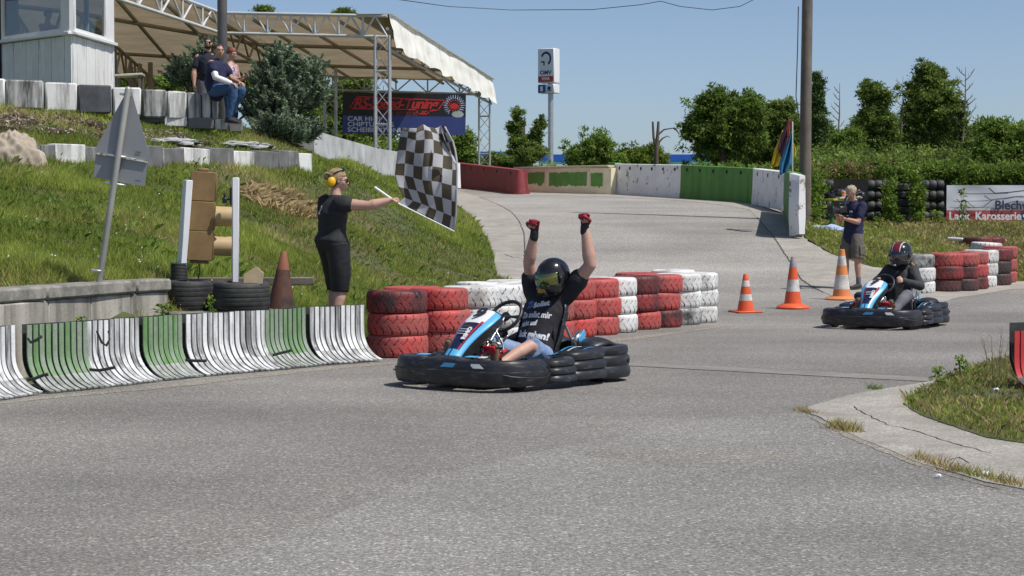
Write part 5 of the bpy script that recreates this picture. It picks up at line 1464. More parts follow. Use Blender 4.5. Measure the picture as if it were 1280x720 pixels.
# ------------------------------------------------------------ vegetation
def leaf_quads(C, size, outd=None, elong=1.5, rg=rng, jit=.9):
    """diamond leaves at centres C; outd: preferred long direction"""
    n = len(C)
    nrm = rg.normal(size=(n, 3)); nrm[:, 2] += .5
    nrm /= np.linalg.norm(nrm, axis=1)[:, None]
    t = rg.normal(size=(n, 3)) * jit
    if outd is not None: t = t * .55 + outd * 1.3
    t -= nrm * (t * nrm).sum(1)[:, None]
    t /= np.linalg.norm(t, axis=1)[:, None] + 1e-9
    b = np.cross(nrm, t)
    s = size * rg.uniform(.6, 1.3, n)[:, None]
    L = t * s * elong; Wd = b * s * .5
    return np.stack([C - L * .45 - Wd * .8, C - L * .45 + Wd * .8, C + L * .6], 1)
def crown_points(blobs, ncl, npl, rcl, rg, shell=.72):
    """clusters of leaves spread through ellipsoids: returns points, tint, out direction"""
    nb = []
    for b in blobs:
        nb.append((b[0], b[1], b[2], b[3] * .80, b[4] * .80, b[5] * .80))
        for _ in range(7):
            d = rg.normal(size=3); d /= np.linalg.norm(d); f = rg.uniform(.22, .48); r = rg.uniform(.62, .98) if f < .35 else rg.uniform(.5, .7)
            nb.append((b[0] + d[0] * b[3] * r, b[1] + d[1] * b[4] * r, b[2] + d[2] * b[5] * r, b[3] * f, b[4] * f, b[5] * f))
    blobs = nb
    vol = np.array([b[3] * b[4] * b[5] for b in blobs]) ** .5
    pr = vol / vol.sum()
    P_, Tn, Od = [], [], []
    for _ in range(ncl):
        b = blobs[rg.choice(len(blobs), p=pr)]
        d = rg.normal(size=3); d /= np.linalg.norm(d)
        r = min(1.7, abs(rg.normal()) * .80)
        c = np.array(b[:3]) + d * r * np.array(b[3:6])
        rc = rcl * rg.uniform(.6, 1.35)
        k = int(npl * rg.uniform(.6, 1.3))
        e = rg.normal(size=(k, 3)); e /= np.linalg.norm(e, axis=1)[:, None]
        rr = rg.random(k) ** .6
        p = c + e * (rr * rc)[:, None] * np.array([1.15, 1.15, .75])
        P_.append(p); base = rg.uniform(.2, .75); Tn.append(np.clip(base + rg.normal(size=k) * .16, 0, 1)); Od.append(e + d * .4)
    return np.concatenate(P_), np.concatenate(Tn), np.concatenate(Od)
def limbs(mb, base, h, r, blobs, rg, n=9):
    bx, by, bz_ = base
    pts = [(0, 0, -.3), (h * .01, 0, h * .3), (-h * .01, h * .01, h * .6), (0, 0, h * .88)]
    mb.tube([Vector(p) for p in pts], [r, r * .8, r * .5, r * .15], 9)
    for i in range(n):
        b = blobs[rg.integers(len(blobs))]
        z0 = h * rg.uniform(.25, .75); d = rg.normal(size=3); d /= np.linalg.norm(d)
        tip = Vector(b[:3]) + Vector(d * np.array(b[3:6]) * .75)
        a = Vector((0, 0, min(z0, max(.2, tip.z - .2)))); m = a.lerp(tip, .5) + Vector((0, 0, -.08 * h * .3))
        mb.tube([a, m, tip], [r * .35, r * .22, r * .06], 6)
m_bark = M_('bark', (.11, .085, .06), .9, var=.3, scale=4, bump=.6, bscale=20)
m_barkd = M_('dead_bark', (.21, .185, .155), .9, var=.25, scale=4, bump=.4, bscale=20)
LF = {'oak': leafmat('oak_leaves', (0.033, 0.065, 0.013), (0.276, 0.406, 0.073), .42), 'dark': leafmat('dark_leaves', (.036, .066, .016), (0.338, 0.450, 0.094), .48), 'lime': leafmat('lime_leaves', (.06, .11, .010), (.30, .40, .06), .42),
      'mid': leafmat('mid_leaves', (0.046, 0.091, 0.013), (0.341, 0.488, 0.090), .42), 'jun': leafmat('juniper_needles', (.055, .09, .055), (.33, .42, .26), .25), 'pine': leafmat('pine_needles', (0.026, 0.052, 0.018), (0.179, 0.276, 0.081), .3)}
def _dens(ncl, npl, rcl): return int(ncl * 2.1), int(npl * .66), rcl * 1.0
def tree(name, label, px, ybase, D, blobs_px, kind, ncl, npl, rcl, lsize, trunk_r=.2, group=None, z0=None, seed=1, cat='tree', trunk=True, elong=1.5, shell=.72):
    """blobs_px: crown lobes as (x, y, half width, half height) in photograph pixels at distance D, given real depth"""
    rg = np.random.default_rng(seed); ncl, npl, rcl = _dens(ncl, npl, rcl)
    p = P(px, ybase, D)
    z = float(H(p.x, min(D, 398))) if z0 is None else z0
    t = thing(name, label, cat, (p.x, D, z), 0, group)
    k = D / FP
    blobs = []
    for bx_, by, hw, hh in blobs_px:
        c = P(bx_, by, D)
        blobs.append((c.x - p.x, rg.uniform(-.3, .3) * hw * k, c.z - z, hw * k, hw * k * .85, hh * k))
    top = max(b[2] + b[5] for b in blobs)
    C, T, O = crown_points(blobs, ncl, npl, rcl, rg, shell)
    me = quadmesh('crown', leaf_quads(C, lsize * .78, O, elong, rg), 4, LF[kind], T)
    obj('crown', me, t)
    if trunk:
        mb = MB(); limbs(mb, (0, 0, 0), top * .93, trunk_r, blobs, rg); mb.build('trunk', m_bark, t, 60)
    return t
# trees beyond the crest, left to right
tree('young_tree', 'bushy mid green tree behind the checkered flag', 572, 210, 82, [(572, 185, 18, 28), (586, 190, 12, 20), (560, 200, 18, 16)], 'mid', 180, 70, 0.245, 0.119, .12, seed=3, z0=2.8)
tree('young_tree', 'slim two topped tree left of the petrol sign mast', 656, 210, 92, [(645, 158, 9, 24), (650, 185, 17, 22), (670, 175, 13, 25), (664, 195, 22, 14), (648, 140, 6, 7), (677, 155, 5, 9)], 'dark', 285, 62, 0.216, 0.111, .12, seed=4)
tree('bush', 'low dark bushes between the canopy post and the slim tree', 630, 212, 96, [(628, 200, 20, 12), (612, 203, 16, 10), (645, 202, 14, 10)], 'dark', 135, 60, 0.245, 0.119, .1, seed=5, cat='bush')
tree('young_tree', 'round mid green tree right of the petrol sign mast', 735, 212, 95, [(738, 190, 26, 22), (720, 198, 18, 12), (755, 185, 14, 17), (748, 176, 9, 10), (770, 202, 14, 9)], 'mid', 330, 68, 0.259, 0.128, .14, seed=6)
tree('bush', 'yellow green bushy tree behind the white barrier', 800, 212, 105, [(795, 196, 22, 16), (815, 192, 15, 13), (780, 200, 14, 11), (826, 200, 10, 10)], 'lime', 270, 70, 0.274, 0.128, .12, seed=7, cat='tree')
tree('oak_tree', 'large broad oak with hanging left branches behind the green barrier', 905, 215, 130, [(905, 150, 33, 36), (880, 140, 20, 20), (925, 145, 25, 32), (868, 155, 14, 10), (905, 185, 40, 30), (940, 170, 22, 38), (895, 125, 14, 12), (938, 128, 12, 14), (862, 167, 8, 5)], 'oak', 840, 78, 0.446, 0.187, .45, seed=8)
tree('oak_tree', 'dark leafy tree between the oak and the wooden pole', 968, 215, 135, [(965, 150, 22, 24), (985, 145, 16, 20), (975, 180, 28, 34), (955, 190, 20, 24), (992, 175, 14, 26)], 'dark', 630, 78, 0.432, 0.187, .4, seed=9)
tree('conifer', 'narrow ragged pine just right of the wooden pole', 1023, 215, 120, [(1022 + 3 * math.sin(i_ * 2.1), 98 + 9.5 * i_, 4 + 1.3 * i_, 9) for i_ in range(11)], 'pine', 285, 70, 0.302, 0.153, .2, seed=10)
tree('young_tree', 'low leafy tree with drooping side right of the ragged pine', 1055, 215, 112, [(1052, 182, 14, 14), (1064, 168, 12, 7), (1045, 192, 14, 14), (1072, 190, 14, 14)], 'mid', 270, 66, 0.288, 0.153, .18, seed=11)
tree('pine_tree', 'tall loose tree with bare lower stem between the two dead trees', 1092, 215, 115, [(1088, 113, 14, 13), (1098, 130, 18, 15), (1084, 142, 13, 14), (1104, 155, 18, 18), (1088, 172, 16, 20), (1108, 185, 18, 24), (1092, 198, 22, 14)], 'dark', 495, 66, 0.302, 0.153, .25, seed=12)
tree('tall_tree', 'tallest dense dark tree of the right hand group', 1163, 215, 118, [(1165, 92, 19, 14), (1158, 112, 26, 18), (1176, 116, 22, 20), (1172, 140, 28, 20), (1152, 140, 24, 22), (1168, 172, 32, 30), (1150, 190, 28, 24), (1182, 195, 24, 20)], 'dark', 930, 74, 0.360, 0.170, .35, seed=13)
tree('tree_with_bare_top', 'leafy lower part of the tree with bare top right of the tallest tree', 1204, 215, 116, [(1200, 165, 9, 24), (1206, 190, 14, 22), (1196, 140, 6, 10)], 'dark', 195, 60, 0.259, 0.153, .2, seed=14)
tree('tree', 'broad rounded green tree at the right picture edge', 1255, 215, 108, [(1250, 180, 26, 26), (1275, 178, 25, 26), (1232, 195, 18, 18), (1300, 185, 25, 25), (1245, 160, 11, 8)], 'mid', 690, 74, 0.396, 0.170, .35, seed=15)
tree('tree', 'dark green trees filling the gap behind the tall dark tree', 1130, 218, 124, [(1125, 185, 20, 26), (1138, 165, 12, 18), (1115, 200, 24, 14), (1185, 195, 30, 18), (1040, 205, 30, 14), (1005, 200, 20, 18)], 'dark', 495, 74, 0.396, 0.170, .3, seed=16)
for i_, (px_, tp, hw_, D_, kd, lb) in enumerate([(1030, 160, 30, 127, 'mid', 'mid green tree behind the ragged pine and wooden pole'), (1078, 150, 24, 128, 'dark', 'dark tree filling the gap right of the bare grey tree'), (1112, 158, 26, 129, 'mid', 'loose green tree between the two tall trees'), (1140, 130, 16, 130, 'dark', 'slender dark tree at the left shoulder of the tallest tree'), (1190, 150, 22, 128, 'mid', 'bushy tree at the right foot of the tallest tree'), (1222, 158, 22, 127, 'lime', 'yellow green tree left of the broad tree at the edge'), (945, 165, 26, 140, 'mid', 'green tree filling the gap behind the oak')]):
    tree('tree', lb, px_, 218, D_, [(px_, tp + 18, hw_ * .7, 20), (px_ - hw_ * .4, tp + 38, hw_ * .8, 24), (px_ + hw_ * .5, tp + 42, hw_ * .8, 24), (px_ + 4, tp + 6, hw_ * .35, 12)], kd, 260, 70, .5, .19, .25, seed=110 + i_)
# dead trees: bare branches
def deadtree(label, px, ybase, D, top, n, spread, seed, r=.12, bend=0):
    rg = random.Random(seed); p = P(px, ybase, D); z = float(H(p.x, D)); h = P(px, top, D).z - z; k = D / FP
    t = thing('dead_tree', label, 'dead tree', (p.x, D, z))
    mb = MB(); pts = [Vector((bend * k * u * u + .1 * math.sin(u * 9), 0, h * u - .2 * (u == 0))) for u in (0, .25, .5, .75, 1)]
    mb.tube(pts, [r, r * .8, r * .55, r * .35, r * .1], 8); mb.build('trunk', m_barkd, t, 60)
    for i in range(n):
        u = .38 + .6 * i / n; b0 = Vector((bend * k * u * u, 0, h * u)); sd = rg.choice((-1, 1)); L = spread * k * (1.2 - u * .7) * rg.uniform(.6, 1.2)
        dy = rg.uniform(-.6, .6); pts = [b0, b0 + Vector((sd * L * .5, dy * L * .5, L * .45)), b0 + Vector((sd * L, dy * L, L * rg.uniform(.8, 1.3)))]
        mb = MB(); mb.tube(pts, [r * .3, r * .2, r * .06], 6)
        for q in range(3):
            s_ = .4 + .2 * q; c = pts[0].lerp(pts[2], s_); e = c + Vector((sd * L * rg.uniform(-.1, .35), rg.uniform(-.2, .2) * L, L * rg.uniform(.2, .5))); mb.tube([c, e], [r * .12, r * .04], 5)
        mb.build('branch', m_barkd, t, 60)
    return t
deadtree('bare grey tree right of the ragged pine', 1048, 215, 113, 104, 11, 14, 2)
deadtree('bare thin tree left of the tallest dark tree', 1127, 215, 121, 95, 12, 13, 3, .11)
deadtree('bare topped tree with upswept branches right of the tallest tree', 1205, 215, 115.8, 84, 16, 20, 4, .14)
# lopped trunk with a side branch beside the white barrier
t = thing('lopped_tree', 'lopped dead trunk with two stubs and thin side branches above the white barrier', 'dead tree', (P(820, 212, 88).x, 88, float(H(P(820, 212, 88).x, 88))))
Lt = lambda x, y: P(x, y, 88) - Vector(t.location)
mb = MB(); mb.tube([Lt(820, 214), Lt(820.5, 185), Lt(822, 170), Lt(823, 153)], [.12, .10, .08, .06], 9, True); mb.build('trunk', m_bark, t, 60)
mb = MB(); mb.tube([Lt(820, 184), Lt(817, 172), Lt(816, 153)], [.08, .06, .05], 9, True); mb.build('limb', m_bark, t, 60)
for pts in ([(823, 168), (830, 162), (842, 160), (850, 161)], [(822, 180), (828, 173), (834, 170), (838, 172)], [(842, 160), (846, 163), (849, 168)]):
    mb = MB(); mb.tube([Lt(*q) for q in pts], [.05, .035, .022, .012][:len(pts)], 6); mb.build('branch', m_bark, t, 60)
deadtree('thin bare sapling just left of the far lamp post', 835, 212, 100, 186, 6, 8, 9, .05)
# trees behind the canopy
tree('tree', 'dark green tree behind the banner and canopy posts', 435, 215, 84, [(430, 120, 34, 30), (420, 160, 34, 34), (455, 185, 40, 22), (470, 140, 26, 22)], 'dark', 495, 70, 0.360, 0.153, .3, seed=21, z0=3)
tree('tree', 'light green bush under the canopy left of the black banner', 395, 200, 80, [(380, 160, 30, 30), (330, 175, 40, 22), (500, 192, 30, 14), (455, 190, 24, 16)], 'mid', 360, 70, 0.302, 0.136, .2, seed=22, z0=3)
tree('hedge', 'green hedge behind the spectators under the canopy', 260, 110, 80, [(180, 105, 34, 16), (230, 108, 30, 14), (300, 104, 40, 18), (360, 105, 30, 20), (140, 108, 30, 14)], 'mid', 450, 70, 0.302, 0.136, .2, seed=23, z0=3.4, cat='hedge')
tree('tree', 'dark treetop just showing above the canopy roof left', 330, 60, 100, [(330, 14, 10, 5)], 'dark', 30, 60, 0.288, 0.153, .2, seed=24, z0=3)
tree('tree', 'dark treetop showing above the canopy roof right', 427, 60, 100, [(428, 17, 9, 4)], 'dark', 27, 60, 0.288, 0.153, .2, seed=25, z0=3)
# junipers
def juniper(label, px, ybase, D, blobs_px, ncl, seed, npl=100, ls=.042):
    rg = np.random.default_rng(seed); p = P(px, ybase, D); z = float(HB(p.x, D)); k = D / FP
    t = thing('juniper', label, 'shrub', (p.x, D, z))
    Cs, Ts, Os = [], [], []
    vol = np.array([b[2] * b[3] for b in blobs_px], float); pr = vol / vol.sum()
    for _ in range(ncl):
        b = blobs_px[rg.choice(len(blobs_px), p=pr)]; c = P(b[0], b[1], D) - Vector((p.x, D, z)); c = np.array(c)
        d = rg.normal(size=3); d /= np.linalg.norm(d); d[2] = abs(d[2]) * .8 - .25 * rg.random()
        rad = np.array([b[2], b[2] * .9, b[3]]) * k
        st = c + d * rad * rg.uniform(.35, .8); dirn = d * np.array([1, 1, .6]) + np.array([0, 0, .75]); dirn /= np.linalg.norm(dirn)
        L = rg.uniform(.22, .5); n = npl; u = rg.random(n)
        off = rg.normal(size=(n, 3)) * (.048 * (1.15 - u))[:, None]
        Cs.append(st + dirn * (u * L)[:, None] + off); base = rg.uniform(.15, .8); Ts.append(np.clip(base + .25 * (u - .5) + rg.normal(size=n) * .12, 0, 1)); Os.append(np.tile(dirn, (n, 1)) + off * 6)
    C = np.concatenate(Cs); me = quadmesh('foliage', leaf_quads(C, ls, np.concatenate(Os), 2.0, rg), 4, LF['jun'], np.concatenate(Ts)); obj('foliage', me, t)
    mb = MB(); mb.tube([(0, 0, -.2), (0, 0, (blobs_px[0][1] - ybase) * -k * .9)], [.09, .03], 8)
    for i in range(14):
        b = blobs_px[i % len(blobs_px)]; c = P(b[0], b[1], D) - Vector((p.x, D, z)); e = c + Vector(rg.normal(size=3)) * b[2] * k * .35; mb.tube([(0, 0, .2), Vector((e.x * .5, e.y * .5, e.z * .7)), e], [.04, .025, .01], 5)
    mb.build('stem', m_bark, t, 60); return t
juniper('large blue green juniper bush right of the seated men', 360, 188, 41, [(360, 135, 40, 45), (345, 110, 26, 38), (385, 125, 24, 40), (355, 165, 42, 22), (335, 140, 24, 30), (350, 80, 12, 22), (388, 98, 14, 22), (330, 150, 24, 22)], 800, 31, 115)
juniper('small sparse juniper behind the standing man', 243, 118, 43.5, [(245, 92, 16, 20), (235, 98, 14, 16), (256, 70, 8, 14), (228, 104, 12, 12)], 200, 32)
juniper('low dark juniper at the foot of the large one', 345, 175, 40.2, [(345, 165, 26, 12), (375, 175, 24, 10)], 120, 33)

# ------------------------------------------------------------ scrub, hedge and ivy on the tyre wall (nobody could count it)
def scrub(name, label, region, n, kind, ls, seed, D0, D1, ylo, yhi, cat=None, rcl=.2, npl=26, hh=None):
    rg = np.random.default_rng(seed); C, T, O = [], [], []
    for _ in range(n):
        x = rg.uniform(*region); D = rg.uniform(D0, D1); u = rg.random(); wv = noise.noise(Vector((x * .045, seed, 0))) + .7 * noise.noise(Vector((x * .13, seed, 5)))
        y = ylo + (yhi - ylo) * (u ** .9) - wv * 12 * u - rg.random() * 2
        c = np.array(P(x, y, D)); k = int(npl * rg.uniform(.5, 1.4)); e = rg.normal(size=(k, 3)); e /= np.linalg.norm(e, axis=1)[:, None]
        C.append(c + e * (rg.random(k) ** .5 * rcl * rg.uniform(.6, 1.4))[:, None]); base = rg.uniform(.1, .85); T.append(np.clip(base + rg.normal(size=k) * .15, 0, 1)); O.append(e)
    me = quadmesh(name, leaf_quads(np.concatenate(C), ls, np.concatenate(O), 1.5, rg), 4, LF[kind], np.concatenate(T)); o = obj(name, me); o['kind'] = 'stuff'; return o
LF['ivy'] = leafmat('ivy_leaves', (.035, .085, .010), (.24, .34, .045)); LF['dry'] = leafmat('dry_scrub', (.10, .085, .03), (.34, .29, .12))
LF['grass'] = leafmat('grass_blades', (.075, .12, .012), (.50, .58, .12), .4, .6); LF['straw'] = leafmat('straw_blades', (.20, .15, .06), (.60, .49, .24), .25, .8)
scrub('ivy_cover', '', (1100, 1345), 2300, 'ivy', .062, 41, 52, 54.5, 232, 211, rcl=.16)
scrub('scrub_cover', '', (1000, 1345), 1500, 'mid', .075, 42, 53.5, 58, 232, 213, rcl=.2)
scrub('scrub_cover', '', (1010, 1125), 420, 'mid', .075, 49, 54, 60, 228, 200, rcl=.22)
scrub('scrub_cover', '', (1125, 1345), 220, 'ivy', .075, 50, 54, 60, 228, 210, rcl=.22)
scrub('scrub_cover', '', (1008, 1120), 300, 'dry', .06, 43, 53, 56, 232, 206, rcl=.2)
scrub('ivy_cover', '', (1005, 1030), 110, 'ivy', .075, 44, 47.5, 51, 268, 214, npl=16)
scrub('ivy_cover', '', (1108, 1117), 45, 'ivy', .07, 45, 50, 50.8, 276, 226, npl=20)
scrub('ivy_cover', '', (1141, 1152), 60, 'ivy', .07, 46, 50, 50.8, 276, 226, npl=20)
scrub('far_wood', '', (985, 1345), 1300, 'dark', .13, 47, 106, 118, 232, 192, rcl=.55, npl=46)
scrub('far_wood', '', (560, 960), 420, 'mid', .14, 48, 100, 112, 222, 212, rcl=.4, npl=40)
# broad leaved weeds in front of the tyre wall
def weed(label, px, py, D, h, w, n, kind='ivy', seed=1, group=None, fn=None, lw=.09):
    rg = np.random.default_rng(seed); p = P(px, py, D); z = float((fn or H)(p.x, D)); t = thing('weed', label, 'plant', (p.x, D, z), 0, group)
    mb = MB(); vs, T = [], []
    for i in range(n):
        u = rg.random() ** .7; a = rg.uniform(0, 6.28); r = w * (.25 + .75 * rg.random()) * (1 - .45 * u); c = np.array([math.cos(a) * r * .35, math.sin(a) * r * .35, h * u * .92]); tip = c + np.array([math.cos(a) * r * .65, math.sin(a) * r * .65, h * .10 * rg.uniform(-.6, 1)])
        s_ = np.array([-math.sin(a), math.cos(a), rg.uniform(-.5, .5)]) * lw * .5 * rg.uniform(.6, 1.2); mid = c * .45 + tip * .55 + np.array([0, 0, .02])
        vs.append([c, mid + s_, tip, mid - s_]); T.append(rg.uniform(.15, .95))
    me = quadmesh('leaf', np.array(vs), 4, LF[kind], np.array(T)); o = obj('leaf', me, t); o['kind'] = 'stuff'
    for i in range(3):
        a = rg.uniform(0, 6.28); mb.tube([(0, 0, -.03), (math.cos(a) * w * .15, math.sin(a) * w * .15, h * rg.uniform(.7, 1))], [.008, .003], 5)
    mb.build('stem', M_('green_stem', (.10, .17, .05), .7, bump=0), t); return t
for i, (px, py, D, h, w, n, lb) in enumerate([(1203, 285, 48.6, 1.0, .25, 60, 'tall weed hiding the first word of the red banner strip'), (1170, 287, 48.5, .45, .35, 70, 'broad leaved weed left of the white banner'), (1150, 286, 48.8, .4, .3, 60, 'broad leaved weed between flat tyre stack and banner'),
        (1125, 290, 48.3,   .35, .3, 50, 'weed in front of the flat tyre stack'), (1098, 292, 47.6, .35, .3, 50, 'weed right of the photographer'), (1020, 283, 46, .45, .3, 60, 'weed clump right of the wooden pole foot')]):
    weed(lb, px, py, D, h, w, n, 'ivy', 60 + i, None, None, .10)

# ------------------------------------------------------------ grass
def blades(name, polyw, fn, off, n, hmin, hmax, wd, kind, seed, dens=None, straw=None, kpow=2.0, near=18., patchy=0.0, mask=None, bend=.5):
    rg = np.random.default_rng(seed); xs_ = [p[0] for p in polyw]; ys_ = [p[1] for p in polyw]
    m0 = int(n * 6.5); Y = rg.uniform(min(ys_), min(max(ys_), 60), m0); X = rg.uniform(-.33, .42, m0) * Y
    keep = rg.random(len(X)) < (np.minimum(1, (near / Y) ** (kpow - 1)) if kpow > 0 else 1)
    X, Y = X[keep], Y[keep]
    k = inpoly(X, Y, polyw); X, Y = X[k], Y[k]
    px_ = 640 + FP * X / Y; vis = (px_ > -150) & (px_ < 1650); X, Y = X[vis], Y[vis]
    pn = (vnoise(X, Y, .7) - .5) * 1.6 + (vnoise(X, Y, 2.1, 5) - .5) * 1.3 + (vnoise(X, Y, 5.3, 9) - .5) * .7
    if patchy: k = rg.random(len(X)) < np.clip(1 - patchy * (pn < -.45), 0, 1); X, Y, pn = X[k], Y[k], pn[k]
    if mask is not None: k = mask(X, Y, rg); X, Y, pn = X[k], Y[k], pn[k]
    X, Y, pn = X[:n], Y[:n], pn[:n]; m = len(X); Z = fn(X, Y) + off
    h = rg.uniform(hmin, hmax, m) * np.clip(1 + .5 * pn, .4, 2); a = rg.uniform(0, 6.283, m); w = wd * (Y / 22) ** .8 * rg.uniform(.6, 1.3, m)
    la = rg.uniform(0, 6.283, m); ln = h * rg.uniform(.1, bend * 1.6, m)
    B = np.stack([X, Y, Z - .01], 1); s_ = np.stack([np.cos(a) * w, np.sin(a) * w, np.zeros(m)], 1) * .5
    ld = np.stack([np.cos(la) * ln, np.sin(la) * ln, np.zeros(m)], 1); up = np.stack([np.zeros(m), np.zeros(m), h], 1)
    tip = B + up * (1 - .25 * (ln / h)[:, None]) + ld
    V = np.stack([B - s_ * 1.15, B + s_ * 1.15, tip], 1) if n > 60000 else np.stack([B - s_, B + s_, B + up * .62 + ld * .35 + s_ * .55, tip], 1)
    T = np.clip(.45 + .30 * pn + rg.normal(size=m) * .2, 0, 1)
    o = obj(name, quadmesh(name, V, 4, LF[kind], T)); o['kind'] = 'stuff'; return o
bw_ = [tuple(p) for p in bank_poly]
pgD = G(335, 255, HB); 
def strawmask(X, Y, rg):
    f = np.exp(-(((X - pgD.x) / 1.1) ** 2 + ((Y - pgD.y) / 2.6) ** 2)) * 1.2 + .10 + np.clip((vnoise(X, Y, .55, 7) - .45) * 2.4, 0, .8)
    t_ = np.exp(-(((X + 11.5) / 6) ** 2 + ((Y - 35) / 2.4) ** 2)) * .6
    f = np.where((X < -3.35) & (Y < 16.75 + (X + 4.37) * 3.19), -1, f)
    return rg.random(len(X)) < f + t_
def greenmask(X, Y, rg):
    # beaten bare strip of mulch between the block rows, and the open ground behind the low wall
    mul = ((Y > 33.6) & (Y < 38.2) & (X < -4.6)); f = np.where(mul, .35, 1.0)
    f = f * np.clip(1 - (vnoise(X, Y, .55, 7) - .52) * 2.6, .25, 1) * np.where(vnoise(X, Y, 1.3, 12) > .80, .3, 1)
    st = np.exp(-(((X - pgD.x) / .9) ** 2 + ((Y - pgD.y) / 2.0) ** 2)); f = f * (1 - .75 * st)
    f = np.where((X < -3.35) & (Y < 16.75 + (X + 4.37) * 3.19), 0, f); f = np.where((abs(X + 2.95) < .75) & (Y < 20.9), .12, f)
    return (rg.random(len(X)) < f) & (Y < 58)
blades('bank_grass', bw_, HB, 0, 560000, .04, .13, .010, 'grass', 71, near=26, mask=greenmask, patchy=.45)
blades('bank_straw', bw_, HB, 0, 150000, .04, .14, .009, 'straw', 72, near=24, mask=strawmask, bend=.9)
hc = G(352, 262, HB); hay_poly = [(hc.x + .62 * math.cos(a) * (1 + .2 * math.sin(3 * a)), hc.y + 1.7 * math.sin(a)) for a in np.linspace(0, 6.283, 17)[:-1]]
LF['hay'] = leafmat('dry_hay', (.28, .20, .09), (.72, .56, .30), .15, .9)
blades('hay_patch', hay_poly, HB, .05, 9000, .10, .24, .011, 'hay', 78, near=30, bend=1.0, kpow=1)
LF['weed'] = leafmat('weed_leaves', (.05, .11, .014), (.25, .36, .07), .35, .6)
blades('bank_tall_weeds', bw_, HB, 0, 30000, .07, .16, .009, 'weed', 73, near=20, mask=lambda X, Y, rg: (rg.random(len(X)) < np.clip((vnoise(X, Y, 1.1, 3) - .42) * 3, 0, 1) * np.where((Y > 31) & (Y < 39), 1.5, .8)) & (Y > 22) & (Y < 56), bend=.7)
fw_ = [tuple(p) for p in field_poly]
blades('field_grass', fw_, H, .01, 150000, .04, .11, .016, 'grass', 74, near=38, kpow=1.5, mask=lambda X, Y, rg: Y < 54)
blades('field_straw', fw_, H, .01, 60000, .05, .14, .012, 'straw', 75, near=38, kpow=1.5, mask=lambda X, Y, rg: (Y < 54) & (rg.random(len(X)) < .3 + .7 * (X > 9.5)))
blades('verge_grass', grassR_w, H, .012, 17000, .02, .085, .006, 'grass', 76, near=14, kpow=0, patchy=.35)
blades('verge_straw', grassR_w, H, .012, 16000, .02, .10, .005, 'straw', 77, near=14, kpow=0, mask=lambda X, Y, rg: rg.random(len(X)) < .6)
def tuft(px0, px1, py0, py1, n, kind, seed, hm=.06):
    a = Vector(gp(px0, py0)); b_ = Vector(gp(px1, py1)); rg = np.random.default_rng(seed); u = rg.random(n)
    X = a.x + (b_.x - a.x) * u + rg.normal(size=n) * .03; Y = a.y + (b_.y - a.y) * u + rg.normal(size=n) * .05
    ex = rg.random(n); h = rg.uniform(.015, hm, n) * (.5 + abs(np.sin(u * 9 + seed))); aa = rg.uniform(0, 6.28, n); w = .007
    B = np.stack([X, Y, H(X, Y)], 1); s_ = np.stack([np.cos(aa) * w, np.sin(aa) * w, aa * 0], 1) * .5; ld = np.stack([np.cos(aa * 3) * h * .7, np.sin(aa * 3) * h * .7, h], 1)
    V = np.stack([B - s_, B + s_, B + ld * .6 + s_ * .5, B + ld], 1); o = obj('joint_grass', quadmesh('joint_grass', V, 4, LF[kind], rg.random(n))); o['kind'] = 'stuff'
tuft(1042, 1070, 535, 541, 380, 'straw', 1, .07); tuft(1042, 1070, 533, 540, 300, 'grass', 2, .06)
tuft(1140, 1200, 572, 592, 420, 'straw', 3, .06); tuft(1200, 1280, 590, 610, 420, 'straw', 4, .05); tuft(1205, 1262, 592, 606, 160, 'grass', 5, .06)
tuft(996, 1018, 512, 518, 200, 'straw', 6, .035); tuft(1090, 1100, 486, 487, 90, 'weed', 7, .05)
# weeds growing over the low wall and at the verge
for i, (px, py, D, h, w, n, lb, f) in enumerate([(205, 398, 18.6, .16, .22, 70, 'low leafy weed growing over the slat barrier below the left black tyre', None), (262, 392, 18.8, .20, .12, 40, 'little bright weed in front of the wide black tyre', None), (100, 408, 17.0, .10, .14, 30, 'small weed growing between low wall and white slats', None)]):
    o = weed(lb, px, py, D, h, w, n, 'ivy', 80 + i, None, None, .035); o.location.z = P(px, py, D).z - .02
for i, (px, py, h, w, n, lb) in enumerate([(1172, 484, .17, .12, 60, 'dark leafy weed at the left tip of the verge'), (1201, 474, .22, .13, 60, 'leafy weed left of the tall bare stalks on the verge'), (1146, 507, .07, .14, 60, 'low reddish weed creeping over the concrete at the verge edge')]):
    g = G(px, py); o = weed(lb, px, py, g.y, h, w, n, 'weed', 90 + i, None, None, .035); o.location = g
t = thing('stalk_plant', 'tall thin seed stalks rising beside the red slatted barrier', 'plant', G(1243, 478))
for i in range(9):
    a = rnd.uniform(-1, 1); b_ = rnd.uniform(-1, 1); hh = rnd.uniform(.25, .42) if i else .50
    mb = MB(); mb.tube([(a * .08, b_ * .08, 0), (a * .10, b_ * .1, hh * .6), (a * .16, b_ * .1, hh)], [.004, .003, .001], 5)
    for k in range(4):
        z = hh * (.5 + .14 * k); mb.tube([(a * .12, b_ * .1, z), (a * .12 + rnd.uniform(-.05, .05), b_ * .1, z + .035)], [.002, .001], 4)
    mb.build('stalk', M_('dry_stalk', (.26, .24, .10), .8, bump=0), t)
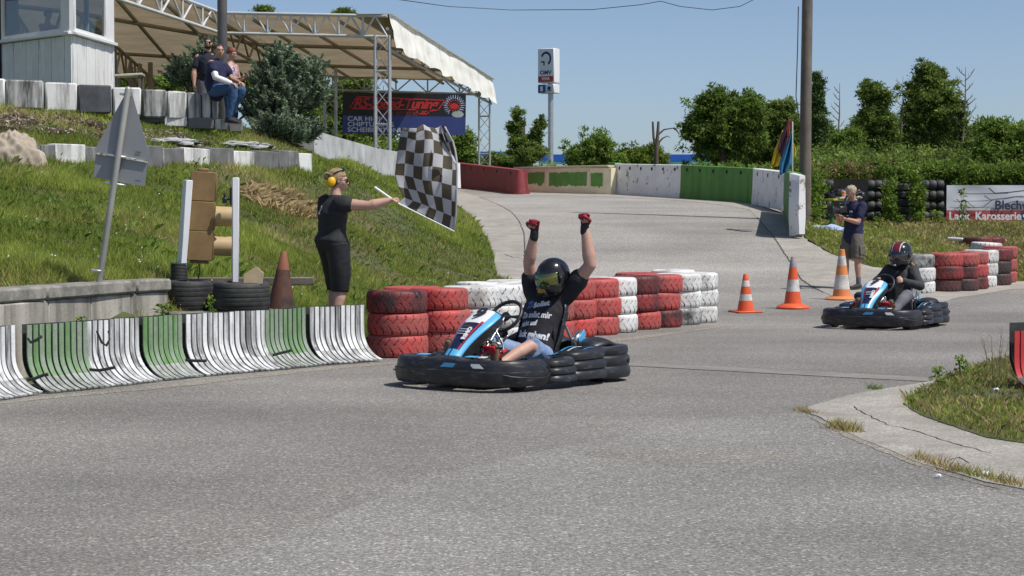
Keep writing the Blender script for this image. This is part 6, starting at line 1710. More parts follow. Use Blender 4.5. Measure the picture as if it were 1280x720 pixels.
# mulch chips on the upper terrace
def chips(n, seed):
    rg = np.random.default_rng(seed); px_ = rg.uniform(0, 330, n * 2); D = np.interp(px_, [0, 330], [31.8, 38.0]) + rg.uniform(0, 1, n * 2) * np.interp(px_, [0, 330], [5.6, 1.0]); X = (px_ - 640) / FP * D; Z = HB(X, D)
    pn = np.sin(X * 1.9 + D) * np.cos(D * 1.6 - X); k = pn > -.25; X, D, Z = X[k][:n], D[k][:n], Z[k][:n]; m = len(X)
    a = rg.uniform(0, 6.28, m); L = rg.uniform(.03, .09, m); w = rg.uniform(.012, .03, m); t_ = np.stack([np.cos(a) * L, np.sin(a) * L, rg.normal(size=m) * .02], 1); s_ = np.stack([-np.sin(a) * w, np.cos(a) * w, rg.normal(size=m) * .012], 1); B = np.stack([X, D, Z + .015], 1)
    V = np.stack([B - t_ - s_, B + t_ - s_, B + t_ + s_, B - t_ + s_], 1); o = obj('bark_mulch', quadmesh('bark_mulch', V, 4, LF['mulch'], rg.random(m))); o['kind'] = 'stuff'
LF['mulch'] = leafmat('mulch_chips', (.13, .10, .075), (.52, .44, .36), .05, .9)
chips(15000, 5)
# scattered white clover heads and small stones
def dots(name, n, polyw, fn, off, size, kind, seed, near=20):
    rg = np.random.default_rng(seed); xs_ = [p[0] for p in polyw]; ys_ = [p[1] for p in polyw]; X = rg.uniform(min(xs_), max(xs_), n * 12); Y = rg.uniform(min(ys_), max(ys_), n * 12)
    k = inpoly(X, Y, polyw) & (rg.random(len(X)) < np.minimum(1, (near / Y) ** 2)) & (abs(X / Y) < .29) & (Y < 45) & (np.sin(X * 2) * np.sin(Y * 1.7) > -.3); X, Y = X[k][:n], Y[k][:n]; C = np.stack([X, Y, fn(X, Y) + off + rg.uniform(-.03, .03, len(X))], 1)
    o = obj(name, quadmesh(name, leaf_quads(C, size, None, 1.0, rg), 4, LF[kind], rg.random(len(C)))); o['kind'] = 'stuff'
LF['white'] = leafmat('flower_white', (.6, .6, .5), (.8, .8, .74), .2, .8)
dots('clover_flowers', 1500, bw_, HB, .12, .022, 'white', 3)
for i, (px, py, s_) in enumerate([(1173, 598, .022), (1231, 596, .03), (1245, 490, .03), (1081, 541, .014), (905, 590, .010)]):
    g = G(px, py); mb = MB(); mb.ell((0, 0, s_ * .5), (s_, s_ * .8, s_ * .65), seg=9, rings=6)
    for v in mb.v: v += noise.noise_vector(v * 40) * s_ * .3
    o = mb.build('stone', m_whiteplas if i < 3 else m_conc, None, 30); o.location = g; tag(o, ['pale stone on the asphalt below the concrete apron', 'round white stone in the joint grass at the right', 'white stone in the verge near the red slats', 'dark crumb of stone on the apron edge', 'tiny stone chip on the foreground asphalt'][i], 'stone', 'small stones')
# ------------------------------------------------------------ karts
m_kb = M_('kart_black_plastic', (.020, .021, .025), .42, var=.3, scale=4, bump=.3, bscale=9, dirt=(.11, .11, .115), damt=.36, dscale=9, dsharp=.1, spec=.45, dstretch=(1, 1, 4))
m_cy = M_('kart_light_blue', (.09, .42, .72), .35, var=.04, bump=0)
m_kw = M_('kart_white', (.78, .79, .80), .35, var=.04, bump=0)
m_kn = M_('kart_navy', (.012, .022, .06), .3, var=.1, bump=0)
m_kr = M_('kart_red', (.55, .015, .03), .4, var=.08, bump=0)
m_chr = M_('kart_metal', (.55, .55, .55), .28, .9, var=.2, scale=12, bump=.1)
m_seat = M_('kart_seat', (.018, .018, .02), .3, var=.2, bump=.05)
m_frm = M_('kart_frame_blue', (.02, .04, .12), .35, .2, var=.1, bump=0)

def roundpath(pts, rad, n=6):
    out = []
    for i, p in enumerate(pts):
        p = Vector(p)
        if i in (0, len(pts) - 1): out.append(p); continue
        a = (Vector(pts[i - 1]) - p); b = (Vector(pts[i + 1]) - p)
        r = min(rad, a.length * .48, b.length * .48); a.normalize(); b.normalize()
        s_, e_ = p + a * r, p + b * r
        for k in range(n + 1):
            t = k / n; out.append(s_ * (1 - t) ** 2 + p * 2 * t * (1 - t) + e_ * t * t)
    return out
def resample(pts, step):
    out = [pts[0]]; 
    for a, b in zip(pts[:-1], pts[1:]):
        k = max(1, int(round((b - a).length / step)))
        for j in range(1, k + 1): out.append(a.lerp(b, j / k))
    return out
def sweep(mb, path, proffn, mi=0, cap=True):
    """path in xy (list), outward is to the right of travel; proffn(s, total) -> list of (out, z)"""
    n = len(path); tot = sum((path[i + 1] - path[i]).length for i in range(n - 1)); s = 0; rings = []
    for i, p in enumerate(path):
        if i: s += (p - path[i - 1]).length
        t = (path[min(i + 1, n - 1)] - path[max(i - 1, 0)]).normalized(); o = Vector((t.y, -t.x, 0))
        rings.append([Vector((p.x, p.y, 0)) + o * q[0] + Vector((0, 0, q[1])) for q in proffn(s, tot)])
    m = len(rings[0]); vs = [v for r in rings for v in r]; fs = []
    for i in range(n - 1):
        for k in range(m): fs.append((i * m + k, (i + 1) * m + k, (i + 1) * m + (k + 1) % m, i * m + (k + 1) % m))
    if cap: fs += [tuple(range(m))[::-1], tuple(range((n - 1) * m, n * m))]
    mb.add(vs, fs, mi)
def fixn(o):
    bm = bmesh.new(); bm.from_mesh(o.data); bmesh.ops.recalc_face_normals(bm, faces=bm.faces); bm.to_mesh(o.data); bm.free(); return o

def kart(loc, rz, number, label):
    K = thing('go_kart', label, 'go kart', loc, rz, 'rental karts on the track')
    # --- front bumper wrapping round the front wheels
    half = [(.30, -.665), (.50, -.70), (.80, -.665), (.955, -.50), (1.00, -.22), (1.01, 0)]
    fp = [Vector((x, y, 0)) for x, y in half] + [Vector((x, -y, 0)) for x, y in half[-2::-1]]
    fp = resample(roundpath(fp, .16), .035)
    fp = fp[::1]
    def fprof(s, T):
        c = abs(s / T - .5) * 2                        # 0 in the middle, 1 at the ends
        top = .275 - .015 * c - (.06 * max(0, c - .86) / .14); low = .045 + .02 * max(0, c - .8) * 5 * .2
        b = .035
        w_ = .004 * math.sin(s * 23) + .003 * math.sin(s * 61)
        return [(-.03, low), (.010 + w_, low + .004), (.026 + w_, low + .030), (.034 + w_, low + .075), (.036 + w_, top - .100), (.020 + w_, top - .094), (.016, top - .060), (.008, top - .022), (-.008, top - .004), (-.03, top), (-.10, top - .006), (-.145, top - .018), (-.15, top - .05), (-.06, top - .06), (-.03, low + .03)]
    mb = MB(); sweep(mb, fp, fprof); fixn(mb.build('front_bumper', m_kb, K, 42))
    # raised swoosh line on both ends of the bumper
    for sy in (-1, 1):
        mb = MB(); pts = [Vector((x, y * sy, z)) for x, y, z in [(.99, .10, .20), (.985, .30, .195), (.955, .50, .17), (.86, .665, .135), (.66, .738, .115), (.48, .742, .115), (.40, .728, .15), (.46, .735, .21)]]
        mb.tube(pts, .007, 6); mb.build('bumper_crease', m_kb, K, 60)
    # stickers on the bumper face: blue and white bars
    for y0, y1, m in ((.05, .19, m_cy), (.19, .36, m_kn), (.36, .47, m_kw)):
        mb = MB()
        fn = lambda u, v, y0=y0, y1=y1: Vector((1.047 - .13 * max(0, (y0 + (y1 - y0) * u) - .22) ** 1.6 * 1.4, y0 + (y1 - y0) * u + .05 * (v - .5) * (1 if y0 < .1 else -1 if y1 > .4 else 0) - .0, .205 + .036 * v))
        mb.grid(fn, 6, 2); o = mb.build('bumper_sticker', m, K)
    # --- side pods
    for sy in (-1, 1):
      for pp, zt_ in (([(.36, .56), (.33, .715), (.18, .735), (.02, .72), (-.03, .58)], -.03), ([(.06, .55), (.02, .70), (-.16, .735), (-.44, .72), (-.52, .56)], .02)):
        path = [Vector((x, y * sy, 0)) for x, y in pp]
        if sy < 0: path = path[::-1]
        path = resample(roundpath(path, .11), .03)
        def sprof(s, T):
            u = s / T; c = (1 - u) if sy < 0 else u     # 0 at the front
            e = min(1, min(u, 1 - u) * 9 + .35); top = .275 + zt_ + .02 * c; low = .055
            h_ = top - low; P_ = [(-.05, low)]
            for k in range(3):
                z0 = low + h_ * k / 3; z1 = low + h_ * (k + 1) / 3 - .012; bo = (.040, .034, .016)[k] * e
                P_ += [(bo - .018, z0 + .002), (bo - .004, z0 + (z1 - z0) * .14), (bo, z0 + (z1 - z0) * .5), (bo - .005, z0 + (z1 - z0) * .86), (bo - .018, z1 + .004)]
            P_ += [(-.05, top + .008), (-.16, top - .01), (-.20, top - .05), (-.12, top - .08), (-.05, low + .04)]
            return P_
        mb = MB(); sweep(mb, path, sprof); fixn(mb.build('side_pod', m_kb, K, 42))
        # second ribbed piece ahead of the rear wheel
        mb = MB()
        mb.grid(lambda u, v: Vector((.16 - .66 * u, sy * (.50 + .17 * v), .262 + .055 * sstep(.1, .5, u) - .018 * v + .012 * math.sin(v * 14))), 12, 10)
        mb.build('pod_top', m_kb, K, 60)
        for k, m in enumerate((m_cy, m_kw, m_kn, m_cy)):
            mb = MB(); v0 = .1 + .2 * k
            mb.grid(lambda u, v: Vector((.10 - .34 * u - .05 * k, sy * (.50 + .17 * (v0 + .12 * v)), .278 + .055 * sstep(.1, .5, .1 + .51 * u) - .018 * (v0 + .12 * v))), 8, 1)
            mb.build('pod_stripe', m, K, 60)
        mb = MB(); mb.box((.22, sy * .747, .155), (.075, .012, .032), b=.008); mb.build('pod_slot', m_hole, K)
    # --- rear bumper: twin rounded tubes around the rear wheels
    rp = [(-.46, -.64), (-.62, -.70), (-.86, -.67), (-.98, -.48), (-1.0, 0), (-.98, .48), (-.86, .67), (-.62, .70), (-.46, .64)]
    path = resample(roundpath([Vector((x, y, 0)) for x, y in rp][::-1], .13), .04)
    def rprof(s, T):
        P_ = []
        for k, (z0, r, bo) in enumerate(((.085, .052, .03), (.185, .048, .026), (.275, .042, .012))):
            for a in (-70, -35, 0, 35, 70): P_.append((bo + .002 + r * math.cos(R(a)) * .42, z0 + r * math.sin(R(a)) * .98))
        P_ += [(-.05, .315), (-.10, .30), (-.10, .22), (-.06, .05)]
        return P_
    mb = MB(); path2 = path[::-1]
    # keep "outward" pointing away from the kart
    def sweep_auto(path, prof, nm):
        mb = MB(); sweep(mb, path, prof); c = sum((v for v in mb.v), Vector()) / len(mb.v); return fixn(mb.build(nm, m_kb, K, 42))
    sweep_auto(path, rprof, 'rear_bumper') if (path[len(path) // 2 + 1] - path[len(path) // 2]).y < 0 else sweep_auto(path2, rprof, 'rear_bumper')
    for sy in (-1, 1):
        mb = MB(); mb.box((-.80, sy * .715, .185), (.07, .03, .03), (0, 0, sy * .45), b=.008); mb.build('bumper_slot', m_hole, K)
    # --- floor, frame tubes, axle
    mb = MB(); mb.box((.28, 0, .05), (.95, .62, .012)); mb.build('floor_pan', m_chr, K)
    for sy in (-1, 1):
        mb = MB(); mb.tube([(.90, sy * .22, .08), (.6, sy * .33, .07), (-.3, sy * .33, .07), (-.75, sy * .3, .09)], .016, 8); mb.build('frame_tube', m_frm, K, 60)
        mb = MB(); mb.tube([(.86, sy * .2, .09), (.88, sy * .2, .2), (.88, 0, .22)], .011, 6); mb.build('bumper_bracket', m_chr, K, 60)
    mb = MB(); mb.tube([(-.58, -.6, .14), (-.58, .6, .14)], .02, 10, True); mb.build('rear_axle', m_chr, K, 60)
    for x, sy, r, w in ((.62, -1, .125, .12), (.62, 1, .125, .12), (-.58, -1, .14, .19), (-.58, 1, .14, .19)):
        tm = tyre_mesh('wheel', [m_rub, m_hole], R0=r, W0=w, seg=36, rows=7, tread=False); tm.transform(Matrix.Rotation(R(90), 4, 'X'))
        wv = obj('wheel', tm, K); wv.location = (x, sy * .54, r)
        mb = MB(); mb.lathe([(.0, -.03), (.05, -.03), (r - .075, w * .30), (r - .06, w * .42), (r - .06, -w * .42)], 20, M=Matrix.Rotation(R(90), 4, 'X')); mb.build('rim', m_chr, wv, 50)
    # --- fairing in front of the steering wheel with number plate
    rows = 22
    def ctr(t): return Vector((.97 - .60 * t, 0, .225 + .435 * t + .050 * math.sin(t * math.pi)))
    def hw(t): return .095 + .080 * sstep(.15, .8, t) - .02 * sstep(.9, 1, t)
    cols = [-1, -.80, -.62, -.30, 0, .30, .62, .80, 1]
    mb = MB()
    def ffn(u, v):
        c = ctr(u); k = v * 2 - 1; w = hw(u); dr = -.055 * abs(k) ** 2.6
        tn = (ctr(min(1, u + .02)) - ctr(max(0, u - .02))).normalized(); nn = Vector((tn.z * -1, 0, tn.x)) * -1
        return c + Vector((0, w * k, 0)) + nn * dr
    def fmat(i, j):
        u = (i + .5) / 44; k = abs((j + .5) / 24 * 2 - 1); sk = (j + .5) / 24 * 2 - 1
        if u > .985: return 4
        if k > .70 and u > .05: return 1                       # light blue edges
        if u < .20: return 1 if k > .12 else 2
        if k > .60 and u <= .66: return 2
        if k > .50 and u < .70: return 3                       # red pinstripe
        if u > .66: return 0                                    # white number plate
        if .56 < u < .63 and k < .34: return 4                  # dark intake
        return 2
    mb.grid(ffn, 44, 24, mf=fmat); fr = mb.build('front_fairing', [m_kw, m_cy, m_kn, m_kr, m_kb], K, 180)
    sm = fr.modifiers.new('s', 'SOLIDIFY'); sm.thickness = .008; sm.offset = 1
    mb = MB()
    for sy in (-1, 1):
        mb.grid(lambda u, v: ffn(u, 0 if sy < 0 else 1) + Vector((-.02 * v - .05 * v * (1 - u), -sy * .0, -.085 * v * (1 - .4 * u))), 20, 3)
    mb.build('fairing_side', m_kb, K, 60)
    tn = (ctr(.95) - ctr(.72)).normalized(); nn = Vector((tn.z, 0, -tn.x))
    nn = Vector((0, 1, 0)).cross(tn) * 1.0
    if nn.z < 0: nn = -nn
    # reading direction seen from the front: x along +y, up along the slope
    text(number, .20, m_kb, frame(ctr(.84) + nn * .018, (0, 1, 0), nn), fr, 'number', align='CENTER', bold=.008, extrude=.002, shear=.1)
    for k, (t_, w_) in enumerate(((.50, .10), (.46, .09), (.42, .08))):
        mb = MB(); mb.box(ctr(t_) + nn * .010, (.010, w_, .004), (0, R(-30), 0)); mb.build('white_bar', m_kw, fr)
    tn2 = (ctr(.38) - ctr(.30)).normalized(); nn2 = Vector((0, 1, 0)).cross(tn2); nn2 = nn2 if nn2.z > 0 else -nn2
    text('RiMO', .062, m_kw, frame(ctr(.33) + nn2 * .014 + Vector((0, .062, 0)), tn2 + Vector((0, .02, 0)), nn2), fr, 'lettering', align='LEFT', bold=.004, extrude=.001)
    # nose base cover lying on the bumper
    mb = MB(); mb.loft([((.98, 0, .255), .20, .015), (( .90, 0, .262), .19, .03), ((.80, 0, .25), .15, .03), ((.70, 0, .23), .13, .02)], side=(0, 1, 0), seg=16); mb.build('nose_cover', m_kb, K, 50)
    for y0, w_, m in ((.26, .10, m_cy), (.38, .06, m_kw), (-.28, .10, m_cy)):
        mb = MB(); mb.box((.90, y0, .288), (.09, w_, .005), (0, .05, .2)); mb.build('deck_sticker', m, K)
    # --- steering wheel and column
    c = Vector((.10, 0, .585)); ax = Vector((.72, 0, .62)).normalized(); e1 = Vector((0, 1, 0)); e2 = ax.cross(e1)
    mb = MB(); ring = []
    n_ = 40; rr, tr_ = .165, .0165
    def rg_(u, v):
        a = u * 2 * math.pi; b_ = v * 2 * math.pi; R_ = rr * (1 - .14 * max(0, math.sin(a + math.pi * .0)) ** 6 * 0)
        return c + (e1 * math.cos(a) + e2 * math.sin(a)) * (R_ + tr_ * math.cos(b_)) + ax * tr_ * math.sin(b_)
    mb.grid(rg_, n_, 10); SW = mb.build('steering_wheel', m_kb, K, 180)
    for a in (0, 180, 270):
        mb = MB(); d_ = e1 * math.cos(R(a)) + e2 * math.sin(R(a)); mb.loft([(c - ax * .01, .022, .006), (c + d_ * .075, .014, .006), (c + d_ * .163, .024, .008)], side=e2 * math.cos(R(a)) - e1 * math.sin(R(a)), seg=8); mb.build('spoke', m_kb, SW, 60)
    mb = MB(); mb.lathe([(0, -.02), (.045, -.02), (.045, .01), (0, .012)], 16, M=frame(c, e1, ax)); mb.build('hub', m_kb, SW, 50)
    mb = MB(); mb.tube([c, (.45, 0, .25), (.62, 0, .12)], .012, 8); mb.build('steering_column', m_chr, K, 60)
    for sy in (-1, 1):
        mb = MB(); mb.tube([(.30, sy * .16, .07), (.24, sy * .08, .36), (.24, 0, .47)], .011, 8); mb.build('column_support', m_chr, K, 60)
    for q in range(6):
        mb = MB(); x, y, z = rnd.uniform(.18, .36), rnd.uniform(-.12, .14), rnd.uniform(.28, .42); mb.tube([(x, y, z), (x + rnd.uniform(-.05, .08), y + rnd.uniform(-.08, .08), z + rnd.uniform(-.08, .06))], rnd.uniform(.012, .024), 10, True); mb.build('linkage', m_chr, K, 60)
    for q in range(3):
        mb = MB(); mb.tube([(.30, -.10 + .1 * q, .42), (.42, -.15 + .12 * q, .33), (.40, -.16 + .16 * q, .16)], .007, 6); mb.build('hose', m_rub, K, 60)
    # --- fuel tank, pedals, side engine, seat
    mb = MB(); mb.loft([((.22, -.03, .15), .12, .09), ((.22, .06, .2), .14, .11), ((.18, .14, .2), .13, .10)], side=(1, 0, 0), seg=18); mb.loft([((.50, -.0, .16), .10, .08), ((.30, 0, .19), .14, .11), ((.12, 0, .18), .13, .09)], side=(0, 1, 0), seg=18)
    mb.build('fuel_tank', m_kb, K, 50)
    for sy in (-1, 1):
        mb = MB(); mb.tube([(.66, sy * .10, .06), (.60, sy * .11, .28), (.60, sy * .24, .34)], .010, 8); mb.box((.595, sy * .21, .33), (.018, .13, .06), (0, .3, 0), b=.006); mb.build('pedal', m_kr, K, 60)
        mb = MB(); mb.tube([(.60, sy * .12, .10), (.46, sy * .30, .33), (.58, sy * .34, .31)], .012, 8); mb.build('pedal_guard', m_kr if sy > 0 else m_chr, K, 60)
    mb = MB(); mb.tube([(.56, -.24, .345), (.56, .32, .345)], .010, 8, True); mb.build('cross_bar', m_kb, K, 60)
    mb = MB(); mb.box((-.25, -.42, .24), (.30, .22, .22), b=.02)
    for q in range(5): mb.box((-.25, -.42, .37 + q * .022), (.20, .16, .008), b=.002)
    mb.build('engine', m_chr, K, 40)
    mb = MB(); mb.box((-.24, -.42, .40), (.26, .22, .10), b=.03); mb.build('engine_cover', m_kb, K, 40)
    mb = MB(); mb.tube([(-.35, -.42, .30), (-.62, -.40, .36), (-.88, -.25, .34)], [.03, .05, .05], 12, True); mb.build('exhaust', m_kb, K, 60)
    mb = MB(); mb.loft([((-.56, .43, .30), .12, .05), ((-.70, .43, .335), .15, .05), ((-.90, .40, .30), .13, .04)], side=(0, 1, 0), seg=18); mb.build('rear_cover', m_kb, K, 60)
    mb = MB(); mb.loft([((-.60, -.12, .31), .16, .05), ((-.76, -.1, .34), .18, .05), ((-.90, -.1, .31), .16, .04)], side=(0, 1, 0), seg=18); mb.build('rear_cover', m_kb, K, 60)
    mb = MB(); mb.box((-.64, .27, .37), (.16, .06, .09), (0, .5, .2), b=.012); mb.build('radiator_box', m_chr, K, 40)
    mb = MB(); mb.box((-.655, .305, .38), (.15, .012, .07), (0, .5, .2), b=.004); mb.build('blue_side_plate', m_cy, K, 40)
    # bucket seat: swept shell
    mb = MB()
    def sfn(u, v):
        k = v * 2 - 1
        prof = [(.02, .10), (-.15, .075), (-.33, .09), (-.44, .20), (-.52, .38), (-.60, .58), (-.635, .66)]
        t_ = u * (len(prof) - 1); i = min(int(t_), len(prof) - 2); f = t_ - i; x = prof[i][0] * (1 - f) + prof[i + 1][0] * f; z = prof[i][1] * (1 - f) + prof[i + 1][1] * f
        w = [.17, .20, .215, .215, .215, .19, .13][i] * (1 - f) + [.17, .20, .215, .215, .215, .19, .13][i + 1] * f
        up = abs(k) ** 3; fw = .16 * sstep(.35, .7, u) * (1 - .55 * sstep(.8, 1, u)); hi = .17 * (1 - sstep(.45, .8, u)) * sstep(0, .3, u)
        return Vector((x + up * fw, w * k * (1 - .05 * up), z + up * hi))
    mb.grid(sfn, 26, 22); so_ = mb.build('seat', m_seat, K, 180); sm = so_.modifiers.new('s', 'SOLIDIFY'); sm.thickness = .012
    for sy in (-1, 1):
        mb = MB(); mb.tube([(-.46, sy * .23, .55), (-.56, sy * .26, .35), (-.60, sy * .28, .14)], .012, 8); mb.build('seat_stay', m_chr, K, 60)
        mb = MB(); mb.loft([((-.28, sy * .235, .14), .035, .008), ((-.42, sy * .245, .40), .026, .008), ((-.50, sy * .24, .62), .022, .008), ((-.52, sy * .23, .66), .03, .012)], side=(1, 0, 0), seg=10); mb.build('seat_edge', m_kb, K, 60)
    return K

# ------------------------------------------------------------ people
m_skin = M_('skin', (.58, .36, .275), .55, var=.08, scale=6, bump=.06, bscale=60, dirt=(.52, .27, .20), damt=.42, dscale=5, dsharp=.25)
m_skin2 = M_('tanned_skin', (.46, .25, .17), .55, var=.08, scale=6, bump=.06, bscale=60)
m_eye = M_('eye_white', (.7, .68, .65), .3, bump=0); m_iris = M_('eye_dark', (.03, .02, .015), .3, bump=0); m_lip = M_('lips', (.42, .14, .12), .5, bump=0)
def skintex(mb, c, r): mb.ell(c, r)
def seg3(a, b, t): return Vector(a).lerp(Vector(b), t)
def armchain(mb, S, E, W_, r=1.0, grow=0.0):
    S, E, W_ = Vector(S), Vector(E), Vector(W_)
    g = grow
    mb.tube([S, seg3(S, E, .35), seg3(S, E, .8), E], [(.058 * r + g), (.052 * r + g), (.043 * r + g), (.041 * r + g)], 14, True)
    mb.tube([E, seg3(E, W_, .25), seg3(E, W_, .65), W_], [(.041 * r + g), (.046 * r + g), (.036 * r + g), (.027 * r + g)], 14, True)
def legchain(mb, Hp, Kn, An, r=1.0, grow=0.0, upto=1.0):
    Hp, Kn, An = Vector(Hp), Vector(Kn), Vector(An)
    g = grow
    mb.tube([Hp, seg3(Hp, Kn, .35), seg3(Hp, Kn, .75), Kn], [(.092 * r + g), (.083 * r + g), (.064 * r + g), (.056 * r + g)], 16, True)
    bk = (Kn - Hp).normalized() - (An - Kn).normalized()
    c = seg3(Kn, An, .3) + bk * .012
    mb.tube([Kn, c, seg3(Kn, An, .65), An], [(.054 * r + g), (.058 * r + g), (.043 * r + g), (.034 * r + g)], 16, True)
def hand(mb, W_, d, pn, curl=.3, thumb=1, spread=.12, sc=1.0, fist=False):
    """W_ wrist, d pointing direction, pn palm normal (palm side), curl 0..1"""
    W_, d, pn = Vector(W_), Vector(d).normalized(), Vector(pn); pn = (pn - d * pn.dot(d)).normalized(); sd = d.cross(pn)
    k = sc
    mb.loft([(W_ - d * .01, .026 * k, .019 * k), (W_ + d * .03 * k, .036 * k, .017 * k), (W_ + d * .08 * k, .041 * k, .015 * k)], side=sd, seg=12)
    for i, (o, L) in enumerate(((.031, .068), (.0105, .078), (-.0105, .072), (-.031, .056))):
        b = W_ + d * .082 * k + sd * o * k; dr = (d + sd * o * spread * 10).normalized(); pts = [b]; ang = 0
        for q, f in enumerate((.42, .33, .25)):
            ang += curl * (75, 80, 55)[q] + (4 * i if curl > .2 else 0) * curl
            v = dr * math.cos(R(ang)) + pn * math.sin(R(ang)); pts.append(pts[-1] + v * L * f * k * (1.05))
        mb.tube(pts, [.0098 * k, .0092 * k, .0084 * k, .0074 * k], 9, True)
    t0 = W_ + d * .025 * k + sd * .026 * k * thumb
    t1 = t0 + (d * .5 + sd * thumb * .75 + pn * .35).normalized() * .038 * k
    t2 = t1 + (d * .85 + sd * thumb * (.3 - .9 * curl) + pn * (.25 + .9 * curl)).normalized() * .030 * k
    t3 = t2 + (d * .75 + sd * thumb * (.1 - 1.2 * curl) + pn * (.3 + .6 * curl)).normalized() * .026 * k
    mb.tube([t0, t1, t2, t3], [.014 * k, .0115 * k, .0105 * k, .009 * k], 9, True)
def headbody(mb, c, f, up, sc=1.0, neck=None):
    """adds skull, jaw, nose, ears; returns frame (right, forward, up)"""
    f = Vector(f).normalized(); up = Vector(up); up = (up - f * up.dot(f)).normalized(); r = f.cross(up); Mx = Matrix((r, f, up)).transposed()
    c = Vector(c); k = sc
    q = lambda x, y, z: c + Mx @ Vector((x * k, y * k, z * k))
    mb.ell(q(0, -.012, .025), (.074 * k, .094 * k, .088 * k), Mx, 20, 14)
    mb.ell(q(0, .018, -.035), (.058 * k, .068 * k, .070 * k), Mx, 18, 12)
    mb.ell(q(0, .052, -.083), (.026 * k, .026 * k, .022 * k), Mx, 12, 8)
    mb.loft([(q(0, .078, .022), .008 * k, .008 * k), (q(0, .094, .0), .011 * k, .012 * k), (q(0, .101, -.018), .016 * k, .013 * k)], side=r, seg=10)
    mb.ell(q(0, .076, .034), (.048 * k, .018 * k, .012 * k), Mx, 12, 8)
    mb.ell(q(0, .080, -.050), (.024 * k, .013 * k, .012 * k), Mx, 12, 8)
    for s_ in (-1, 1):
        mb.ell(q(s_ * .076, -.008, -.004), (.010 * k, .020 * k, .031 * k), Mx, 10, 8)
        mb.ell(q(s_ * .042, .048, -.022), (.022 * k, .026 * k, .022 * k), Mx, 10, 8)
    if neck is not None:
        n = Vector(neck); mb.loft([(n, .062 * k, .058 * k), (n.lerp(q(0, -.02, -.05), .5), .053 * k, .053 * k), (q(0, -.015, -.045), .053 * k, .055 * k)], side=r, seg=16)
    return q, Mx, k
def faceparts(par, q, Mx, k, brow=None, lip=True, hair=None):
    for s_ in (-1, 1):
        mb = MB(); mb.ell(q(s_ * .031, .074, .012), (.0125 * k, .009 * k, .0075 * k), Mx, 10, 8); e = mb.build('eye', m_eye, par, 60)
        mb = MB(); mb.ell(q(s_ * .031, .0805, .012), (.0055 * k, .004 * k, .0055 * k), Mx, 8, 6); mb.build('iris', m_iris, par, 60)
        mb = MB(); mb.loft([(q(s_ * .014, .0885, .031), .004 * k, .003 * k), (q(s_ * .032, .087, .036), .005 * k, .003 * k), (q(s_ * .050, .074, .029), .003 * k, .003 * k)], seg=6); mb.build('eyebrow', brow or m_iris, par, 60)
    mb = MB(); mb.loft([(q(-.024, .086, -.048), .003 * k, .003 * k), (q(0, .0945, -.047), .008 * k, .005 * k), (q(.024, .086, -.048), .003 * k, .003 * k)], side=Mx @ Vector((0, 0, 1)), seg=8); mb.build('lips', m_lip, par, 60)
def torso(mb, pel, chest, neck, side, w=1.0, dp=1.0, grow=0.0, belly=0.0):
    pel, chest, neck = Vector(pel), Vector(chest), Vector(neck); g = grow
    d = (chest - pel).normalized()
    mb.loft([(pel - d * .06, .120 * w + g, .085 * dp + g), (pel, .158 * w + g, .112 * dp + g), (seg3(pel, chest, .35), .148 * w + g, (.108 + belly) * dp + g), (seg3(pel, chest, .65), .150 * w + g, (.112 + belly * .6) * dp + g), (chest, .172 * w + g, .118 * dp + g),
             (seg3(chest, neck, .45), .158 * w + g, .098 * dp + g), (seg3(chest, neck, .78), .105 * w + g, .075 * dp + g), (neck, .060 + g * .8, .056 + g * .8)], side=side, seg=28)
def shoe(name, par, An, toe, mat, k=1.0, sole=None):
    An, toe = Vector(An), Vector(toe); d = (toe - An); d.normalize(); L = .19 * k
    mb = MB(); hz = Vector((0, 0, -.03 * k)); sd = d.cross(Vector((0, 0, 1))).normalized() if abs(d.z) < .9 else Vector((0, 1, 0))
    up = sd.cross(d)
    dn = -up if up.z > 0 or abs(d.z) > .7 else up
    mb.loft([(An - d * .045 * k + dn * .03 * k, .033 * k, .040 * k), (An + d * .02 * k + dn * .03 * k, .038 * k, .046 * k), (An + d * .09 * k + dn * .042 * k, .044 * k, .034 * k), (An + d * .16 * k + dn * .05 * k, .046 * k, .026 * k), (An + d * .20 * k + dn * .052 * k, .034 * k, .02 * k)], side=sd, seg=16)
    mb.tube([An + up * 0.0, An - dn * .02], [.042 * k, .042 * k], 14, True)
    o = mb.build(name, mat, par, 180)
    mb = MB(); mb.loft([(An - d * .075 * k + dn * .070 * k, .036 * k, .011 * k), (An + d * .03 * k + dn * .072 * k, .038 * k, .011 * k), (An + d * .12 * k + dn * .072 * k, .050 * k, .011 * k), (An + d * .215 * k + dn * .066 * k, .034 * k, .011 * k)], side=sd, seg=16); mb.build('sole', sole or m_rub, o, 60)
    return o
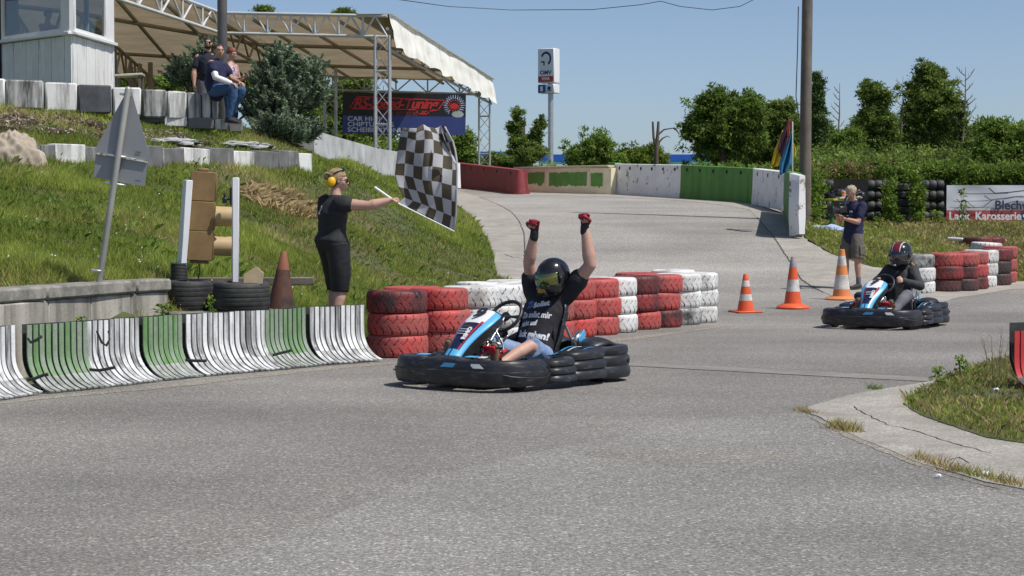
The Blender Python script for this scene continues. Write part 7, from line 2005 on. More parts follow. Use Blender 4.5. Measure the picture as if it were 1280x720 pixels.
def helmet(par, q, Mx, k, mshell, name='helmet', visor=None, open_=False, stripes=None):
    """full face helmet round a head at frame q"""
    mb = MB()
    mb.ell(q(0, -.010, .030), (.128 * k, .150 * k, .138 * k), Mx, 26, 18)
    mb.ell(q(0, .030, -.050), (.112 * k, .130 * k, .105 * k), Mx, 24, 16)
    mb.ell(q(0, .085, -.075), (.078 * k, .075 * k, .062 * k), Mx, 20, 12)
    mb.ell(q(0, -.085, -.05), (.10 * k, .07 * k, .09 * k), Mx, 20, 12)
    inv = Mx.transposed(); c0 = q(0, 0, 0)
    def eyeport(p):
        l = inv @ (Vector(p) - c0) / k
        return l.y > .030 and -.030 < l.z - .10 * abs(l.x) * 0 < .062 and abs(l.x) < .118
    def cut(p):
        l = inv @ (Vector(p) - c0) / k
        return eyeport(p) or l.z < -.125
    h = blob(name, mb, .0085 * k, [mshell] + (stripes[1] if stripes else []), par, it=3, cut=cut, matfn=(lambda c_, n_: stripes[0](inv @ (Vector(c_) - c0) / k)) if stripes else None)
    sm = h.modifiers.new('s', 'SOLIDIFY'); sm.thickness = .014 * k; sm.offset = -1
    mb = MB()   # rubber rim round the eye port
    rim = [(-.112, .045, 0), (-.100, .088, .052), (-.06, .128, .064), (0, .142, .066), (.06, .128, .064), (.100, .088, .052), (.112, .045, 0), (.105, .085, -.026), (.06, .135, -.033), (0, .152, -.035), (-.06, .135, -.033), (-.105, .085, -.026)]
    return h

def world_to(o, p):
    bpy.context.view_layer.update(); return o.matrix_world.inverted() @ Vector(p)
def shirt_text(par, shirt, lines, mat, dirn, right, origin, up):
    """flat print: lettering projected along dirn onto the shirt surface"""
    bm = bmesh.new(); bm.from_mesh(shirt.data); bvh = BVHTree.FromBMesh(bm); bm.free()
    right, up, dirn = Vector(right).normalized(), Vector(up).normalized(), Vector(dirn).normalized()
    for s, size, x, y, rot, kw in lines:
        me = text_mesh(s, size, mat, extrude=0, **kw); bm = bmesh.new(); bm.from_mesh(me)
        bmesh.ops.subdivide_edges(bm, edges=[e for e in bm.edges if e.calc_length() > .012], cuts=2)
        ca, sa = math.cos(R(rot)), math.sin(R(rot))
        for v in bm.verts:
            a, b = v.co.x * ca - v.co.y * sa + x, v.co.x * sa + v.co.y * ca + y
            o = Vector(origin) + right * a + up * b; hit = bvh.ray_cast(o - dirn * 1.0, dirn)
            v.co = (hit[0] - dirn * .0035) if hit[0] else o
        bm.to_mesh(me); bm.free(); me.name = 'print'
        obj('print', me, par)

# materials of clothes
m_tee = M_('black_tshirt', (.020, .019, .024), .85, var=.25, scale=5, bump=.25, bscale=25)
m_tee2 = M_('washed_black_cloth', (.018, .018, .020), .8, var=.25, scale=5, bump=.25, bscale=25)
m_navyc = M_('navy_cloth', (.012, .016, .055), .85, var=.2, scale=5, bump=.25, bscale=25)
m_den = M_('denim', (.16, .26, .46), .85, var=.2, scale=8, bump=.3, bscale=60, dirt=(.34, .44, .60), damt=.42, dscale=5, dsharp=.2)
m_jean = M_('dark_jeans', (.035, .085, .19), .85, var=.2, scale=8, bump=.3, bscale=60, dirt=(.07, .15, .30), damt=.4, dscale=5, dsharp=.2)
m_gry = M_('grey_jersey', (.13, .13, .15), .85, var=.12, scale=6, bump=.2, bscale=30)
m_shortg = M_('grey_brown_shorts', (.13, .115, .095), .85, var=.15, scale=6, bump=.3, bscale=30)
m_hood = M_('charcoal_jacket', (.035, .036, .040), .8, var=.2, scale=6, bump=.25, bscale=30)
m_shoe = M_('brown_shoe', (.20, .13, .08), .7, var=.2, bump=.2); m_glr = M_('red_glove', (.27, .012, .022), .6, var=.2, scale=10, bump=.3, bscale=50); m_glk = M_('black_glove', (.015, .015, .017), .6, var=.2, bump=.3)
m_hb = M_('helmet_black', (.012, .012, .014), .16, var=.1, bump=0, coat=.5); m_hr = M_('helmet_red', (.20, .018, .022), .2, bump=0, coat=.5); m_hw = M_('helmet_white', (.75, .75, .76), .2, bump=0, coat=.5)
m_gold = M_('gold_print', (.45, .30, .06), .4, .3, bump=0); m_prt = M_('shirt_print', (.72, .73, .76), .8, var=.06, bump=0); m_prtb = M_('shirt_print_blue', (.12, .20, .48), .8, bump=0)
vm = M_('mirror_visor', (.30, .34, .12), .12, .85, var=.0, bump=0)
nt = vm.node_tree; N = nt.nodes; L_ = nt.links; lw = N.new('ShaderNodeLayerWeight'); lw.inputs[0].default_value = .55
rp_ = N.new('ShaderNodeValToRGB'); e = rp_.color_ramp.elements; e[0].position = 0.05; e[0].color = (.24, .23, .08, 1); e[1].position = .95; e[1].color = (.55, .12, .25, 1)
x = e.new(.40); x.color = (.13, .25, .12, 1); x = e.new(.65); x.color = (.08, .24, .27, 1)
L_.new(lw.outputs['Facing'], rp_.inputs[0]); L_.new(rp_.outputs[0], N['Principled BSDF'].inputs['Base Color'])
vclear = bpy.data.materials.new('clear_visor'); vclear.use_nodes = True; nt = vclear.node_tree; nt.nodes.remove(nt.nodes['Principled BSDF']); a_ = nt.nodes.new('ShaderNodeBsdfTransparent'); a_.inputs[0].default_value = (.72, .72, .74, 1); b_ = nt.nodes.new('ShaderNodeBsdfGlossy'); b_.inputs['Roughness'].default_value = .05; c_ = nt.nodes.new('ShaderNodeMixShader'); c_.inputs[0].default_value = .10
nt.links.new(a_.outputs[0], c_.inputs[1]); nt.links.new(b_.outputs[0], c_.inputs[2]); nt.links.new(c_.outputs[0], nt.nodes['Material Output'].inputs[0])
def visor(par, q, k, mat, z0=-.036, z1=.068, rad=.004):
    mb = MB()
    def fn(u, v):
        a = R(-76 + 152 * u); z = z0 + (z1 - z0) * v; b = .118 + .008 * math.sin(v * math.pi); w_ = .125 - .10 * max(0, z - .03) ** 1.2
        return q(w_ * math.sin(a), .028 + (b + .004) * math.cos(a) - .22 * max(0, z - .02), z)
    mb.grid(fn, 26, 8); o = mb.build('visor', mat, par, 180); s_ = o.modifiers.new('s', 'SOLIDIFY'); s_.thickness = .003; return o
def visor_pivots(par, q, Mx, k):
    for s_ in (-1, 1):
        mb = MB(); mb.ell(q(s_ * .126, .022, .012), (.008 * k, .020 * k, .020 * k), Mx, 12, 8); mb.build('visor_pivot', m_kb, par, 60)

# ---- kart 9 and its cheering driver
TH1 = R(38)
g1 = Vector((0.0, 16.8, 0)); fwd1 = Vector((-math.sin(TH1), -math.cos(TH1), 0)); rz1 = math.atan2(fwd1.y, fwd1.x)
KA = kart(g1, rz1, '9', 'black kart number 9 with light blue edges, nearest, carrying the cheering driver'); KA.scale = (.965, .975, 1)
D1 = thing('person', 'driver in black printed t-shirt and mirrored visor helmet raising both red gloved fists', 'person', g1, rz1)
bpy.context.view_layer.update()
def L1(px, py, D): return world_to(D1, P(px, py, D))
mb = MB()
pel, ch, nk = (-.36, 0, .20), (-.49, 0, .58), (-.53, 0, .80)
torso(mb, pel, ch, nk, (0, 1, 0), 1.18, 1.1)
SHr, SHl = L1(667, 362, 17.30), L1(713, 362, 17.12)
ELr, ELl = L1(661, 330, 17.20), L1(738, 331, 17.0)
WRr, WRl = L1(668, 291, 17.10), L1(731, 284, 17.0)
armchain(mb, SHr, ELr, WRr, 1.26); armchain(mb, SHl, ELl, WRl, 1.34)
legchain(mb, (-.30, .10, .19), (.10, .27, .335), (.50, .20, .17)); legchain(mb, (-.30, -.10, .19), (.14, -.24, .36), (.64, -.20, .19))
HD = {0: (.1, .18, 1), 1: (-.05, .0, 1)}
hand(mb, WRr, HD[0], (1, 0, .1), .95, -1); hand(mb, WRl, HD[1], (1, 0, 0), .95, 1)
q, Mx, k = headbody(mb, L1(691, 348, 17.08), (.97, -.16, -.22), (0, 0, 1), 1.0, nk)
blob('body', mb, .0088, m_skin, D1, it=4)
c1_ = q(0, 0, 0); HK = 1.10
def q1(x, y, z): return c1_ + Mx @ Vector((x * HK, y * HK, z * HK))
q = q1
H1 = helmet(D1, q, Mx, HK, m_hb); visor(H1, q, HK, vm); visor_pivots(H1, q, Mx, HK)
mb = MB(); mb.loft([(q(-.05, .152, -.095), .012, .006), (q(0, .166, -.095), .012, .006), (q(.05, .152, -.095), .012, .006)], side=(0, 0, 1), seg=8); mb.build('chin_vent', m_hole, H1, 60)
me = text_mesh('BRON', .062, m_gold, extrude=.0, bold=.004); bm = bmesh.new(); bm.from_mesh(me); bmesh.ops.subdivide_edges(bm, edges=bm.edges, cuts=1)
hb = bmesh.new(); hb.from_mesh(H1.data); bvh = BVHTree.FromBMesh(hb); hb.free()
for v in bm.verts:
    a = R(18) - v.co.x * 6.6; zz = -.078 + v.co.y + v.co.x * .10    # wraps round the chin bar towards the driver's left
    o_ = q(-math.sin(a) * .4, math.cos(a) * .4, zz); c0 = q(0, .0, zz); h_ = bvh.ray_cast(o_, (c0 - o_).normalized()); v.co = h_[0] - (c0 - o_).normalized() * .0025 if h_[0] else o_
bm.to_mesh(me); bm.free(); obj('lettering', me, H1)
# t-shirt
mb = MB(); torso(mb, (-.35, 0, .21), ch, (-.53, 0, .79), (0, 1, 0), 1.20, 1.14, .018, belly=.03)
for S_, E_ in ((SHr, ELr), (SHl, ELl)):
    mb.tube([seg3(S_, ch, .35), S_, seg3(S_, E_, .42)], [.095, .098, .092], 18, True)
    mb.tube([seg3(S_, ch, .6), seg3(S_, E_, .15)], [.10, .088], 16, True)
TS = blob('t_shirt', mb, .010, m_tee, D1, it=3, wr=.012, wrs=7.5)
ln = [('DU', .075, -.115, .135, 8, dict(bold=.003, shear=.15)), ('Sollst', .066, -.035, .150, 14, dict(bold=.004, shear=.1, sx=1.05)), ('Du sollst mir', .078, -.150, .060, 2, dict(bold=.003, sx=.74)), ('nicht auf', .064, -.135, -.025, 5, dict(bold=.003, sx=.85)), ('Sack gehen!', .086, -.150, -.110, -3, dict(bold=.004, sx=.78))]
shirt_text(D1, TS, [l for l in ln if l[0] != 'DU'][:0] + [('ZL', .080, -.125, .150, 12, dict(bold=.003, shear=.2))], m_prtb, (-1, 0, -.25), (0, 1, 0), (-.30, .0, .52), (-.3, 0, 1))
shirt_text(D1, TS, ln[1:], m_prt, (-1, 0, -.25), (0, 1, 0), (-.30, .0, .52), (-.3, 0, 1))
mb = MB(); 
# denim shorts to the knee
mb = MB(); mb.tube([(-.36, .08, .20), (-.18, .16, .235), (.045, .255, .318)], [.115, .108, .092], 18, False); mb.tube([(-.36, -.08, .20), (-.18, -.14, .24), (.06, -.225, .335)], [.115, .108, .092], 18, False); mb.ell((-.36, 0, .20), (.13, .19, .12))
blob('denim_shorts', mb, .009, m_den, D1, it=3, wr=.012, wrs=9)
# gloves
for W_, d_, th, s_ in ((WRr, HD[0], -1, 0), (WRl, HD[1], 1, 1)):
    mb = MB(); hand(mb, W_, d_, (1, 0, .1), .95, th, sc=1.28); w2 = Vector(W_) - Vector(d_).normalized() * .045
    mb.tube([w2, Vector(W_) + Vector(d_).normalized() * .01], [.040, .038], 14, True)
    zc = Vector(W_).z
    blob('glove', mb, .0045, [m_glk, m_glr], D1, it=2, matfn=lambda c_, n_, zc=zc: 1 if c_.z > zc + .040 and (n_.x < .85 or c_.z > zc + .085) else 0)
shoe('shoe', D1, (.50, .20, .155), (.56, .20, .36), m_shoe); shoe('shoe', D1, (.64, -.20, .175), (.69, -.20, .38), m_shoe)
mb = MB(); mb.tube([(.36, .222, .222), (.50, .20, .165)], [.05, .046], 14, True); 

# ---- rear kart number 7 and its driver
TH2 = R(30)
g2 = Vector((0, 0, 0)); fwd2 = Vector((-math.sin(TH2), -math.cos(TH2), 0)); rz2 = math.atan2(fwd2.y, fwd2.x); g2 = Vector((P(1106, 400, 25.4).x, 25.4, .004))
KB = kart(g2, rz2, '7', 'black and light blue kart number 7 behind, driver gripping the wheel'); KB.scale = (.90, .90, .95)
D2 = thing('person', 'driver in charcoal jacket and red and black helmet steering the rear kart', 'person', g2 + Vector((.06, 0, 0)), rz2); D2.scale = (1.05,) * 3
mb = MB(); pel, ch, nk = (-.34, 0, .19), (-.44, 0, .55), (-.46, 0, .755)
torso(mb, pel, ch, nk, (0, 1, 0), .92, .95)
S2r, S2l = (-.44, -.165, .69), (-.44, .165, .69); E2r, E2l = (-.25, -.30, .50), (-.24, .31, .50); W2r, W2l = (-.02, -.165, .575), (-.02, .165, .575)
armchain(mb, S2r, E2r, W2r, .88); armchain(mb, S2l, E2l, W2l, .88)
legchain(mb, (-.28, .09, .18), (.10, .26, .40), (.50, .19, .16), .9); legchain(mb, (-.28, -.09, .18), (.12, -.25, .38), (.62, -.19, .18), .9)
hand(mb, W2r, (1, .1, .1), (0, 1, -.2), .75, 1, sc=.95); hand(mb, W2l, (1, -.1, .1), (0, -1, -.2), .75, -1, sc=.95)
q, Mx, k = headbody(mb, (-.42, 0, .875), (.97, -.12, -.10), (0, 0, 1), .97, nk)
blob('body', mb, .0105, m_skin, D2, it=3); faceparts(D2, q, Mx, k)
c2_ = q(0, 0, 0); HK2 = 1.13
def q2(x, y, z): return c2_ + Mx @ Vector((x * HK2, y * HK2, z * HK2))
q = q2
H2 = helmet(D2, q, Mx, HK2, m_hb, stripes=(lambda l: 1 if abs(l.x) < .036 and l.z > .05 else (2 if (.042 <= abs(l.x) < .052 and l.z > .045) or (abs(l.x) < .03 and .085 < l.z < .10 and l.y > .05) else 0), [m_hr, m_hw])); visor(H2, q, HK2, vclear); visor_pivots(H2, q, Mx, HK2)
mb = MB(); mb.ell(q(0, .160, -.085), (.02, .008, .012), Mx, 10, 6); mb.build('chin_badge', m_hw, H2, 60)
mb = MB(); torso(mb, (-.33, 0, .19), ch, (-.46, 0, .75), (0, 1, 0), .95, .95, .022)
for S_, E_, W_ in ((S2r, E2r, W2r), (S2l, E2l, W2l)): mb.tube([S_, seg3(S_, E_, .5), E_], [.078, .068, .060], 16, True); mb.tube([E_, seg3(E_, W_, .5), seg3(E_, W_, .93)], [.060, .056, .044], 16, True)
mb.ell((-.49, 0, .745), (.07, .10, .05))
blob('jacket', mb, .010, [m_hood, m_tee2], D2, it=3, wr=.015, wrs=8, matfn=lambda c_, n_: 1 if abs(c_.y) < .075 - .06 * (.75 - c_.z) and n_.x > .3 and c_.z > .25 else 0)
mb = MB(); legchain(mb, (-.28, .09, .18), (.10, .26, .40), (.50, .19, .16), .98, .018); legchain(mb, (-.28, -.09, .18), (.12, -.25, .38), (.61, -.19, .18), .92, .014); mb.ell((-.34, 0, .18), (.13, .18, .11))
blob('trousers', mb, .010, m_gry, D2, it=3, wr=.012, wrs=8)
mb = MB(); mb.tube([(-.52, .05, .80), (-.54, .12, .76), (-.50, .19, .72)], [.022, .028, .008], 8, True); blob('hair', mb, .007, M_('light_brown_hair', (.32, .20, .10), .7, var=.3, scale=20, bump=.5), D2, it=1)
shoe('shoe', D2, (.50, .19, .15), (.56, .19, .35), m_shoe, .9); shoe('shoe', D2, (.62, -.19, .17), (.67, -.19, .37), m_shoe, .9)

# ---- woman with the chequered flag
FA = R(33); wl_ = P(420, 420, 19.75); wl_.z = float(HB(wl_.x, 19.75)) + .0
zf = P(420, 208, 19.75).z - 1.715
W1 = thing('person', 'woman in black t-shirt and knee length black shorts holding out the chequered flag', 'person', (wl_.x, 19.75, zf), FA); W1.scale = (1.04, 1.06, 1)
wi_ = lambda px, py, D: world_to(W1, P(px, py, D))
mb = MB(); pel, ch, nk = (-.03, 0, .93), (-.03, 0, 1.22), (.0, 0, 1.405)
torso(mb, pel, ch, nk, (0, 1, 0), .98, .98)
Sr, Sl = Vector((-.01, -.165, 1.325)), Vector((-.02, .165, 1.325))
Wr = wi_(487, 250.5, 19.55); Er = Sr.lerp(Wr, .53) + Vector((0, -.03, -.035))
armchain(mb, Sr, Er, Wr, 1.2); 
El, Wl_ = Vector((.0, .235, 1.08)), Vector((.10, .22, .86)); armchain(mb, Sl, El, Wl_, 1.05); hand(mb, Wl_, (.3, 0, -1), (0, -1, 0), .3, -1, sc=.92)
dh = (wi_(568, 289, 19.62) - wi_(470, 235, 19.62)).normalized()
hand(mb, Wr, (Wr - Er).normalized(), Vector((0, 0, -1)), .8, -1, sc=.92)
legchain(mb, (-.03, -.09, .90), (.0, -.10, .48), (-.08, -.11, .09), 1.1); legchain(mb, (-.03, .09, .90), (.06, .11, .48), (.02, .13, .09), 1.1)
q, Mx, k = headbody(mb, (.035, 0, 1.565), (1, -.42, -.12), (0, 0, 1), .93, nk)
for s_, a in ((-1, (-.08, -.11, .06)), (1, (.02, .13, .06))): mb.loft([(Vector(a) + Vector((-.03, 0, 0)), .03, .03), (Vector(a) + Vector((.08, 0, -.02)), .042, .025), (Vector(a) + Vector((.17, 0, -.03)), .04, .015)], side=(0, 1, 0), seg=10)
blob('body', mb, .0088, m_skin, W1, it=4); faceparts(W1, q, Mx, k)
mb = MB(); torso(mb, (-.035, 0, .97), ch, (.0, 0, 1.37), (0, 1, 0), 1.0, 1.06, .017)
mb.loft([((-.04, 0, .95), .198, .172), ((-.035, 0, 1.0), .180, .142)], side=(0, 1, 0), seg=28)
Sd = (Er - Sr).normalized(); mb.tube([Sr - Sd * .03, Sr + Sd * .01, Sr + Sd * .045], [.080, .086, .086], 18, True); Sd = (El - Sl).normalized(); mb.tube([Sl - Sd * .02, Sl + Sd * .15], [.08, .074], 18, True)
TW_ = blob('t_shirt', mb, .011, m_tee2, W1, it=3, wr=.016, wrs=6.5)
mb = MB()
for a, b_, c_ in (((-.03, -.085, .93), (.0, -.10, .60), (-.01, -.10, .43)), ((-.03, .085, .93), (.05, .105, .60), (.055, .11, .44))): mb.tube([a, b_, c_], [.128, .106, .084], 18, False)
mb.ell((-.055, 0, .93), (.140, .188, .11)); blob('shorts', mb, .0095, M_('black_shorts', (.010, .010, .013), .55, var=.2, scale=5, bump=.2, bscale=25), W1, it=3, wr=.007, wrs=8)
shirt_text(W1, TW_, [('\u25a0', .10, -.02, .0, 0, dict())][:0] + [('2', .12, -.04, .03, -10, dict(bold=.004))], m_prt, (1, 0, 0), (0, -1, 0), (-.4, .02, 1.24), (0, 0, 1))
m_hair = M_('blonde_streaked_hair', (.36, .25, .14), .6, var=.35, scale=14, bump=.6, bscale=30, dirt=(.17, .10, .06), damt=.42, dscale=9, dsharp=.12, dstretch=(1, 4, 4))
inv = Mx.transposed(); c0 = q(0, 0, 0)
mb = MB(); mb.ell(q(0, -.026, .044), (.090 * k, .104 * k, .100 * k), Mx, 20, 14); mb.ell(q(0, -.125, .045), (.046 * k, .046 * k, .048 * k), Mx, 12, 10); mb.ell(q(0, -.07, -.02), (.06 * k, .05 * k, .06 * k), Mx, 12, 10)
def haircut(p):
    l = inv @ (Vector(p) - c0); return (l.y > .030 and l.z < .055 + (l.y - .03) * .3) or (l.y > -.005 and l.z < .02)
blob('hair', mb, .007, m_hair, W1, it=2, wr=.006, wrs=26, cut=haircut)
m_gl = M_('dark_glasses', (.012, .011, .012), .15, bump=0)
mb = MB()
for s_ in (-1, 1):
    mb.ell(q(s_ * .034, .092, .010), (.027, .007, .019), Mx, 14, 8)
    mb.tube([q(s_ * .058, .085, .016), q(s_ * .078, .04, .014), q(s_ * .082, -.005, .008)], .0035, 6)
mb.tube([q(-.015, .096, .014), q(.015, .096, .014)], .003, 6); mb.build('sunglasses', m_gl, W1, 60)
mb = MB()
for s_ in (-1, 1): mb.ell(q(s_ * .036, .035, .132), (.028, .010, .020), Mx, 14, 8); mb.tube([q(s_ * .06, .03, .128), q(s_ * .085, -.03, .10), q(s_ * .085, -.075, .07)], .005, 6)
mb.tube([q(-.015, .038, .134), q(.015, .038, .134)], .004, 6)
g_ = mb.build('raised_glasses', m_gl, W1, 60)
m_yel = M_('yellow_ear_cup', (.85, .48, .01), .4, var=.05, bump=0)
mb = MB(); c = q(.085, -.082, -.02); mb.ell(c, (.030, .042, .052), Mx, 16, 12); mb.build('ear_cup', m_yel, W1, 60)
mb = MB(); mb.ell(q(.070, -.07, -.018), (.018, .048, .055), Mx, 16, 12); mb.build('ear_cushion', m_gl, W1, 60)
mb = MB(); mb.ell(q(-.085, -.082, -.02), (.030, .042, .052), Mx, 16, 12); mb.build('ear_cup', m_yel, W1, 60)
mb = MB(); mb.tube([q(.085, -.09, .03), q(.06, -.13, .06), q(0, -.15, .07), q(-.06, -.13, .06), q(-.085, -.09, .03)], .006, 8); mb.build('head_band', m_gl, W1, 60)

# the flag itself
FG = thing('chequered_flag', 'large white and brown black chequered flag on a white stick, billowing over the track', 'flag', (0, 0, 0))
m_fw = M_('flag_white', (.54, .54, .56), .8, var=.05, scale=5, bump=.15, bscale=8); m_fk = M_('flag_brown_black', (.070, .056, .034), .85, var=.15, scale=5, bump=.15, bscale=8)
for m in (m_fw,): translucent(m, .25)
Df = 19.55
mb = MB(); mb.tube([P(469, 234.5, Df), P(487, 247, Df), P(500, 255.5, Df), P(567.5, 289, Df)], [.013, .012, .008, .006], 8, True); mb.build('stick', m_whiteplas, FG, 60)
# chequer cells follow their own grid; columns along the stick, rows upward
gridL = [(497, 254.5), (505.5, 247), (498, 233), (493.5, 218), (495, 204), (497, 188), (499.5, 172), (501, 165), (503, 161)]
gridR = [(567, 288.5), (569.5, 272), (570.5, 252), (571, 232), (571.5, 212), (570.5, 195), (566, 178), (560, 168), (556, 160)]
NC, NR = 6.6, 8
def polyev(pl, v):
    t = v * (len(pl) - 1); i = min(int(t), len(pl) - 2); f = t - i
    return (pl[i][0] * (1 - f) + pl[i + 1][0] * f, pl[i][1] * (1 - f) + pl[i + 1][1] * f)
def flagfn(u, v):
    a = polyev(gridL, v); b_ = polyev(gridR, v)
    x = a[0] + (b_[0] - a[0]) * u; y = a[1] + (b_[1] - a[1]) * u
    s_ = v * (1 - .25 * u)
    x += 2.0 * math.sin(v * 7 + u * 3) * math.sin(u * math.pi); y += 1.8 * math.sin(u * 13 + v * 5) * v - 2.5 * math.sin(u * math.pi) * v * (v > .8) + 1.2 * math.sin(u * 25) * max(0, v - .85) * 5
    d_ = Df + .10 * s_ * math.sin(u * 6.5 + 2.2 * v + .4) + .06 * s_ * math.sin(u * 13 - 4 * v) + .05 * math.sin(v * 8 + u * 2) * u + .10 * max(0, v - .9) * 10 * .4
    return P(x, y, d_)
sub = 6
cols_ = int(NC * sub); rows_ = NR * sub
mb = MB(); mb.grid(flagfn, cols_, rows_, mf=lambda i, j: ((i // sub) + (j // sub)) % 2)
fl = mb.build('flag_cloth', [m_fw, m_fk], FG, 180); s_ = fl.modifiers.new('s', 'SOLIDIFY'); s_.thickness = .004
mb = MB(); mb.tube([flagfn(1, v / 12) for v in range(13)], .010, 6); mb.build('hem', m_fw, FG, 180)
mb = MB(); mb.grid(lambda u, v: P(553 + 16 * u + 1.5 * math.sin(v * 5), 176 + 26 * u * 1.1 - 14 * v * (1 - u), Df - .12 - .05 * math.sin(u * 7)), 10, 8, mf=lambda i, j: 1 if (i < 5 and j < 5) else 0)
o = mb.build('folded_corner', [m_fw, m_fk], FG, 180); s_ = o.modifiers.new('s', 'SOLIDIFY'); s_.thickness = .004
m_or2 = None

# ---- photographer
cxp = P(1066, 360, 34.0); zc_ = float(H(cxp.x, 34.0)) + .01
C1 = thing('person', 'photographer in navy t-shirt and grey shorts filming with a black camera by the cones', 'person', (cxp.x, 34.0, zc_), R(180 + 38)); kk = 1.03
mb = MB(); pel, ch, nk = (0, 0, .98), (-.03, 0, 1.32), (.0, 0, 1.53)
torso(mb, pel, ch, nk, (0, 1, 0), 1.05, 1.0, belly=.02)
S_r, S_l = Vector((-.02, -.19, 1.45)), Vector((-.02, .19, 1.45)); E_r, E_l = Vector((.14, -.20, 1.18)), Vector((.12, .22, 1.17)); W_r, W_l = Vector((.33, -.08, 1.30)), Vector((.33, .06, 1.24))
armchain(mb, S_r, E_r, W_r, 1.02); armchain(mb, S_l, E_l, W_l, 1.02)
hand(mb, W_r, (1, .2, .2), (0, 1, 0), .7, 1); hand(mb, W_l, (1, .0, .1), (0, 0, 1), .6, -1)
legchain(mb, (0, -.10, .94), (.04, -.13, .50), (.0, -.15, .09), 1.0); legchain(mb, (0, .10, .94), (.03, .13, .50), (.02, .15, .09), 1.0)
q, Mx, k = headbody(mb, (.06, 0, 1.685), (1, .0, -.42), (0, 0, 1), 1.0, nk)
blob('body', mb, .013, m_skin2, C1, it=3); faceparts(C1, q, Mx, k)
mb = MB(); torso(mb, (0, 0, 1.0), ch, (0, 0, 1.51), (0, 1, 0), 1.06, 1.05, .022, belly=.025); mb.loft([((0, 0, .90), .20, .15), ((0, 0, 1.05), .19, .15)], side=(0, 1, 0), seg=24)
for S_, E_ in ((S_r, E_r), (S_l, E_l)): mb.tube([S_, seg3(S_, E_, .3), seg3(S_, E_, .62)], [.085, .086, .080], 16, True)
TC = blob('t_shirt', mb, .014, m_navyc, C1, it=3, wr=.018, wrs=6)
mb = MB(); mb.box((.165, .09, 1.36), (.006, .06, .03)); mb.build('chest_logo', m_prt, C1)
mb = MB()
for s_ in (-1, 1): mb.tube([(0, s_ * .09, .96), (.02, s_ * .115, .75), (.04, s_ * .13, .53)], [.125, .118, .115], 18, False)
mb.ell((0, 0, .95), (.13, .185, .11)); SH = blob('shorts', mb, .012, m_shortg, C1, it=3, wr=.014, wrs=7)
for s_ in (-1, 1): mb = MB(); mb.box((.02, s_ * .235, .68), (.13, .03, .17), b=.012); mb.build('cargo_pocket', m_shortg, C1, 40)
mh = M_('grey_blond_hair', (.42, .35, .25), .7, var=.3, scale=18, bump=.6, bscale=40); inv = Mx.transposed(); c0 = q(0, 0, 0)
mb = MB(); mb.ell(q(0, -.022, .045), (.086, .102, .092), Mx, 20, 14); mb.ell(q(0, .03, .10), (.06, .05, .03), Mx, 12, 8)
blob('hair', mb, .008, mh, C1, it=1, wr=.014, wrs=30, cut=lambda p: (inv @ (Vector(p) - c0)).z < .01 or ((inv @ (Vector(p) - c0)).y > .06 and (inv @ (Vector(p) - c0)).z < .07))
for s_, a in ((-1, (.0, -.15, .09)), (1, (.02, .15, .09))):
    mb = MB(); mb.tube([Vector(a) + Vector((0, 0, .10)), Vector(a) - Vector((0, 0, .03))], [.044, .042], 14, True); mb.build('sock', m_gry, C1, 60); shoe('shoe', C1, Vector(a) + Vector((0, 0, -.01)), Vector(a) + Vector((.2, 0, -.01)), m_hood, 1.0)
mb = MB(); mb.tube([W_r - Vector((.03, -.0, 0)), W_r - Vector((.005, 0, 0))], [.034, .033], 14, True); mb.build('wrist_watch', m_gl, C1, 60)
CMr = thing('video_camera', 'black video camera with large eyepiece held by the photographer', 'camera', (cxp.x - .10 * math.cos(R(218)), 34.0 - .10 * math.sin(R(218)), zc_ + .03), R(218))
mb = MB(); mb.box((.40, -.01, 1.36), (.20, .13, .13), b=.02); mb.build('camera_body', m_black, CMr, 40)
mb = MB(); mb.tube([(.50, -.01, 1.35), (.64, -.01, 1.35)], [.055, .06], 18, True); mb.build('lens', m_black, CMr, 50)
mb = MB(); mb.box((.66, -.01, 1.35), (.07, .15, .13), b=.01); mb.build('lens_hood', m_black, CMr, 40)
mb = MB(); mb.tube([(.33, -.01, 1.43), (.24, -.02, 1.56)], [.035, .042], 14, True); mb.build('eyepiece', m_black, CMr, 60)
mb = MB(); mb.box((.40, -.01, 1.47), (.14, .03, .02), b=.006); mb.box((.34, -.01, 1.45), (.02, .03, .05)); mb.box((.46, -.01, 1.45), (.02, .03, .05)); mb.build('handle', m_black, CMr, 40)
mb = MB(); mb.box((.38, .07, 1.24), (.06, .12, .05), (0, 0, .3), b=.01); mb.build('grip', m_black, CMr, 40)

# ---- three spectators on the upper wall
def simple_hair(par, q, Mx, mat, zc=.01, yc=.055, big=1.0, wr=.006, extra=None):
    inv = Mx.transposed(); c0 = q(0, 0, 0); mb = MB(); mb.ell(q(0, -.020, .038), (.081 * big, .098 * big, .090 * big), Mx, 18, 12)
    if extra: extra(mb)
    return blob('hair', mb, .010, mat, par, it=1, wr=wr, wrs=24, cut=lambda p: (inv @ (Vector(p) - c0)).z < zc or ((inv @ (Vector(p) - c0)).y > yc and (inv @ (Vector(p) - c0)).z < .072))
m_dkh = M_('dark_brown_hair', (.030, .018, .012), .7, var=.3, bump=.4); m_redh = M_('auburn_hair', (.20, .05, .03), .6, var=.3, bump=.4)
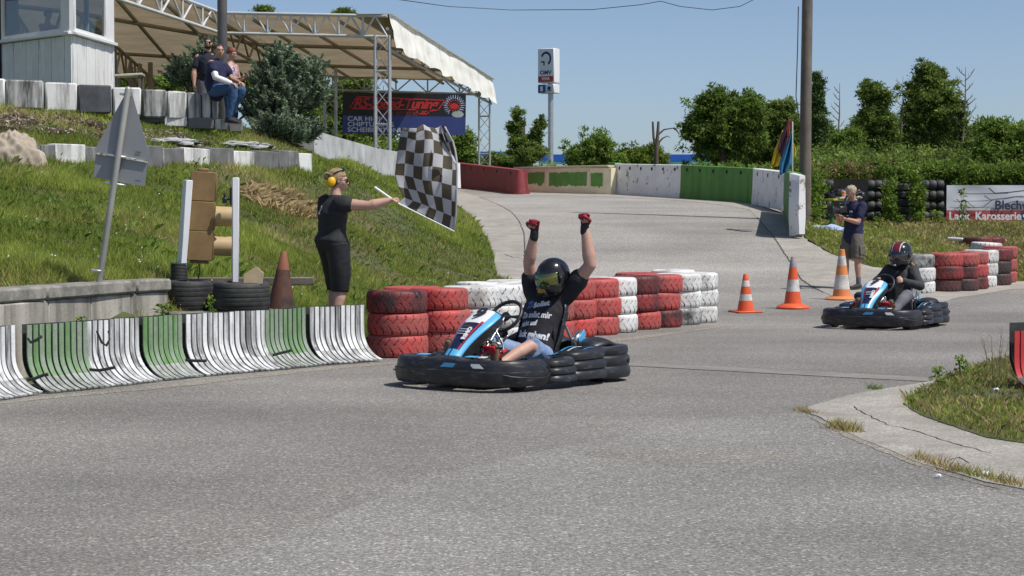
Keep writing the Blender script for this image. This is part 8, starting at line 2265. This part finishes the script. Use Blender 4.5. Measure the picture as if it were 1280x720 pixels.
# seated man
Ds = 38.9; s0 = P(277, 117.5, Ds)
S1 = thing('person', 'man in navy t-shirt with white sleeve and blue jeans seated on the wall end', 'person', (s0.x, Ds + .12, s0.z - .03), R(-22))
mb = MB(); pel, ch, nk = (0, 0, .10), (-.01, 0, .42), (.03, 0, .63); torso(mb, pel, ch, nk, (0, 1, 0), 1.15, 1.12, belly=.04)
Sr_, Sl_ = Vector((.03, -.20, .55)), Vector((.03, .20, .55)); Er_, El_ = Vector((.16, -.27, .30)), Vector((.18, .24, .30)); Wr_, Wl2 = Vector((.40, -.17, .20)), Vector((.38, .14, .24))
armchain(mb, Sr_, Er_, Wr_, 1.12); armchain(mb, Sl_, El_, Wl2, 1.1); hand(mb, Wr_, (1, .1, -.35), (0, .1, -1), .35, 1); hand(mb, Wl2, (1, -.2, -.3), (0, 0, -1), .35, -1)
legs = (((.03, -.10, .09), (.43, -.12, .12), (.33, -.12, -.40)), ((.03, .10, .09), (.44, .12, .10), (.20, .14, -.36)))
for l in legs: legchain(mb, *l, 1.12)
q, Mx, k = headbody(mb, (.07, 0, .775), (.75, -.65, -.05), (0, 0, 1), 1.06, nk)
blob('body', mb, .013, m_skin2, S1, it=3); faceparts(S1, q, Mx, k); simple_hair(S1, q, Mx, m_dkh, .035, .055)
mb = MB(); torso(mb, (0, 0, .08), ch, (.03, 0, .61), (0, 1, 0), 1.17, 1.14, .022, belly=.045)
for a, b_ in ((Sr_, Er_), (Sl_, El_)): mb.tube([seg3(a, ch, .2), seg3(a, b_, .12), seg3(a, b_, .5)], [.090, .084, .086], 16, True)
blob('t_shirt', mb, .014, m_navyc, S1, it=3, wr=.018, wrs=6)
mb = MB(); mb.tube([seg3(Sr_, Er_, .42), Er_, seg3(Er_, Wr_, .5), seg3(Er_, Wr_, .95)], [.070, .060, .052, .040], 16, True); blob('white_sleeve', mb, .010, M_('white_cloth', (.78, .78, .80), .8, bump=.2), S1, it=2, wr=.005, wrs=10)
mb = MB()
for l in legs: legchain(mb, l[0], l[1], Vector(l[2]) + Vector((0, 0, .02)), 1.14, .014)
mb.ell((0, 0, .08), (.15, .20, .12)); blob('jeans', mb, .012, m_jean, S1, it=3, wr=.014, wrs=9)
for l in legs: shoe('shoe', S1, Vector(l[2]) + Vector((0, 0, 0)), Vector(l[2]) + Vector((.2, 0, -.02)), m_hood, 1.05)
# standing man with sunglasses
s0 = P(263, 48, 40.6); zs_ = s0.z - 1.83
S2 = thing('person', 'bearded man with sunglasses in black t-shirt standing behind the seated man', 'person', (s0.x - .05, 40.6, zs_), R(-80))
mb = MB(); pel, ch, nk = (0, 0, .98), (0, 0, 1.32), (.0, 0, 1.52); torso(mb, pel, ch, nk, (0, 1, 0), 1.12, 1.08, belly=.02)
a1, a2 = Vector((0, -.19, 1.42)), Vector((0, .19, 1.42)); e1_, e2_ = Vector((.02, -.27, 1.15)), Vector((.03, .28, 1.15)); w1_, w2_ = Vector((.10, -.27, .90)), Vector((.16, .22, .92))
armchain(mb, a1, e1_, w1_, 1.15); armchain(mb, a2, e2_, w2_, 1.15); hand(mb, w1_, (.1, 0, -1), (0, 1, 0), .3, 1); hand(mb, w2_, (.2, 0, -1), (0, -1, 0), .3, -1)
legchain(mb, (0, -.1, .94), (.02, -.11, .5), (0, -.12, .09), 1.1); legchain(mb, (0, .1, .94), (.02, .11, .5), (0, .12, .09), 1.1)
q, Mx, k = headbody(mb, (.03, 0, 1.69), (1, -.05, -.08), (0, 0, 1), 1.05, nk)
blob('body', mb, .013, m_skin2, S2, it=3); faceparts(S2, q, Mx, k); simple_hair(S2, q, Mx, m_dkh, .03, .06, 1.05)
inv = Mx.transposed(); c0 = q(0, 0, 0); mb = MB(); mb.ell(q(0, .022, -.045), (.064, .072, .070), Mx, 16, 12); blob('beard', mb, .009, m_dkh, S2, it=1, wr=.003, wrs=30, cut=lambda p, inv=inv, c0=c0: (inv @ (Vector(p) - c0)).z > -.03 or (inv @ (Vector(p) - c0)).y < -.01)
mb = MB(); mb.ell(q(.034, .092, .014), (.028, .008, .018), Mx, 12, 8); mb.ell(q(-.034, .092, .014), (.028, .008, .018), Mx, 12, 8); mb.tube([q(-.06, .08, .018), q(.06, .08, .018)], .004, 6); mb.build('sunglasses', m_gl, S2, 60)
mb = MB(); torso(mb, pel, ch, (0, 0, 1.50), (0, 1, 0), 1.14, 1.10, .022, belly=.025)
for a, b_ in ((a1, e1_), (a2, e2_)): mb.tube([seg3(a, ch, .2), seg3(a, b_, .15), seg3(a, b_, .6)], [.085, .080, .082], 16, True)
blob('t_shirt', mb, .014, M_('black_blue_tshirt', (.012, .014, .028), .85, var=.2, bump=.2), S2, it=3, wr=.016, wrs=6)
mb = MB(); legchain(mb, (0, -.1, .94), (.02, -.11, .5), (0, -.12, .11), 1.12, .018); legchain(mb, (0, .1, .94), (.02, .11, .5), (0, .12, .11), 1.12, .018); mb.ell((0, 0, .95), (.14, .19, .12)); blob('trousers', mb, .018, m_gry, S2, it=3, wr=.012, wrs=8)
for y in (-.12, .12): shoe('shoe', S2, (0, y, .09), (.2, y, .09), m_hood, 1.05)
# girl with auburn hair looking at her phone
s0 = P(289.5, 61.5, 40.9); zs_ = s0.z - 1.64
S3 = thing('person', 'auburn haired woman in patterned top looking at her phone right of the men', 'person', (s0.x - .02, 40.9, zs_), R(-28))
mb = MB(); pel, ch, nk = (0, 0, .88), (0, 0, 1.18), (.0, 0, 1.36); torso(mb, pel, ch, nk, (0, 1, 0), .90, .90)
a1, a2 = Vector((0, -.165, 1.28)), Vector((0, .165, 1.28)); e1_, e2_ = Vector((.05, -.22, 1.02)), Vector((.05, .22, 1.02)); w1_, w2_ = Vector((.27, -.10, 1.03)), Vector((.27, .10, 1.03))
armchain(mb, a1, e1_, w1_, .85); armchain(mb, a2, e2_, w2_, .85); hand(mb, w1_, (1, .3, .2), (0, .2, 1), .4, -1, sc=.9); hand(mb, w2_, (1, -.3, .2), (0, -.2, 1), .4, 1, sc=.9)
legchain(mb, (0, -.09, .84), (.02, -.1, .45), (0, -.1, .09), .95); legchain(mb, (0, .09, .84), (.02, .1, .45), (0, .1, .09), .95)
q, Mx, k = headbody(mb, (.035, 0, 1.515), (1, -.0, -.38), (0, 0, 1), .95, nk)
blob('body', mb, .013, m_skin, S3, it=3); faceparts(S3, q, Mx, k); simple_hair(S3, q, Mx, m_redh, -.03, .03, 1.03, .005, extra=lambda mb: mb.ell(q(0, -.10, .0), (.05, .05, .07), Mx, 12, 8))
mb = MB(); torso(mb, pel, ch, (0, 0, 1.30), (0, 1, 0), .92, .92, .018)
blob('patterned_top', mb, .011, M_('patterned_top', (.55, .50, .58), .85, var=.1, scale=4, bump=.2, dirt=(.36, .05, .18), damt=.46, dscale=16, dsharp=.03), S3, it=2, wr=.010, wrs=7)
mb = MB(); legchain(mb, (0, -.09, .84), (.02, -.1, .45), (0, -.1, .11), .97, .014); legchain(mb, (0, .09, .84), (.02, .1, .45), (0, .1, .11), .97, .014); mb.ell((0, 0, .85), (.12, .165, .11)); blob('trousers', mb, .018, m_jean, S3, it=3, wr=.010, wrs=8)
for y in (-.1, .1): shoe('shoe', S3, (0, y, .09), (.2, y, .09), m_hood, .9)
PH = thing('phone', 'dark mobile phone in the hands of the auburn haired woman', 'phone', (s0.x - .02, 40.9, zs_), R(-28)); mb = MB(); mb.box((.385, 0, 1.08), (.012, .075, .15), (0, -.7, 0), b=.004); mb.build('phone_body', m_black, PH, 40)
# person inside the booth
s0 = P(57, 15, 42.6)
S4 = thing('person', 'person in dark strappy top sitting behind the booth window, dimly seen', 'person', (s0.x, 42.7, P(57, 44, 42.7).z - .28), R(-35))
mb = MB(); pel, ch, nk = (0, 0, .10), (0, 0, .38), (.02, 0, .56); torso(mb, pel, ch, nk, (0, 1, 0), .92, .95)
a1, a2 = Vector((0, -.17, .48)), Vector((0, .17, .48)); armchain(mb, a1, (.12, -.22, .24), (.34, -.16, .22), .9); armchain(mb, a2, (.12, .22, .24), (.34, .16, .22), .9); hand(mb, (.34, -.16, .22), (1, .1, 0), (0, 0, -1), .3, 1, sc=.9); hand(mb, (.34, .16, .22), (1, -.1, 0), (0, 0, -1), .3, -1, sc=.9)
legchain(mb, (.03, -.1, .08), (.42, -.11, .10), (.38, -.11, -.35), .95); legchain(mb, (.03, .1, .08), (.42, .11, .10), (.38, .11, -.35), .95)
q, Mx, k = headbody(mb, (.05, 0, .71), (1, -.2, -.05), (0, 0, 1), .97, nk); blob('body', mb, .014, m_skin2, S4, it=3); faceparts(S4, q, Mx, k)
simple_hair(S4, q, Mx, m_dkh, -.02, .03, 1.06, .004, extra=lambda mb: mb.ell(q(0, -.11, .04), (.05, .05, .05), Mx, 12, 8))
mb = MB(); torso(mb, pel, ch, (0, 0, .44), (0, 1, 0), .94, .97, .014); blob('top', mb, .012, m_tee2, S4, it=2)
mb = MB(); legchain(mb, (.03, -.1, .08), (.42, -.11, .10), (.38, -.11, -.35), .97, .012); legchain(mb, (.03, .1, .08), (.42, .11, .10), (.38, .11, -.35), .97, .012); mb.ell((0, 0, .08), (.13, .17, .10)); blob('trousers', mb, .018, m_jean, S4, it=2)

S1.location.x -= .13
for o_, dz_ in ((S1, 0), (S2, -.12), (S3, -.11), (PH, -.11)):
    o_.scale = (1.16,) * 3 if o_ is S1 else (1.09,) * 3; o_.location.z += dz_
